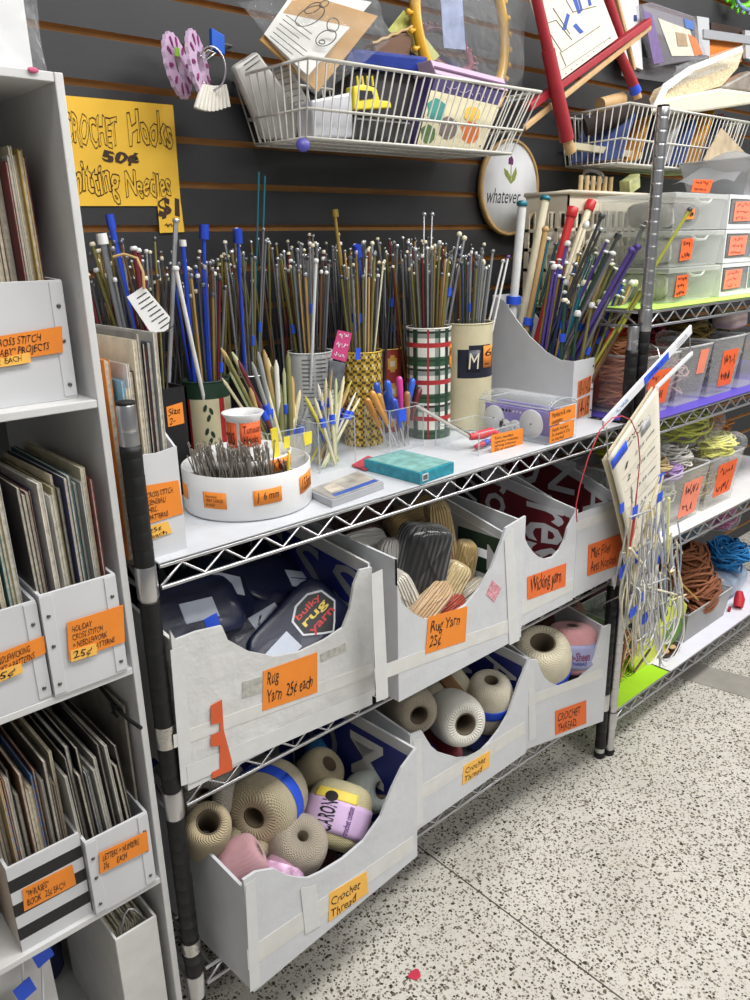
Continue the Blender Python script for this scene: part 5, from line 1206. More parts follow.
# ================================================================ purple round looms on a ring
r=thing('loom_ring','two purple round plastic disc looms hanging on a metal ring with white tassel','craft ring',(.34,.40,1.55))
LILP=M('lilac_plastic',(206,178,208),.4,noise=.04); PLUM=M('plum_plastic',(140,40,110),.4)
for k,(px,py,y,rx,rz) in enumerate(((177,66,.385,.043,.062),(198,64,.345,.043,.066))):
    c=up(px,py,y=y); nrm=Vector((.62,-.78,.12)).normalized() if k==0 else Vector((.66,-.74,.1)).normalized()
    q=Vector((0,0,1)).rotation_difference(nrm).to_matrix().to_4x4(); T=Matrix.Translation(c)@q; R=.050
    mb=MB(); n=72; ring=lambda rad,z:[T@Vector((rad(i)*math.cos(2*math.pi*i/n),rad(i)*math.sin(2*math.pi*i/n),z)) for i in range(n)]
    sc=lambda i:R*(1+.035*math.cos(math.pi*i)*(1 if (i//1)%2==0 else -1)) ; sc=lambda i:R*(1+.03*math.sin(2*math.pi*i/4))
    a=ring(sc,.003);b=ring(sc,-.003);c1_=ring(lambda i:R*.36,.005);d1_=ring(lambda i:R*.36,-.005)
    mb.add(a+b+c1_+d1_,[f for i in range(n) for j in [(i+1)%n] for f in((i,j,2*n+j,2*n+i),(n+j,n+i,3*n+i,3*n+j),(i,n+i,n+j,j),(2*n+i,2*n+j,3*n+j,3*n+i))])
    dsk=mb.build('disc_loom',LILP,r)
    for i in range(10):
        an=2*math.pi*i/10+.2; p=T@Vector((R*.72*math.cos(an),R*.72*math.sin(an),.0046)); rd=(T.to_3x3()@Vector((math.cos(an),math.sin(an),0)))
        tn_=nrm.cross(rd); mb=MB(); mb.prism([p-rd*.009,p-rd*.002+tn_*.0035,p+rd*.008+tn_*.003,p+rd*.009,p+rd*.008-tn_*.003,p-rd*.002-tn_*.0035],nrm*.0008); mb.build('petal_mark',PLUM,dsk)
    if k==0:
        p=T@Vector((.02,.028,.006)); mb=MB(); mb.cbox(up(177,52,y=y-.02),(.008,0,0),(0,.001,0),(.001,0,.013)); mb.build('green_tag',M('green_tag',(150,210,60),.5),dsk)
c=up(212,68,y=.33); mb=MB(); rx=.027
mb.tube([c+Vector((.026*math.cos(t)*.7,-.026*math.cos(t)*.5,.032*math.sin(t))) for t in [2*math.pi*i/32 for i in range(32)]],.0016,7,True); mb.tube([up(200,56,y=.34),up(208,50,y=.34),up(216,53,y=.34),up(206,60,y=.34)],.0014,6,True); mb.build('metal_ring',CHROME,r)
TW=M('white_cord',(228,224,214),.8)
for k in range(9):
    a=up(204+2.6*k,86-abs(k-4)*.3,y=.325+.002*k); b=up(196+4.0*k,108+3.2*math.sin(k*.45),y=.325+.003*k)
    mb=MB(); mb.tube([a,(a+b)/2+Vector((0,0,.002)),b],[.003,.0042,.0045],8); mb.build('tassel_cord',TW,r)
mb=MB(); p=up(217,42,y=.40); mb.cbox(p,(.026,0,-.008),(0,.01,0),(.002,0,.032)); mb.build('hook_clip',M('blue_clip',(30,92,196),.35),r,bevel=.002)
mb=MB(); mb.tube([up(205,58,y=.37),up(212,48,y=.39),up(222,44,y=.42),up(232,46,y=.462)],.0022,6); mb.build('peg_hook',CHROME,r)
# ================================================================ wire baskets on the wall
WHW=M('white_wire',(222,220,212),.4,noise=.03)
def basket(label,TF,BF,mid,nf,ns,r=.0022,front_cut=None):
    """TF/BF: (FL,FR,BR,BL) top and bottom corners"""
    c=sum([Vector(p) for p in BF],Vector())/4; root=thing('wire_basket',label,'wire basket',c)
    TF=[Vector(p) for p in TF];BF=[Vector(p) for p in BF]
    mb=MB(); mb.tube(TF,r*1.5,8,True); mb.build('top_rim',WHW,root)
    mb=MB(); mb.tube(BF,r*1.3,8,True)
    MD=[t*mid+b*(1-mid) for t,b in zip(TF,BF)]; mb.tube(MD,r*1.15,8,True); mb.build('side_rails',WHW,root)
    mb=MB()
    for (i,j,n) in((0,1,nf),(1,2,ns),(3,2,nf),(0,3,ns)):
        for k in range(n+1):
            t=k/n; mb.cyl(TF[i]*(1-t)+TF[j]*t,BF[i]*(1-t)+BF[j]*t,r*.75,n=5)
    for k in range(1,nf):
        t=k/nf; mb.cyl(BF[0]*(1-t)+BF[1]*t,BF[3]*(1-t)+BF[2]*t,r*.75,n=5)
    for k in(1,2): t=k/3; mb.cyl(BF[0]*(1-t)+BF[3]*t,BF[1]*(1-t)+BF[2]*t,r,n=6)
    mb.build('wire_grid',WHW,root)
    for t in(.12,.88):
        p=TF[3]*(1-t)+TF[2]*t; mb=MB(); mb.tube([p,p+Vector((0,.008,.004)),Vector((p.x,.4615,p.z-.004))],r*1.3,6); mb.build('wall_hook',WHW,root)
    return root
b1=basket('white wire basket of craft kits hanging on the slat wall above the needles',[(.470,.200,1.608),(1.094,.200,1.617),(1.10,.45,1.622),(.488,.45,1.618)],[(.487,.236,1.493),(1.046,.236,1.497),(1.05,.44,1.505),(.52,.44,1.503)],.38,32,9)
mb=MB(); p=up(303,145,y=.235); mb.lathe([(0,-.003),(.0105,-.003),(.012,0),(.0105,.003),(0,.003)],20,Matrix.Translation(p)@Vector((0,0,1)).rotation_difference(Vector((-.5,-.8,.15)).normalized()).to_matrix().to_4x4()); mb.build('sale_badge',M('purple_badge',(78,74,160),.4),b1)
BZB=1.507
def sheet(name,label,cat,px4,y,th,mat,tilt=0,group=None,bevel=.0008):
    """upright flat piece with px outline on the plane y (tilt = extra y at the top)"""
    P=[up(a,b,y=y) for a,b in px4]; z0=min(p.z for p in P); z1=max(p.z for p in P)
    r=thing(name,label,cat,Vector((sum(p.x for p in P)/len(P),y,z0)),group=group)
    Q=[up(a,b,y=y+tilt*(p.z-z0)/max(1e-6,z1-z0)) for (a,b),p in zip(px4,P)]
    mb=MB(); mb.prism(Q,(0,th,0)); o=mb.build('sheet' if th<.004 else 'body',mat,r,bevel=bevel)
    return r,Q,o
FILM=clear('bag_film',(240,242,244),.045,.1,crinkle=30)
def film(root,px4,y,puff,name='plastic_bag',mat=None,n=12):
    A=[up(a,b,y=y) for a,b in px4]
    for s in(-1,1):
        def fn(u,v,s=s):
            p=(A[3]*(1-u)+A[2]*u)*(1-v)+(A[0]*(1-u)+A[1]*u)*v
            return p+Vector((0,s*puff*(math.sin(math.pi*u)*math.sin(math.pi*v))**.5+.003*math.sin(9*u+13*v),0))
        mb=MB(); mb.grid(fn,n,n); mb.build(name,mat or FILM,root)
# slipper pattern packet
r,Q,o=sheet('pattern_packet','slipper pattern packet, white printed sheet on brown card in a clear bag','pattern packet',[(264,34),(296,-12),(372,2),(308,76)],.262,.0015,M('white_sheet_paper',(226,224,218),.7),tilt=.02)
q=lambda a,b:up(a,b,y=.2605)
for k in range(7):
    a,b=q(268+1.5*k,38-4*k),q(303+1.0*k,64-5.5*k)
    mb=MB()
for k in range(6):
    a=q(270+3.2*k,36-4.2*k); b=q(307+1.5*k,66-6.0*k); mb=MB(); mb.bar(a,a+(b-a)*(.9 if k%3 else .6),.0008,.0016,0,(0,-1,0)); mb.build('print_line',M('grey_ink',(100,98,96),.7),o)
def loopline(px,rx,ry,rot,par,rr=.0009,y=.260,mat=None,a0=0,a1=6.283):
    pts=[]
    for i in range(25):
        t=a0+(a1-a0)*i/24; x=rx*math.cos(t); z=ry*math.sin(t); pts.append(q(px[0]+x*math.cos(rot)-z*math.sin(rot),px[1]+x*math.sin(rot)+z*math.cos(rot)))
    mb=MB(); mb.tube(pts,rr,4); return mb.build('slipper_drawing',mat or INK,par)
loopline((310,16),16,8,-.5,o); loopline((313,8),9,4,-.5,o); loopline((324,4),5,3,-.5,o); loopline((326,38),11,7,-.5,o); loopline((333,25),6,7,.2,o); loopline((322,42),3,2,0,o)
P=[up(a,b,y=.275) for a,b in[(260,40),(300,-8),(378,16),(318,92)]]
mb=MB(); mb.prism(P,(0,.004,0)); mb.build('backing_card',M('kraft_card',(190,148,92),.75,noise=.1),r)
film(r,[(238,2),(372,-14),(392,40),(318,98)],.25,.012)
# left grey packet with text lines
r,Q,o=sheet('craft_packet','grey-white plastic craft packet slumped at the left end of the wire basket','packet',[(234,66),(258,50),(300,108),(298,139),(266,139)],.405,.022,M('grey_packet',(196,194,190),.35,noise=.12,bump=.3,bscale=18,coat=.3),bevel=.008)
for k in range(3):
    a=up(242+2*k,60+5*k,y=.404); b=up(256+2*k,50+5*k,y=.404); mb=MB(); mb.bar(a,b,.0008,.002,0,(0,-1,0)); mb.build('print_line',INK,o)
r,Q,o=sheet('leaflet','white leaflet with lines of print inside the left end of the wire basket','leaflet',[(272,72),(290,66),(312,108),(300,112)],.315,.001,M('white_sheet_paper',(226,224,218),.7))
for k in range(6):
    a=up(275+3*k,74+6*k,y=.3142); b=up(289+3*k,70+6*k,y=.3142); mb=MB(); mb.bar(a,b,.0006,.0012,0,(0,-1,0)); mb.build('print_line',INK,o)
# dark pack and clear box
sheet('craft_kit','clear packed craft kit with a grey and purple card, left front of the basket','craft kit',[(312,100),(352,92),(354,138),(314,137)],.262,.05,M('pale_kit',(196,198,206),.25,noise=.25,nscale=14,coat=.4),bevel=.004)
sheet('craft_kit','dark grey plastic kit under the yellow pompom maker','craft kit',[(350,70),(432,74),(424,118),(350,115)],.32,.05,M('dark_kit',(66,64,66),.25,noise=.3,nscale=16,coat=.4),bevel=.004)
sheet('craft_kit','black and white packed kit at the bottom front of the basket','craft kit',[(356,117),(412,122),(410,143),(354,139)],.255,.05,M('bw_kit',(58,58,60),.3,noise=.7,nscale=50),bevel=.004)
sheet('plastic_pouch','royal blue plastic pouch lying across the top of the wire basket','pouch',[(344,66),(352,47),(430,56),(424,75)],.30,.06,M('blue_pouch',(38,56,136),.2,noise=.25,nscale=20,coat=.5),bevel=.008)
r=thing('pompom_maker','yellow plastic pompom maker behind the basket wires','pompom maker',up(372,110,y=.275))
YP=M('yellow_plastic',(232,214,60),.4)
p0=up(356,108,y=.275); 
mb=MB(); A=[up(a,b,y=.275) for a,b in[(355,110),(392,108),(391,101),(380,100),(377,88),(364,84),(354,86)]]; mb.prism(A,(0,.025,0)); mb.build('body',YP,r,bevel=.003)
for k in range(4):
    mb=MB(); mb.cyl(up(358+5*k,86,y=.285),up(357+5*k,76,y=.285),.0022); mb.build('prong',YP,r)
mb=MB(); A=[up(a,b,y=.2735) for a,b in[(360,100),(374,98),(372,91),(360,90)]]; mb.prism(A,(0,.001,0)); mb.build('slot',INK,r)
# boxed set of booklets with lavender top
r=thing('boxed_set','boxed craft set with a lavender top and a cream cover of bright figures','boxed set',up(455,148,y=.265))
y=.262; PURP=M('deep_purple',(58,44,92),.45)
F=[up(a,b,y=y) for a,b in[(436,75),(506,92),(482,152),(416,146)]]
mb=MB(); mb.prism(F,(0,.055,0)); bx_=mb.build('box_body',PURP,r)
f2=[up(a,b,y=y-.001) for a,b in[(431,90),(500,106),(482,151),(417,145)]]
mb=MB(); mb.prism(f2,(0,.0008,0)); cv=mb.build('cover_print',M('cream_cover',(214,204,170),.45,noise=.06),r)
def blob(px,py,a,b,c,nm,par,yy):
    mb=MB(); n=12; P=[up(px+a*math.cos(2*math.pi*i/n)*(1+.2*math.sin(3*i)),py+b*math.sin(2*math.pi*i/n),y=yy) for i in range(n)]; mb.prism(P,(0,.0006,0)); return mb.build(nm,M(nm+'_print',c,.5,noise=.15),par)
blob(436,110,9,12,(60,140,130),'teal_figure',cv,y-.0016); blob(428,134,7,10,(84,110,60),'green_figure',cv,y-.0018); blob(448,128,9,12,(120,106,100),'grey_figure',cv,y-.002); blob(470,132,9,12,(204,110,50),'orange_figure',cv,y-.0018); blob(472,114,8,8,(224,180,70),'amber_figure',cv,y-.0022)
scribble(bx_,up(441,79,y=y-.001),up(500,95,y=y-.001),up(498,105,y=y-.001),up(439,89,y=y-.001),Vector((0,-1,0)),.0004,1,M('lilac_ink',(190,170,210),.6))
L=[up(a,b,y=y-.002) for a,b in[(434,57),(437,74),(508,91),(511,80)]]
T0=[up(433,56,y=.30),up(492,66,y=.30),up(511,80,y=y-.004),up(453,77,y=y-.004)]
mb=MB()
zl=max(p.z for p in F)
Lb=[F[0]+Vector((-.004,-.004,.001)),F[1]+Vector((.004,-.004,.001)),F[1]+Vector((.004,.058,.001)),F[0]+Vector((-.004,.058,.001))]
mb.prism(Lb,(-.012,.004,.024)); mb.build('lid',M('lavender_lid',(196,168,196),.45,noise=.05),r,bevel=.0015)
mb=MB(); e0,e1=Lb[0]+Vector((-.006,-.0006,.012)),Lb[1]+Vector((-.006,-.0006,.012)); mb.bar(e0,e1,.0012,.003); mb.build('lid_seam',M('mauve_seam',(120,84,120),.5),r)
# card, wooden piece, ring looms
sheet('pattern_card','lime yellow printed card leaning behind the lavender box','card',[(388,30),(404,10),(440,56),(428,66)],.345,.002,M('lime_card',(188,190,104),.6,noise=.12,nscale=80))
r=thing('wooden_last','brown wooden piece with a serrated edge standing in the wire basket','wooden piece',up(390,60,y=.33))
A=[up(a,b,y=.33) for a,b in[(372,44),(394,32),(408,30),(414,42),(410,58),(376,58)]]
mb=MB(); mb.prism(A,(0,.03,0)); mb.build('body',M('brown_wood',(104,70,46),.5,noise=.2),r,bevel=.006)
mb=MB(); mb.tube([up(372+5*k,43-2.1*k+(1.5 if k%2 else 0),y=.329) for k in range(9)],.003,6); mb.build('serrated_edge',M('tan_edge',(190,160,110),.6),r)
def ringloom(px,py,y,R,col,nm,label,normal,pegs=24,r0=.008,peg=.010):
    c=up(px,py,y=y); qn=Vector((0,0,1)).rotation_difference(Vector(normal).normalized()).to_matrix().to_4x4(); T=Matrix.Translation(c)@qn
    rt_=thing('ring_loom',label,'loom',c); m_=M(nm,col,.35,noise=.05,coat=.2)
    mb=MB(); mb.tube([T@Vector((R*math.cos(2*math.pi*i/64),R*math.sin(2*math.pi*i/64),0)) for i in range(64)],r0,10,True); mb.build('hoop',m_,rt_)
    for i in range(pegs):
        a=2*math.pi*i/pegs; d=Vector((math.cos(a),math.sin(a),0)); mb=MB(); mb.cyl(T@(d*(R+r0*.6)),T@(d*(R+r0+peg)),r0*.33,r0*.33,7); mb.ell(T@(d*(R+r0+peg)),r0*.55,r0*.55,r0*.55,8,6); mb.build('peg',m_,rt_)
    return rt_
rl=ringloom(463,24,.352,.166,(214,164,40),'yellow_loom','large yellow ring knitting loom with pegs in a clear bag in the basket',(.12,-.98,.08),36,.0115,.012)
film(rl,[(398,-40),(530,-40),(522,86),(440,90)],.325,.016)
ringloom(446,50,.395,.062,(120,44,64),'maroon_loom','maroon ring knitting loom inside the big yellow one',(-.1,-.75,.6),24,.008,.008)
ringloom(438,66,.40,.046,(44,52,104),'navy_loom','navy ring knitting loom behind the lavender box',(-.1,-.6,.75),18,.008,.008)
sheet('loom_leaflet','pale blue leaflet standing inside the yellow loom bag','leaflet',[(440,-10),(462,-8),(466,50),(444,48)],.38,.002,M('pale_blue_leaf',(150,162,196),.6,noise=.25,nscale=30))
r=thing('black_handle','black handled tool lying at the right end of the wire basket','tool',up(488,140,y=.27))
mb=MB(); mb.tube([up(476,148,y=.27),up(484,122,y=.285),up(500,104,y=.30),up(522,100,y=.31)],[.010,.013,.014,.010],12); mb.build('handle',M('black_plastic',(28,28,30),.35),r)
mb=MB(); mb.tube([up(497,108,y=.265),up(504,92,y=.27),up(500,84,y=.275)],[.006,.007,.004],8); mb.build('wood_clip',M('clip_wood',(190,150,90),.5),r)
# ================================================================ hoop sign
r=thing('embroidery_hoop','round embroidery hoop stitched with a flower and the word whatever, on the slat wall','embroidery hoop',(1.305,.446,1.335))
hc=Vector((1.303,.446,1.447)); R=.117; T=Matrix.Translation(hc)@Matrix.Rotation(math.pi/2,4,'X')
mb=MB(); mb.lathe([(R-.007,-.006),(R,-.006),(R,.008),(R-.007,.008),(R-.007,-.006)],64,T); mb.build('hoop_frame',M('hoop_wood',(196,160,104),.5,noise=.15),r)
mb=MB(); mb.lathe([(0,.005),(R-.006,.005),(R-.006,.0035),(0,.0035)],64,T); fb=mb.build('fabric',M('white_fabric',(226,228,230),.8,noise=.03,bump=.1,bscale=500),r)
yy=hc.y-.0056
writing('whatever',r,up(487,203,y=yy),(1,0,-.0),(0,0,1),.135,.036,INK,'stitched_word',shear=.35)
GRL=M('leaf_thread',(140,150,70),.8); 
def leafp(pts,m,nm): mb=MB(); mb.prism([up(a,b,y=yy) for a,b in pts],(0,.0006,0)); mb.build(nm,m,r)
leafp([(511,184),(505,175),(504,168),(508,171),(511,178)],GRL,'stitched_leaf'); leafp([(511,184),(512,176),(516,167),(517,173),(515,180)],GRL,'stitched_leaf'); leafp([(510.6,178),(511.4,178),(511.6,164),(511,164)],GRL,'stitched_stem'); leafp([(508.5,164),(509,158),(512,156),(513.5,160),(513,165)],M('plum_thread',(110,40,100),.8),'stitched_flower')
mb=MB(); mb.box(hc.x-.006,hc.y-.006,hc.z+R,hc.x+.006,hc.y+.006,hc.z+R+.014); mb.cyl((hc.x-.014,hc.y,hc.z+R+.009),(hc.x+.014,hc.y,hc.z+R+.009),.002); mb.build('clamp',CHROME,r)
# ================================================================ red lap frame
r=thing('stitching_frame','red-painted wooden needlework frame holding a cream stitched canvas, tilted above the hoop','needlework frame',up(575,140,y=.31))
REDW=M('red_cloth_wood',(158,34,46),.6,noise=.12,bump=.2,bscale=60); RAW=M('raw_wood',(200,164,116),.6,noise=.12)
def fb_(a,b,y0,y1,w,h,m,nm,r_=r,rr=None):
    p,q=up(*a,y=y0),up(*b,y=y1); mb=MB()
    if rr: mb.tube([p,q],[rr,rr*1.15],14)
    else: mb.bar(p,q,w,h,0,(0,-1,0))
    return mb.build(nm,m,r_,bevel=0 if rr else .003)
fb_((531,-25),(551,62),.285,.285,0,0,REDW,'side_post',rr=.0115); fb_((548,50),(567,140),.285,.285,0,0,REDW,'side_post',rr=.0155); fb_((566,136),(571,152),.285,.285,0,0,RAW,'post_end',rr=.012)
fb_((600,-25),(622,46),.33,.33,0,0,REDW,'side_post',rr=.013); fb_((618,50),(634,86),.33,.33,0,0,REDW,'rear_leg',rr=.012); fb_((633,84),(636,92),.33,.33,0,0,BLUET,'tape_band',rr=.0135); fb_((635,91),(638,98),.33,.33,0,0,RAW,'leg_end',rr=.010)
fb_((527,108),(648,22),.31,.31,.018,.024,REDW,'cross_rail'); fb_((524,128),(650,27),.312,.312,.014,.010,RAW,'wooden_rail'); fb_((612,-20),(634,70),.345,.345,.012,.012,RAW,'rear_upright')
P=[up(a,b,y=.292) for a,b in[(526,-12),(598,-14),(618,38),(557,83)]]
mb=MB(); mb.prism(P,(0,.002,0)); cvs=mb.build('canvas',M('cream_canvas',(226,220,204),.8,noise=.04,bump=.2,bscale=600),r)
yc=.2915
def ln(pts,m=None,rr=.0009,nm='pencil_line'): mb=MB(); mb.tube([up(a,b,y=yc) for a,b in pts],rr,4); mb.build(nm,m or M('pencil',(110,106,104),.8),cvs)
ln([(536,12),(562,52),(600,26)]); ln([(545,24),(556,20),(572,40)]); ln([(566,0),(573,12),(596,6)]); ln([(562,70),(612,36)],rr=.0006); ln([(560,52),(566,66)]); ln([(553,8),(570,34)])
for k in range(10): 
    mb=MB(); p=up(560+5.5*k,78-4.4*k,y=yc); mb.bar(p,p+Vector((.004,0,.001)),.001,.002,0,(0,-1,0)); mb.build('stitch',INK,cvs)
BLT=M('blue_stitch',(66,92,176),.8)
for A in([(562,30),(567,13),(570,15),(566,30)],[(573,26),(576,23),(584,32),(580,34)],[(572,-3),(576,-4),(581,13),(578,14)],[(577,-4),(579,-4),(583,10),(581,12)],[(586,-6),(589,-6),(592,5),(589,6)]):
    mb=MB(); mb.prism([up(a,b,y=yc) for a,b in A],(0,.0006,0)); mb.build('stitched_patch',BLT,cvs)
# ================================================================ second wire basket
A0=up(630,103,y=.215); B0=up(617,163,y=.235); dx=.66
b2=basket('white wire basket of pattern packs hanging above the clear drawers',[A0,A0+Vector((dx,0,.006)),Vector((A0.x+dx,.45,A0.z+.008)),Vector((up(560,125,y=.45).x,.45,A0.z+.0))],[B0,B0+Vector((dx-.03,0,0)),Vector((B0.x+dx-.03,.44,B0.z+.01)),Vector((up(566,165,y=.44).x,.44,B0.z+.01))],.42,30,9)
rg=random.Random(15)
cl=[((60,84,150),'blue'),((206,196,176),'cream'),((150,44,52),'red'),((214,150,40),'orange'),((120,120,70),'olive'),((196,190,190),'grey-white'),((40,44,66),'navy'),((190,120,140),'pink'),((170,150,60),'mustard'),((206,206,206),'white'),((110,90,120),'mauve'),((220,180,60),'yellow')]
for k in range(20):
    c,nm=cl[k%12]; x=1.52+.027*k; zb=B0.z+.016; 
    T=Matrix.Translation((x,.26+.02*(k%3),zb))@Matrix.Rotation(.45,4,'Y')
    r=thing('pattern_pack',f'{nm} pattern pack leaning in the right wire basket, {ordw(k)} from the left','pattern pack',mat=T,group='pattern packs in the right wire basket')
    mb=MB(T); mb.box(0,0,0,.0035,.15,.135+.012*(k%4)); mb.build('card',M('pack_'+nm.replace('-','_'),c,.35,noise=.25,nscale=40,coat=.3),r)
    mb=MB(T); mb.box(-.0006,-.0006,.0,.0041,.151,.10); mb.build('film',FILM,r)
# rolls and sticks at the left end
r=thing('fabric_roll','dark brown roll lying in the left end of the right wire basket','roll',up(605,118,y=.34))
mb=MB(); a,b=up(585,128,y=.36),up(648,106,y=.25); mb.cyl(a,b,.024,n=18); mb.build('outer_roll',M('dark_felt',(52,42,40),.9),r)
a,b=up(600,105,y=.37),up(622,99,y=.36); mb=MB(); mb.cyl(a,b,.018,.018,14); mb.build('wooden_disc',RAW,r)
mb=MB(); mb.bar(up(572,146,y=.36),up(640,156,y=.28),.02,.016); mb.build('wooden_stick',M('pale_slat',(196,188,160),.6),label='pale wooden slat lying in the bottom of the right wire basket',cat='wooden stick')
# packs on top of that basket
r,Q,o=sheet('mesh_canvas_pack','pack of tan plastic mesh canvas in clear wrap on top of the right basket','canvas pack',[(656,104),(664,88),(744,50),(738,68),(722,86)],.25,.03,M('mesh_tan',(204,184,146),.6,noise=.35,nscale=150),tilt=.05,bevel=.002)
mb=MB(); Pm=[up(a,b,y=.245) for a,b in[(654,105),(664,84),(690,66),(742,46),(743,51),(692,72),(668,90),(660,105)]]; mb.prism(Pm,(0,.004,0)); mb.build('white_edge',M('bag_paper',(228,228,228),.7),r)
film(r,[(676,66),(745,44),(738,64),(672,88)],.232,.010)
sheet('padded_envelope','flat cream padded envelope lying on top of the right basket','envelope',[(648,112),(668,98),(722,88),(752,92),(752,104),(700,112)],.235,.14,M('cream_envelope',(216,210,192),.5,noise=.06,bump=.2,bscale=25),bevel=.006)
sheet('craft_bag','clear bag with grey contents at the far right of the right basket','bag',[(718,88),(752,70),(756,92),(740,92)],.30,.04,M('greige_bag',(150,140,130),.3,noise=.3,coat=.4),bevel=.008)
# clear case with picture
r,Q,o=sheet('clear_case','clear plastic case with a purple spine and a pale picture card on the wall','case',[(642,4),(652,2),(694,16),(708,58),(660,66)],.40,.03,clear('case_plastic',(224,220,232),.2,.08),bevel=.003)
for pts,c,nm,yy in(([(643,10),(652,14),(664,62),(654,64)],(118,98,150),'purple_spine',.399),([(658,18),(690,30),(698,56),(672,56)],(214,212,196),'picture_card',.398),([(688,34),(696,38),(703,54),(695,56)],(220,130,80),'orange_strip',.397),([(684,18),(694,22),(694,30),(686,28)],(80,118,190),'blue_sticker',.396),([(676,32),(686,34),(688,46),(678,46)],(176,150,120),'photo_patch',.3965)):
    mb=MB(); mb.prism([up(a,b,y=yy) for a,b in pts],(0,.001,0)); mb.build(nm,M(nm+'_c',c,.5,noise=.12,nscale=60),r)
r,Q,o=sheet('blank_box','white flat box hanging behind the red frame','box',[(616,-14),(638,-10),(643,70),(624,62)],.42,.02,M('bag_paper',(228,228,228),.7))
mb=MB(); mb.prism([up(a,b,y=.4185) for a,b in[(634,15),(637,15),(637,21),(634,21)]],(0,.001,0)); mb.build('oval_mark',M('blue_mark',(60,70,130),.5),r)
mb=MB(); a,b=up(640,62,y=.40),up(745,92,y=.40); mb.prism([up(622,52,y=.43),up(760,84,y=.43),up(760,96,y=.43),up(622,76,y=.43)],(0,.003,0)); mb.build('acrylic_shelf',clear('smoke_acrylic',(150,150,154),.3,.1),label='clear acrylic ledge on the slat wall under the plastic case',cat='ledge')
r=thing('sign_holder','grey metal sign holder with an orange card on the slat wall at upper right','sign holder',up(722,60,y=.44))
for pts,c,nm,yy,th in(([(697,16),(709,18),(710,56),(700,54)],(200,202,206),'upright',.43,.01),([(704,29),(752,36),(752,44),(704,38)],(168,170,176),'cross_bar',.425,.008),([(745,30),(754,31),(754,60),(746,58)],(196,198,204),'upright',.43,.01),([(709,36),(741,41),(742,62),(709,58)],(232,132,50),'orange_card',.445,.002),([(711,22),(742,28),(742,40),(711,35)],(70,52,46),'brown_header',.446,.002)):
    mb=MB(); mb.prism([up(a,b,y=yy) for a,b in pts],(0,th,0)); mb.build(nm,M('holder_'+nm,c,.4,noise=.12 if 'orange' in nm else .04,nscale=90),r)
ringloom(742,-14,.42,.060,(120,220,40),'green_loom','bright green ring loom hanging at the top right corner',(-.3,-.9,.1),18,.010,.008)
ringloom(752,-8,.38,.052,(110,140,176),'bluegrey_loom','blue-grey ring loom in front of the bright green one',(-.6,-.7,.1),16,.006,.006)
# ================================================================ right shelving: top shelf
ZG=RZ[3]+.0224
CRM=M('cream_plastic',(206,196,176),.5,noise=.05)
r=thing('plastic_crate','cream open-grid plastic crate behind the thick needles on the lime shelf','crate',(1.47,.33,ZG))
cx0,cx1,cy0,cy1,ch=1.305,1.74,.262,.388,.262
def gridwall(p,q,n,th):
    """slotted wall from p to q"""
    p=Vector(p);q=Vector(q);d=q-p; mb=MB(); L=d.length; u=d/L; nn=Vector((-u.y,u.x,0))*th
    def bx(a,b,z0,z1):
        A=p+u*a;B=p+u*b; mb.prism([A+Vector((0,0,z0)),B+Vector((0,0,z0)),B+Vector((0,0,z1)),A+Vector((0,0,z1))],nn)
    bx(0,L,0,.03); bx(0,L,ch-.042,ch)
    for k in range(n+1): a=(L-.009)*k/n; bx(a,a+.009,.03,ch-.042)
    for zz in(.075,.125,.172): bx(0,L,zz,zz+.008)
    bx(0,L,.098,.112) if False else None
    return mb.build('grid_wall',CRM,r)
gridwall((cx0,cy0,ZG),(cx1,cy0,ZG),12,.004); gridwall((cx0,cy1,ZG),(cx1,cy1,ZG),12,.004); gridwall((cx0,cy1,ZG),(cx0,cy0,ZG),4,.004); gridwall((cx1,cy0,ZG),(cx1,cy1,ZG),4,.004)
mb=MB(); mb.box(cx0,cy0,ZG,cx1,cy1,ZG+.004); mb.build('base',CRM,r)
mb=MB(); mb.tube([(cx0-.003,cy0-.003,ZG+ch),(cx1+.003,cy0-.003,ZG+ch),(cx1+.003,cy1+.003,ZG+ch),(cx0-.003,cy1+.003,ZG+ch)],.006,8,True); mb.build('rim',CRM,r)
for k,(x,c,lab) in enumerate(((1.37,(196,190,180),'pale bundle at the left inside the cream crate'),(1.47,(150,140,132),'grey bundle in the middle of the cream crate'),(1.575,(210,204,196),'white bundle at the right inside the cream crate'),(1.66,(120,110,104),'dark bundle at the far right inside the cream crate'))):
    mb=MB(); mb.ell((x,.325,ZG+.09),.052,.05,.085,18,12,jit=.06,pw=.7,seed=k); mb.build('yarn_bundle',M('crate_fill%d'%k,c,.8,noise=.25),label=lab,cat='yarn bundle')
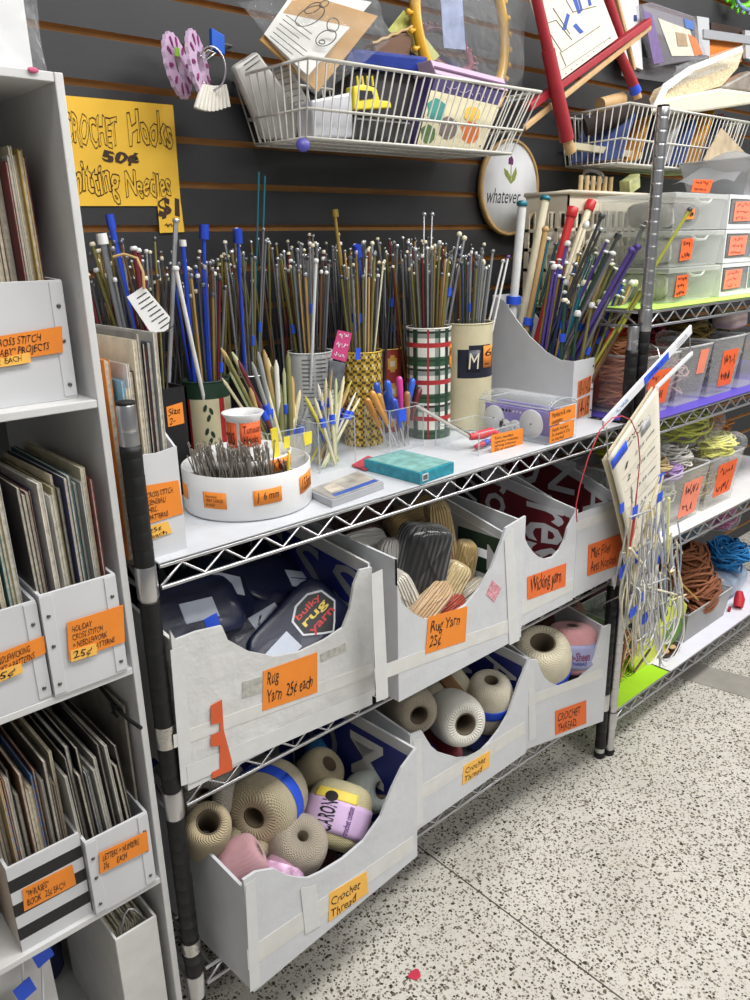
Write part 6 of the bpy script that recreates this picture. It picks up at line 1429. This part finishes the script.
# clear drawers
DRW=clear('drawer_plastic',(240,242,240),.10,.12); DRF=clear('drawer_frame',(234,236,234),.32,.15)
OR3=M('bright_orange_tag',(244,104,48),.6)
rg=random.Random(8)
NAMES=['lowest','middle','top']
for k in range(3):
    z0=ZG+.001+.0845*k; h=.0825; x0,x1,y0,y1=1.395+.012*k*0,1.655,.035,.235
    r=thing('clear_drawer_box',f'{NAMES[k]} clear plastic drawer of the stack with orange tags beside the chrome post','drawer box',((x0+x1)/2,.13,z0),group=None)
    t=.002; tp=.012
    mb=MB(); mb.prism([(x0+tp,y0+.004,z0),(x1-tp,y0+.004,z0),(x1,y0,z0+h-.012),(x0,y0,z0+h-.012)],(0,t,0)); mb.build('front_wall',DRW,r)
    for a,s in((x0,1),(x1,-1)):
        mb=MB(); mb.add([(a+s*tp,y0+.004,z0),(a+s*tp,y1,z0),(a,y1,z0+h-.012),(a,y0,z0+h-.012)],[(0,1,2,3)]); mb.build('side_wall',DRW,r,solid=.002)
    mb=MB(); mb.box(x0+tp,y1-t,z0,x1-tp,y1,z0+h-.012); mb.build('back_wall',DRW,r)
    mb=MB(); mb.box(x0+tp,y0+.004,z0,x1-tp,y1,z0+.002); mb.build('base',DRW,r)
    mb=MB(); mb.box(x0-.003,y0-.005,z0+h-.013,x1+.003,y1+.003,z0+h-.001); mb.build('rim_lid',DRF,r,bevel=.002)
    mb=MB(); mb.tube([(x0+.09,y0-.006,z0+h-.014),(x0+.11,y0-.009,z0+h-.022),(x0+.15,y0-.009,z0+h-.022),(x0+.17,y0-.006,z0+h-.014)],.003,6); mb.build('finger_lip',DRF,r)
    lx=x0+.062-.008*(2-k)
    ln_=[3,2,1][k]
    label4(r,[Vector((lx,y0,z0+.062)),Vector((lx+.055,y0,z0+.065)),Vector((lx+.052,y0,z0+.016)),Vector((lx-.004,y0,z0+.012))] if k<2 else [Vector((lx,y0,z0+.045)),Vector((lx+.038,y0,z0+.047)),Vector((lx+.038,y0,z0+.024)),Vector((lx,y0,z0+.022))],ln_,mat=OR3 if k<2 else ORANGE)
    for q,(dx,c,nm,w) in enumerate(((.045,(150,148,144),'grey',.03),(.11,(206,204,198),'white',.035),(.17,(130,124,120),'taupe',.03),(.215,(190,178,150),'cream',.018))):
        mb=MB(); mb.ell((x0+dx,.12+.03*(q%2),z0+.034),w*.9,.055,.030,14,8,pw=.6,jit=.05,seed=k*7+q); mb.build('notion_packet',M('drawer_fill_'+nm,c,.4,noise=.3,nscale=40),label=f'{nm} packet inside the {NAMES[k]} clear drawer with orange tag',cat='packet')
    mb=MB()
r=thing('price_card','orange card tag standing on top of the clear drawers','tag',(1.60,.04,ZG+.2545))
P=[up(a,b,y=.035) for a,b in[(694,178),(713,178.5),(709,191.5),(691,190)]]; lo=min(P[2].z,P[3].z); 
zz=ZG+.2535
for p in P: p.z+=zz-lo
P[3].z=zz; P[2].z=zz
label4(r,P,2,mat=OR3,name='orange_card',th=.0012)
# white framed drawers
WF=M('white_drawer_frame',(228,229,233),.4,noise=.03)
for k in range(3):
    z0=ZG+.001+.0845*k; x0,x1,y0,y1=1.675,1.985,.035,.235; h=.083
    r=thing('white_drawer_unit',f'{NAMES[k]} white framed drawer with a salmon label at the right edge','drawer unit',((x0+x1)/2,.13,z0))
    mb=MB(); mb.box(x0,y0,z0,x1,y1,z0+.012); mb.box(x0,y0,z0+h-.010,x1,y1,z0+h); mb.box(x0,y0,z0+.012,x0+.006,y1,z0+h-.010); mb.box(x1-.006,y0,z0+.012,x1,y1,z0+h-.010); mb.box(x0+.006,y1-.004,z0+.012,x1-.006,y1,z0+h-.010); mb.build('frame',WF,r)
    mb=MB(); mb.box(x0+.010,y0-.002,z0+.013,x1-.008,y0,z0+h-.012); mb.build('drawer_front',DRW,r)
    mb=MB(); mb.box(x0+.014,y0+.02,z0+.0125,x1-.012,y1-.02,z0+.058); mb.build('contents',M('dark_contents',(66,68,82),.4,noise=.5,nscale=50),r)
    mb=MB(); mb.box(x0+.150,y0-.003,z0+.013,x0+.154,y0-.0021,z0+h-.012); mb.build('divider_rib',WF,r)
    lx=x0+.028-.006*(2-k); label4(r,[Vector((lx,y0-.0022,z0+.066)),Vector((lx+.098,y0-.0022,z0+.068)),Vector((lx+.094,y0-.0022,z0+.020)),Vector((lx-.003,y0-.0022,z0+.018))],3,mat=SALMON,ink=M('salmon_ink',(204,92,70),.7))
    if k==1: label4(r,[Vector((x0+.158,y0-.0022,z0+.062)),Vector((x0+.205,y0-.0022,z0+.063)),Vector((x0+.205,y0-.0022,z0+.014)),Vector((x0+.158,y0-.0022,z0+.014))],2,mat=OR3)
# things on top of the drawers
GB=clear('grey_bag_plastic',(176,178,180),.45,.15,crinkle=14)
r=thing('plastic_bin','translucent grey plastic bin with bagged goods on top of the white drawers','bin',(1.84,.14,ZG+.2545))
zt=ZG+.2552
mb=MB(); mb.lathe([(.105,0),(.108,.01),(.135,.085),(.140,.088),(.137,.09)],4,Matrix.Translation((1.86,.13,zt))@Matrix.Rotation(math.pi/4,4,'Z')@Matrix.Diagonal((1.1,1.0,1,1)),sm=False); mb.build('bin_wall',GB,r,solid=.002,bevel=.006)
mb=MB(); mb.grid(lambda u,v:Vector((1.72+.30*u,.05+.17*v,zt+.03+.085*math.sin(math.pi*min(1,u*1.05+.0))*(.5+.5*math.sin(math.pi*v))+.008*math.sin(13*u+9*v))),20,14); mb.build('bag',GB,r)
P=[up(a,b,y=.17) for a,b in[(704,160),(722,128),(752,160),(752,175),(720,178)]]; mb=MB(); mb.prism(P,(0,.004,0)); mb.build('pattern_card',M('tan_card',(186,168,140),.5,noise=.2),r)
r=thing('peg_rack','pale wooden peg rack standing on the cream crate','peg rack',(1.50,.32,ZG+ch+.006))
mb=MB(); mb.box(1.43,.315,ZG+ch+.0062,1.60,.335,ZG+ch+.012); mb.build('rail',RAW,r)
for k in range(6):
    mb=MB(); mb.cyl((1.445+.028*k,.325,ZG+ch+.012),(1.445+.028*k,.325,ZG+ch+.048),.006,n=10); mb.build('peg',M('peg_wood',(210,186,140),.6),r)
mb=MB(); mb.cbox((1.64,.30,ZG+ch+.030),(.05,0,.02),(0,.03,0),(-.008,0,.034)); mb.build('small_box',M('lime_white',(206,210,150),.5,noise=.3,nscale=40),label='small lime and white box lying on the cream crate by the chrome post',cat='box')
r=thing('white_ring','white plastic embroidery ring hanging under the right basket','ring',up(593,178,y=.38))
c=up(593,177,y=.38); T=Matrix.Translation(c)@Vector((0,0,1)).rotation_difference(Vector((-.35,-.5,.62)).normalized()).to_matrix().to_4x4()
mb=MB(); mb.lathe([(.024,-.005),(.030,-.005),(.030,.005),(.024,.005),(.024,-.005)],40,T); mb.build('ring',GLOSSW,r)
mb=MB(); mb.tube([c+Vector((0,.0,.028)),c+Vector((0,.04,.04)),Vector((c.x,.4612,c.z+.03))],.002,6); mb.build('peg_hook',CHROME,r)
# ================================================================ bins of yarn
BINP=clear('bin_plastic',(240,240,238),.09,.14); BINR=clear('bin_rim',(226,228,228),.45,.15)
def ybin(label,x0,x1,y0,y1,z,h,tp=.016,lab=None,lines=None,side=.004,labmat=None,mat=None):
    r=thing('clear_bin',label,'bin',((x0+x1)/2,(y0+y1)/2,z)); mat=mat or BINP
    B=[Vector((x0+tp,y0+tp,z+.001)),Vector((x1-tp,y0+tp,z+.001)),Vector((x1-tp,y1-tp,z+.001)),Vector((x0+tp,y1-tp,z+.001))]; T_=[Vector((x0,y0,z+h)),Vector((x1,y0,z+h)),Vector((x1,y1,z+h)),Vector((x0,y1,z+h))]
    for i in range(4):
        j=(i+1)%4; mb=MB(); mb.add([B[i],B[j],T_[j],T_[i]],[(0,1,2,3)]); mb.build('front_wall' if i==0 else 'side_wall',mat,r,solid=.002)
    mb=MB(); mb.prism(B,(0,0,.002)); mb.build('base',mat,r)
    mb=MB(); mb.tube(T_,.0032,6,True); mb.build('rim',BINR,r)
    if lab is not None:
        u0,u1,v0,v1=lab; f=lambda u,v:(B[0]*(1-u)+B[1]*u)*(1-v)+(T_[0]*(1-u)+T_[1]*u)*v
        label4(r,[f(u0,v1),f(u1,v1),f(u1,v0),f(u0,v0)],lines,mat=labmat or OR3,off=.002)
    return r
def hank(c,rx,ry,rz,n,rgb,nm,label,seed,r=.0028,loops=26,dirv=None,cat='yarn hank'):
    rg=random.Random(seed); mb=MB(); c=Vector(c)
    for i in range(n):
        z=rg.uniform(-.9,.9); k=math.sqrt(1-z*z*.8); a0=rg.uniform(0,6.28); sp=rg.choice((.5,1,1,.7)); pts=[]; N=18
        ph1,ph2=rg.uniform(0,6.28),rg.uniform(0,6.28); wx,wy=rg.uniform(.55,1)*k,rg.uniform(.35,1)*k
        rot=rg.uniform(-.5,.5) if dirv is None else dirv+rg.uniform(-.25,.25)
        for j in range(N):
            t=2*math.pi*j/N
            x=math.cos(t)*wx; y=math.sin(t)*wy; zz=z+.22*math.sin(2*t+ph1)+.12*math.sin(3*t+ph2)
            X=x*math.cos(rot)-y*math.sin(rot); Y=x*math.sin(rot)+y*math.cos(rot)
            pts.append(c+Vector((rx*X,ry*Y,rz*max(-1,min(1,zz)))))
        mb.tube(pts,r*rg.uniform(.8,1.2),5,True)
    return mb.build('yarn_hank',M('hank_'+nm,rgb,.85,noise=.16,nscale=50),label=label,cat=cat)
ZP=RZ[2]+.0224
ybin('clear bin of peach yarn with an orange label on the purple sheet',1.285,1.452,.012,.27,ZP,.145,lab=(.18,.86,.15,.75),lines=2)
ybin('clear bin of dark red yarn in plastic, second on the purple sheet',1.458,1.622,.012,.28,ZP,.15,lab=(.62,.9,.5,.92),lines=None,labmat=SALMON)
ybin('clear bin of olive yarn with an orange label, third on the purple sheet',1.632,1.812,.012,.28,ZP,.155,lab=(.35,.88,.14,.78),lines=2)
ybin('clear bin of pale yarn at the right edge of the purple sheet',1.822,2.0,.012,.28,ZP,.155)
hank((1.37,.13,ZP+.072),.06,.10,.064,70,(238,156,110),'peach','peach yarn hank inside the first bin on the purple sheet',1)
hank((1.365,.11,ZP+.150),.055,.07,.028,24,(240,168,124),'peach_top','coiled peach yarn on top of the first bin',2)
hank((1.425,.19,ZP+.170),.03,.05,.03,16,(206,76,44),'rust_orange','rust orange yarn heaped behind the peach coil',3)
hank((1.535,.17,ZP+.155),.05,.08,.055,30,(120,22,36),'dark_red','dark red yarn heaped in the second bin on the purple sheet',4)
hank((1.54,.13,ZP+.07),.056,.10,.062,50,(196,170,170),'rose_grey','rose grey yarn low in the second bin',5)
hank((1.715,.15,ZP+.15),.065,.10,.045,30,(120,98,50),'olive_brown','olive brown yarn heaped in the third bin on the purple sheet',6)
hank((1.72,.14,ZP+.065),.062,.10,.058,56,(84,86,90),'slate','slate grey yarn low in the third bin',7)
hank((1.91,.15,ZP+.08),.062,.10,.07,56,(150,146,140),'pale_grey','pale grey yarn in the bin at the right edge',8)
mb=MB(); mb.ell((1.50,.07,ZP+.165),.03,.035,.022,16,10,jit=.1,pw=.7,seed=3); mb.build('yarn_bag',FILM,label='clear crinkled bag on top of the second purple-shelf bin',cat='bag')
for k,(x,z,c,lab) in enumerate(((1.62,.10,(30,28,30),'black yarn mass at the back above the olive bin'),(1.80,.11,(40,30,30),'dark brown yarn mass at the right back of the purple shelf'),(1.47,.09,(52,36,34),'dark maroon bundle at the back behind the red yarn'))):
    hank((x,.335,ZP+z),.08,.045,z*.95,34,c,'dark%d'%k,lab,20+k)
mb=MB(); mb.ell((1.86,.08,ZP+.19),.05,.04,.025,16,10,jit=.04,pw=.6); mb.build('label_wad',M('pale_pink_wrap',(220,196,200),.5),label='pale pink wrapped ball on top at the right edge of the purple shelf',cat='yarn ball')
# peach/rust goods behind the diagonal file
hank((1.29,.305,ZP+.11),.034,.07,.10,30,(222,140,100),'peach_side','large peach yarn hank behind the diagonal needle file',11)
mb=MB(); mb.ell((1.265,.20,ZP+.068),.022,.075,.066,18,12,jit=.05,pw=.7,seed=9); mb.build('cloth_bundle',M('dark_rust',(104,38,30),.8,noise=.25),label='dark rust cloth bundle beside the diagonal needle file',cat='cloth bundle')
# white shelf
ZW=RZ[1]+.0224
ybin('clear bin of white and lilac yarn with a salmon label on the white sheet',1.41,1.685,.012,.30,ZW,.155,lab=(.52,.92,.10,.78),lines=2,labmat=SALMON)
ybin('clear bin of cream yarn with a bright orange label on the white sheet',1.695,1.90,.012,.30,ZW,.155,lab=(.25,.85,.2,.85),lines=2)
hank((1.55,.15,ZW+.072),.10,.11,.062,110,(212,214,196),'white_low','white yarn filling the left bin on the white sheet',31)
hank((1.50,.08,ZW+.165),.05,.05,.03,26,(214,190,140),'pale_tan','pale tan yarn on top of the left white-shelf bin',32)
hank((1.545,.055,ZW+.145),.045,.035,.022,22,(170,140,190),'lilac','lilac yarn at the front of the left white-shelf bin',33)
hank((1.62,.10,ZW+.172),.06,.07,.035,34,(228,226,218),'bright_white','bright white yarn heaped on the left white-shelf bin',34)
hank((1.80,.15,ZW+.072),.085,.11,.062,80,(222,206,160),'cream_low','cream yarn filling the right white-shelf bin',35)
def ybag(c,rx,ry,rz,rgb,nm,label,seed,n=26):
    r=thing('yarn_bag',label,'yarn bag',(c[0],c[1],c[2]-rz))
    hk=hank(c,rx*.88,ry*.88,rz*.85,n,rgb,nm,None,seed); hk.name='yarn'; mwc=hk.matrix_world.copy(); hk.parent=r; hk.matrix_parent_inverse=r.matrix_world.inverted(); 
    for k_ in('label','category'):
        if k_ in hk: del hk[k_]
    mb=MB(); mb.ell(c,rx,ry,rz,24,16,jit=.05,pw=.75,seed=seed); mb.build('clear_bag',FILM,r)
ybag((1.71,.13,ZW+.245),.155,.10,.055,(200,206,70),'lime_yellow','large bag of lime yellow yarn lying on top of the white-shelf bins',41,40)
ybag((1.80,.05,ZW+.180),.11,.07,.034,(224,222,120),'soft_yellow','bag of soft yellow yarn at the front of the white-shelf bins',42)
ybag((1.49,.13,ZW+.215),.07,.08,.045,(216,214,210),'bag_white','bag of white yarn behind the left white-shelf bin top',43)
hank((1.565,.25,ZW+.185),.07,.05,.035,26,(196,200,60),'lime_strands','loose lime strands under the big yellow bag',44)
hank((1.93,.15,ZW+.20),.06,.09,.04,24,(196,126,50),'amber','amber yarn at the right of the yellow bags',45)
mb=MB(); mb.ell((1.90,.30,ZW+.24),.08,.05,.07,18,12,jit=.05,pw=.7,seed=5); mb.build('fabric_bundle',M('steel_blue_cloth',(66,92,130),.6,noise=.25),label='steel blue bundle at the back right of the white shelf',cat='cloth bundle')
mb=MB(); mb.ell((1.79,.335,ZW+.22),.06,.04,.06,18,12,jit=.05,pw=.7,seed=6); mb.build('fabric_bundle',M('navy_cloth2',(34,44,100),.6,noise=.25),label='navy bundle at the back of the white shelf behind the yellow bag',cat='cloth bundle')
# lowest shelf
ZL=RZ[0]+.0224
ybin('grey clear bin heaped with brown yarn on the lowest right shelf',1.70,1.99,.03,.30,ZL,.10,tp=.012,mat=clear('smoke_bin',(196,196,194),.35,.12))
hank((1.845,.16,ZL+.150),.150,.125,.10,110,(140,86,56),'brown','big heap of brown yarn in the grey bin on the lowest right shelf',51,r=.0040)
hank((1.86,.055,ZL+.105),.10,.03,.05,34,(134,80,52),'brown_front','loose brown loops hanging at the front of the grey bin',52,r=.0040)
hank((2.14,.12,ZL+.15),.075,.08,.05,34,(40,130,196),'cyan','bright cyan-blue yarn right of the brown heap',53)
mb=MB(); mb.ell((2.15,.16,ZL+.05),.10,.09,.048,18,12,jit=.05,pw=.6,seed=12); mb.build('yarn_bag',M('bluegrey_bag',(150,164,184),.3,noise=.3,coat=.4),label='pale blue-grey bag under the cyan yarn',cat='bag')
hank((1.90,.31,ZL+.30),.10,.06,.035,34,(176,40,120),'magenta','magenta yarn at the back above the brown heap',54)
hank((1.72,.33,ZL+.28),.08,.05,.05,34,(196,120,140),'dusty_pink','dusty pink yarn at the back left above the brown heap',55)
mb=MB(); mb.ell((1.80,.345,ZL+.12),.16,.04,.118,20,14,jit=.04,pw=.6,seed=14); mb.build('yarn_bag',M('plum_bag',(84,52,66),.5,noise=.3),label='dark plum bag standing at the back behind the brown heap',cat='bag')
ybag((2.03,.22,ZL+.27),.08,.07,.05,(120,150,170),'grey_blue','bag of grey-blue yarn behind the cyan yarn',56)
ybag((2.22,.20,ZL+.26),.07,.07,.06,(206,120,170),'pink','bag of pink yarn at the right edge of the lowest shelf',57)
hank((2.05,.32,ZL+.35),.12,.05,.04,30,(70,150,170),'teal','teal yarn at the top right back of the lowest shelf',58)
mb=MB(); mb.tube([(2.06,.03,ZL+.008),(2.075,.035,ZL+.03),(2.08,.04,ZL+.055)],[.016,.018,.010],12); mb.build('red_bobbin',M('red_bobbin',(196,40,56),.5),label='red bobbin standing at the right edge of the lowest shelf',cat='bobbin')
mb=MB(); mb.cbox((2.03,.045,ZL+.004),(.03,.01,0),(-.004,.008,0),(0,0,.006)); mb.build('yarn_scrap',M('crimson',(150,24,40),.8),label='crimson yarn scrap on the pale sheet beside the grey bin',cat='yarn scrap')
r=thing('wood_buttons','cluster of two pale wooden pieces in a dark tray by the grey bin','wooden pieces',(1.62,.03,ZL))
mb=MB(); mb.lathe([(0,.001),(.05,.002),(.055,.014),(.052,.014),(.048,.004),(0,.003)],28,Matrix.Translation((1.625,.045,ZL))@Matrix.Diagonal((1,.5,1,1))); mb.build('tray',M('brown_tray',(60,38,26),.5),r)
for k in(-1,1):
    mb=MB(); mb.ell((1.625+.02*k,.043,ZL+.010),.014,.010,.006,14,8); mb.build('wooden_piece',RAW,r)
# grey bag / light greenish bin and lime packaging left of it
ybin('pale greenish clear bin between the needle bundle and the brown yarn',1.50,1.675,.05,.30,ZL,.10,tp=.014,mat=clear('green_bin',(206,220,204),.3,.12))
ybag((1.585,.17,ZL+.105),.075,.09,.05,(168,170,166),'bin_grey','bag of grey goods in the pale greenish bin',61)
mb=MB()
r=thing('leaf_package','lime yellow leaf-shaped package with a dark hole beside the needle bundle','package',up(662,640,y=.06))
P=[up(a,b,y=.05) for a,b in[(634,664),(646,640),(655,613),(664,602),(680,596),(688,605),(684,622),(668,648),(650,672),(636,680)]]
mb=MB(); mb.prism(P,(0,.02,0)); mb.build('body',M('lime_pack',(206,216,80),.45,noise=.15),r,bevel=.004)
P=[up(660+8*math.cos(t),612-0+7*math.sin(t),y=.0485) for t in [2*math.pi*i/14 for i in range(14)]]; mb=MB(); mb.prism(P,(0,.001,0)); mb.build('dark_hole',M('dark_green',(40,54,30),.6),r)
P=[up(a,b,y=.047) for a,b in[(664,640),(672,622),(682,618),(684,626),(676,640),(668,648)]]; mb=MB(); mb.prism(P,(0,.001,0)); mb.build('green_patch',M('leaf_green',(96,140,60),.6,noise=.2),r)
# lettering on the bright green sheet
writing('CIRCULAR NEEDLES',gl,Vector((RX+.03,.050,RZ[0]+.0225)),(1,0,0),(0,1,0),.25,.020,INK,'lettering',shear=0)
# ================================================================ needle size chart on hanger
H0=up(603,425,y=-.088); H1=up(691,329,y=-.052)
r=thing('needle_organizer','hanging cream needle-size chart on a white bar in front of the chrome post','needle organizer',up(640,700,y=-.06))
BAR=M('white_bar',(226,228,232),.35,noise=.04)
mb=MB(); mb.bar(H0,H1,.006,.022,0,(0,0,1)); hb=mb.build('hanger_bar',BAR,r,bevel=.002)
dH=(H1-H0); n_=dH.normalized().cross(Vector((0,0,1))).normalized()
if n_.dot(CAM-H0)<0: n_=-n_
uH=n_.cross(dH.normalized()); uH=uH if uH.z>0 else -uH
f=lambda t,s:H0+dH*t+uH*(s*.011)+n_*.0034
label4(hb,[f(.42,.8),f(.70,.8),f(.70,-.8),f(.42,-.8)],None,mat=BLUET,name='tape_strip',off=.0006)
scribble(hb,f(.43,.6)+n_*.0014,f(.69,.6)+n_*.0014,f(.69,-.6)+n_*.0014,f(.43,-.6)+n_*.0014,n_,0,1,M('navy_ink',(26,34,90),.6))
scribble(hb,f(.10,.7),f(.28,.7),f(.28,-.7),f(.10,-.7),n_,.0004,1,M('pale_blue_ink',(120,170,214),.6)); scribble(hb,f(.78,.6),f(.95,.6),f(.95,-.6),f(.78,-.6),n_,.0004,2,M('grey_ink2',(150,150,156),.6))
R0=up(656,388,y=-.070); R1=up(692,353,y=-.055)
L0=up(608,457,y=-.088)
mb=MB(); mb.bar(R0,R1,.006,.010,0,(0,0,1)); mb.build('lower_bar',BAR,r,bevel=.0015)
mb=MB(); mb.tube([H0+dH*.03,L0+Vector((0,0,.0))],.0016,6); mb.build('wire_link',CHROME,r); mb=MB(); mb.tube([H1-dH*.02,R1-(R1-R0)*.04],.0016,6); mb.build('wire_link',CHROME,r)
mb=MB(); hm=H0+dH*.62; mb.tube([hm+uH*.008,hm+Vector((0,.010,.03)),Vector((RX+.004,RY-.016,hm.z+.035)),Vector((RX+.016,RY,hm.z+.03))],.0018,6); mb.build('hook',CHROME,r)
rows=[((608,458),(658,384)),((613,475),(659,412)),((618,495),(660,445)),((625,525),(660,485)),((631,555),(660,520)),((636,580),(659,555)),((640,610),(657,590)),((643,640),(655,625))]
def cp(u,v,off=0):
    k=min(len(rows)-2,int(v*(len(rows)-1))); t=v*(len(rows)-1)-k
    l=[rows[k][0][i]*(1-t)+rows[k+1][0][i]*t for i in(0,1)]; q=[rows[k][1][i]*(1-t)+rows[k+1][1][i]*t for i in(0,1)]
    px=l[0]*(1-u)+q[0]*u; py=l[1]*(1-u)+q[1]*u
    return up(px,py,y=-.088+.018*u+.010*math.sin(3*v)-off)
mb=MB(); mb.grid(lambda u,v:cp(u,1-v),10,28); ch_=mb.build('chart_cloth',M('cream_cloth',(228,222,206),.75,noise=.05,bump=.15,bscale=300),r,solid=.0015)
BL=M('back_cloth',(206,196,170),.8)
mb=MB(); mb.grid(lambda u,v:cp(u,1-v)+Vector((-.003,.012,-.006)),8,20); mb.build('back_cloth',BL,r,solid=.0015)
def cw(st,u0,u1,v,hgt,mat=INK):
    a=cp(u0,v,.0022); b=cp(u1,v,.0022); writing(st,ch_,a,(b-a),(0,0,1),(b-a).length,hgt,mat,shear=.1)
scribble(ch_,cp(.3,.055,.0022),cp(.75,.055,.0022),cp(.75,.11,.0022),cp(.3,.11,.0022),Vector((0,-1,0)),.0004,2,INK)
SZn=[('1','2.25 mm'),('2','2.75 mm'),('3','3.25 mm'),('4','3.5 mm'),('5','3.75 mm'),('6','4 mm'),('7','4.5 mm'),('8','5 mm'),('9','5.5 mm'),('10','6 mm')]
for i,(a,b) in enumerate(SZn):
    v=.20+.075*i; cw(a,.22,.30,v,.013); cw(b,.45,.88,v-.005,.008)
    p=[cp(.15+.8*k/8,v+.03,.0018) for k in range(9)]; mb=MB(); mb.tube(p,.0009,5); mb.build('pocket_stitch',M('stitch_line',(186,178,160),.8),ch_)
mb=MB(); mb.grid(lambda u,v:cp(.02+.32*u,.05+.06*v,.0025),4,2); mb.build('tape_strip',BLUET,r,solid=.0006)
mb=MB(); mb.grid(lambda u,v:cp(.62+.2*u,.09+.06*(1-v),.0025),3,2); mb.build('picture',M('chart_grey',(176,176,178),.7,noise=.3,nscale=90),r,solid=.0004)
# circular needles threaded through the chart
CABC=[('clear',(206,204,194)),('white',(224,222,214)),('grey',(170,172,172)),('cream',(224,216,184)),('silver',(200,201,204)),('blue-grey',(150,162,184))]
rg=random.Random(66)
tagp=[(622,508),(635,512),(661,478),(664,530),(657,561),(634,588),(641,598),(622,572),(633,612),(637,557),(660,497),(645,618)]
for i in range(34):
    nm,c=CABC[i%6]; m_=M('cable_'+nm.replace('-','_'),c,.35,noise=.05)
    left=i%3==0
    sx=rg.uniform(624,640) if left else rg.uniform(638,672); sy=rg.uniform(500,585)
    ex=sx+rg.uniform(-8,26) if not left else sx+rg.uniform(-10,14); bot=rg.uniform(600,668); y0=-.102-rg.uniform(0,.035)
    w=rg.uniform(4,16)
    ctrl=[(sx,sy),(sx-w*.4+rg.uniform(-4,4),sy+(bot-sy)*.4),(sx+rg.uniform(-6,6),sy+(bot-sy)*.8),((sx+ex)/2,bot),(ex+rg.uniform(-2,8),sy+(bot-sy)*.75),(ex+w*.3,sy+(bot-sy)*.35),(ex,sy+rg.uniform(0,30))]
    P=[up(a,b,y=y0+.012*math.sin(k*1.3+i)) for k,(a,b) in enumerate(ctrl)]
    def cr(t):
        k=min(len(P)-2,int(t)); f_=t-k; p0=P[max(0,k-1)];p1=P[k];p2=P[k+1];p3=P[min(len(P)-1,k+2)]
        return .5*((2*p1)+(p2-p0)*f_+(2*p0-5*p1+4*p2-p3)*f_**2+(3*p1-p0-3*p2+p3)*f_**3)
    pts=[cr((len(P)-1)*k/30) for k in range(31)]
    loc=Vector((sum(p.x for p in pts)/31,y0,min(p.z for p in pts)))
    g=f'circular needle with a {nm} cable hanging from the needle-size chart'
    q=thing('circular_needle',g,'circular needle',loc,group='circular needles on the chart')
    mb=MB(); mb.tube(pts,rg.uniform(.0013,.0022),6); mb.build('cable',m_,q)
    tm=M('tip_'+('wood' if i%3==1 else 'steel'),(222,210,166) if i%3==1 else (176,178,180),.4,.0 if i%3==1 else .4)
    for e,dv in((pts[-1],Vector((rg.uniform(-.04,.08),rg.uniform(-.02,.0),rg.uniform(-.09,.03)))),(pts[0],Vector((rg.uniform(-.02,.02),-.004,rg.uniform(.02,.06))))):
        if rg.random()<.75:
            mb=MB(); mb.tube([e,e+dv*.9,e+dv],[.0021,.0021,.0005],7); mb.build('needle_tip',tm,q)
    if i<len(tagp):
        tp=up(*tagp[i],y=y0-.004); mb=MB(); mb.cbox(tp,(.015+.006*(i%3),0,.003),(0,.0008,0),(.003*(i%3-1),0,.022+.006*(i%2))); mb.build('tape_flag',BLUET,q)
# a few singled out tips
def tip(a,b,y0,y1,r_,mat,label,name='loose_needle'):
    mb=MB(); p,q=up(*a,y=y0),up(*b,y=y1); mb.tube([p,p+(q-p)*.92,q],[r_,r_,r_*.3],7); mb.build(name,mat,label=label,cat='needle')
tip((664,566),(699,601),-.12,-.10,.0022,M('amber_tip',(196,150,50),.4),'amber needle tip pointing down right over the brown yarn')
tip((630,548),(656,582),-.13,-.12,.0034,M('ivory_tip',(230,224,196),.5),'ivory needle crossing the cable bundle from upper left')
tip((646,587),(678,595),-.13,-.125,.0026,M('ivory_tip',(230,224,196),.5),'ivory needle pointing right across the bundle')
tip((669,498),(667,552),-.125,-.125,.0034,M('pale_lime_tip',(220,224,160),.5),'pale lime needle hanging straight down right of the chart')
tip((634,672),(651,648),-.10,-.09,.0030,M('brown_tip',(120,96,66),.5),'brown needle at the foot of the cable bundle')
tip((598,606),(624,594),-.02,-.115,.0016,CHROME,'thin steel needle poking left from the bundle')
mb=MB()
RC=M('red_cable',(190,60,70),.4)
pr=[(577,522),(576,505),(580,485),(588,458),(600,430),(612,418),(622,416),(631,420),(638,436),(640,460),(637,490),(634,520),(630,550)]
q_=thing('circular_needle','circular needle with a thin red cable looping left across the shelf end','circular needle',up(610,540,y=-.12))
mb=MB(); mb.tube([up(a,b,y=-.115) for a,b in pr],.0013,6); mb.build('cable',RC,q_); mb=MB(); mb.tube([up(636,505,y=-.116),up(632,535,y=-.117),up(629,552,y=-.117)],[.0032,.0032,.0008],8); mb.build('needle_tip',RC,q_)
# pale bundle of straw-like needles standing on the green sheet under the chart
for i in range(26):
    c=rg.choice([('straw',(206,192,150)),('tan',(176,140,96)),('pale green',(200,206,160)),('grey',(150,150,148)),('rust',(170,90,60))])
    bx,by=RX+.03+.10*rg.random(),.03+.10*rg.random(); B=Vector((bx,by,ZL+.002)); P_=up(rg.uniform(618,660),rg.uniform(560,640),y=rg.uniform(-.03,.10))
    mb=MB(); mb.tube([B,P_],rg.uniform(.0015,.0028),6); mb.build('loose_needle',M('straw_'+c[0].replace(' ','_'),c[1],.6),label=f'{c[0]} needle standing in the bundle on the bright green sheet',cat='needle',group='needles on the bright green sheet',mw=Matrix.Translation(B))
# red sticker on the floor
p=up(415,975,z=.0005); mb=MB(); mb.prism([p+Vector((.012*math.cos(t)*(1+.2*math.sin(3*t)),.012*math.sin(t)*(1+.15*math.cos(2*t)),0)) for t in [2*math.pi*i/16 for i in range(16)]],(0,0,.0008)); mb.build('sticker',M('crimson_spot',(196,50,76),.5),label='small crimson spot sticker on the terrazzo floor',cat='sticker')
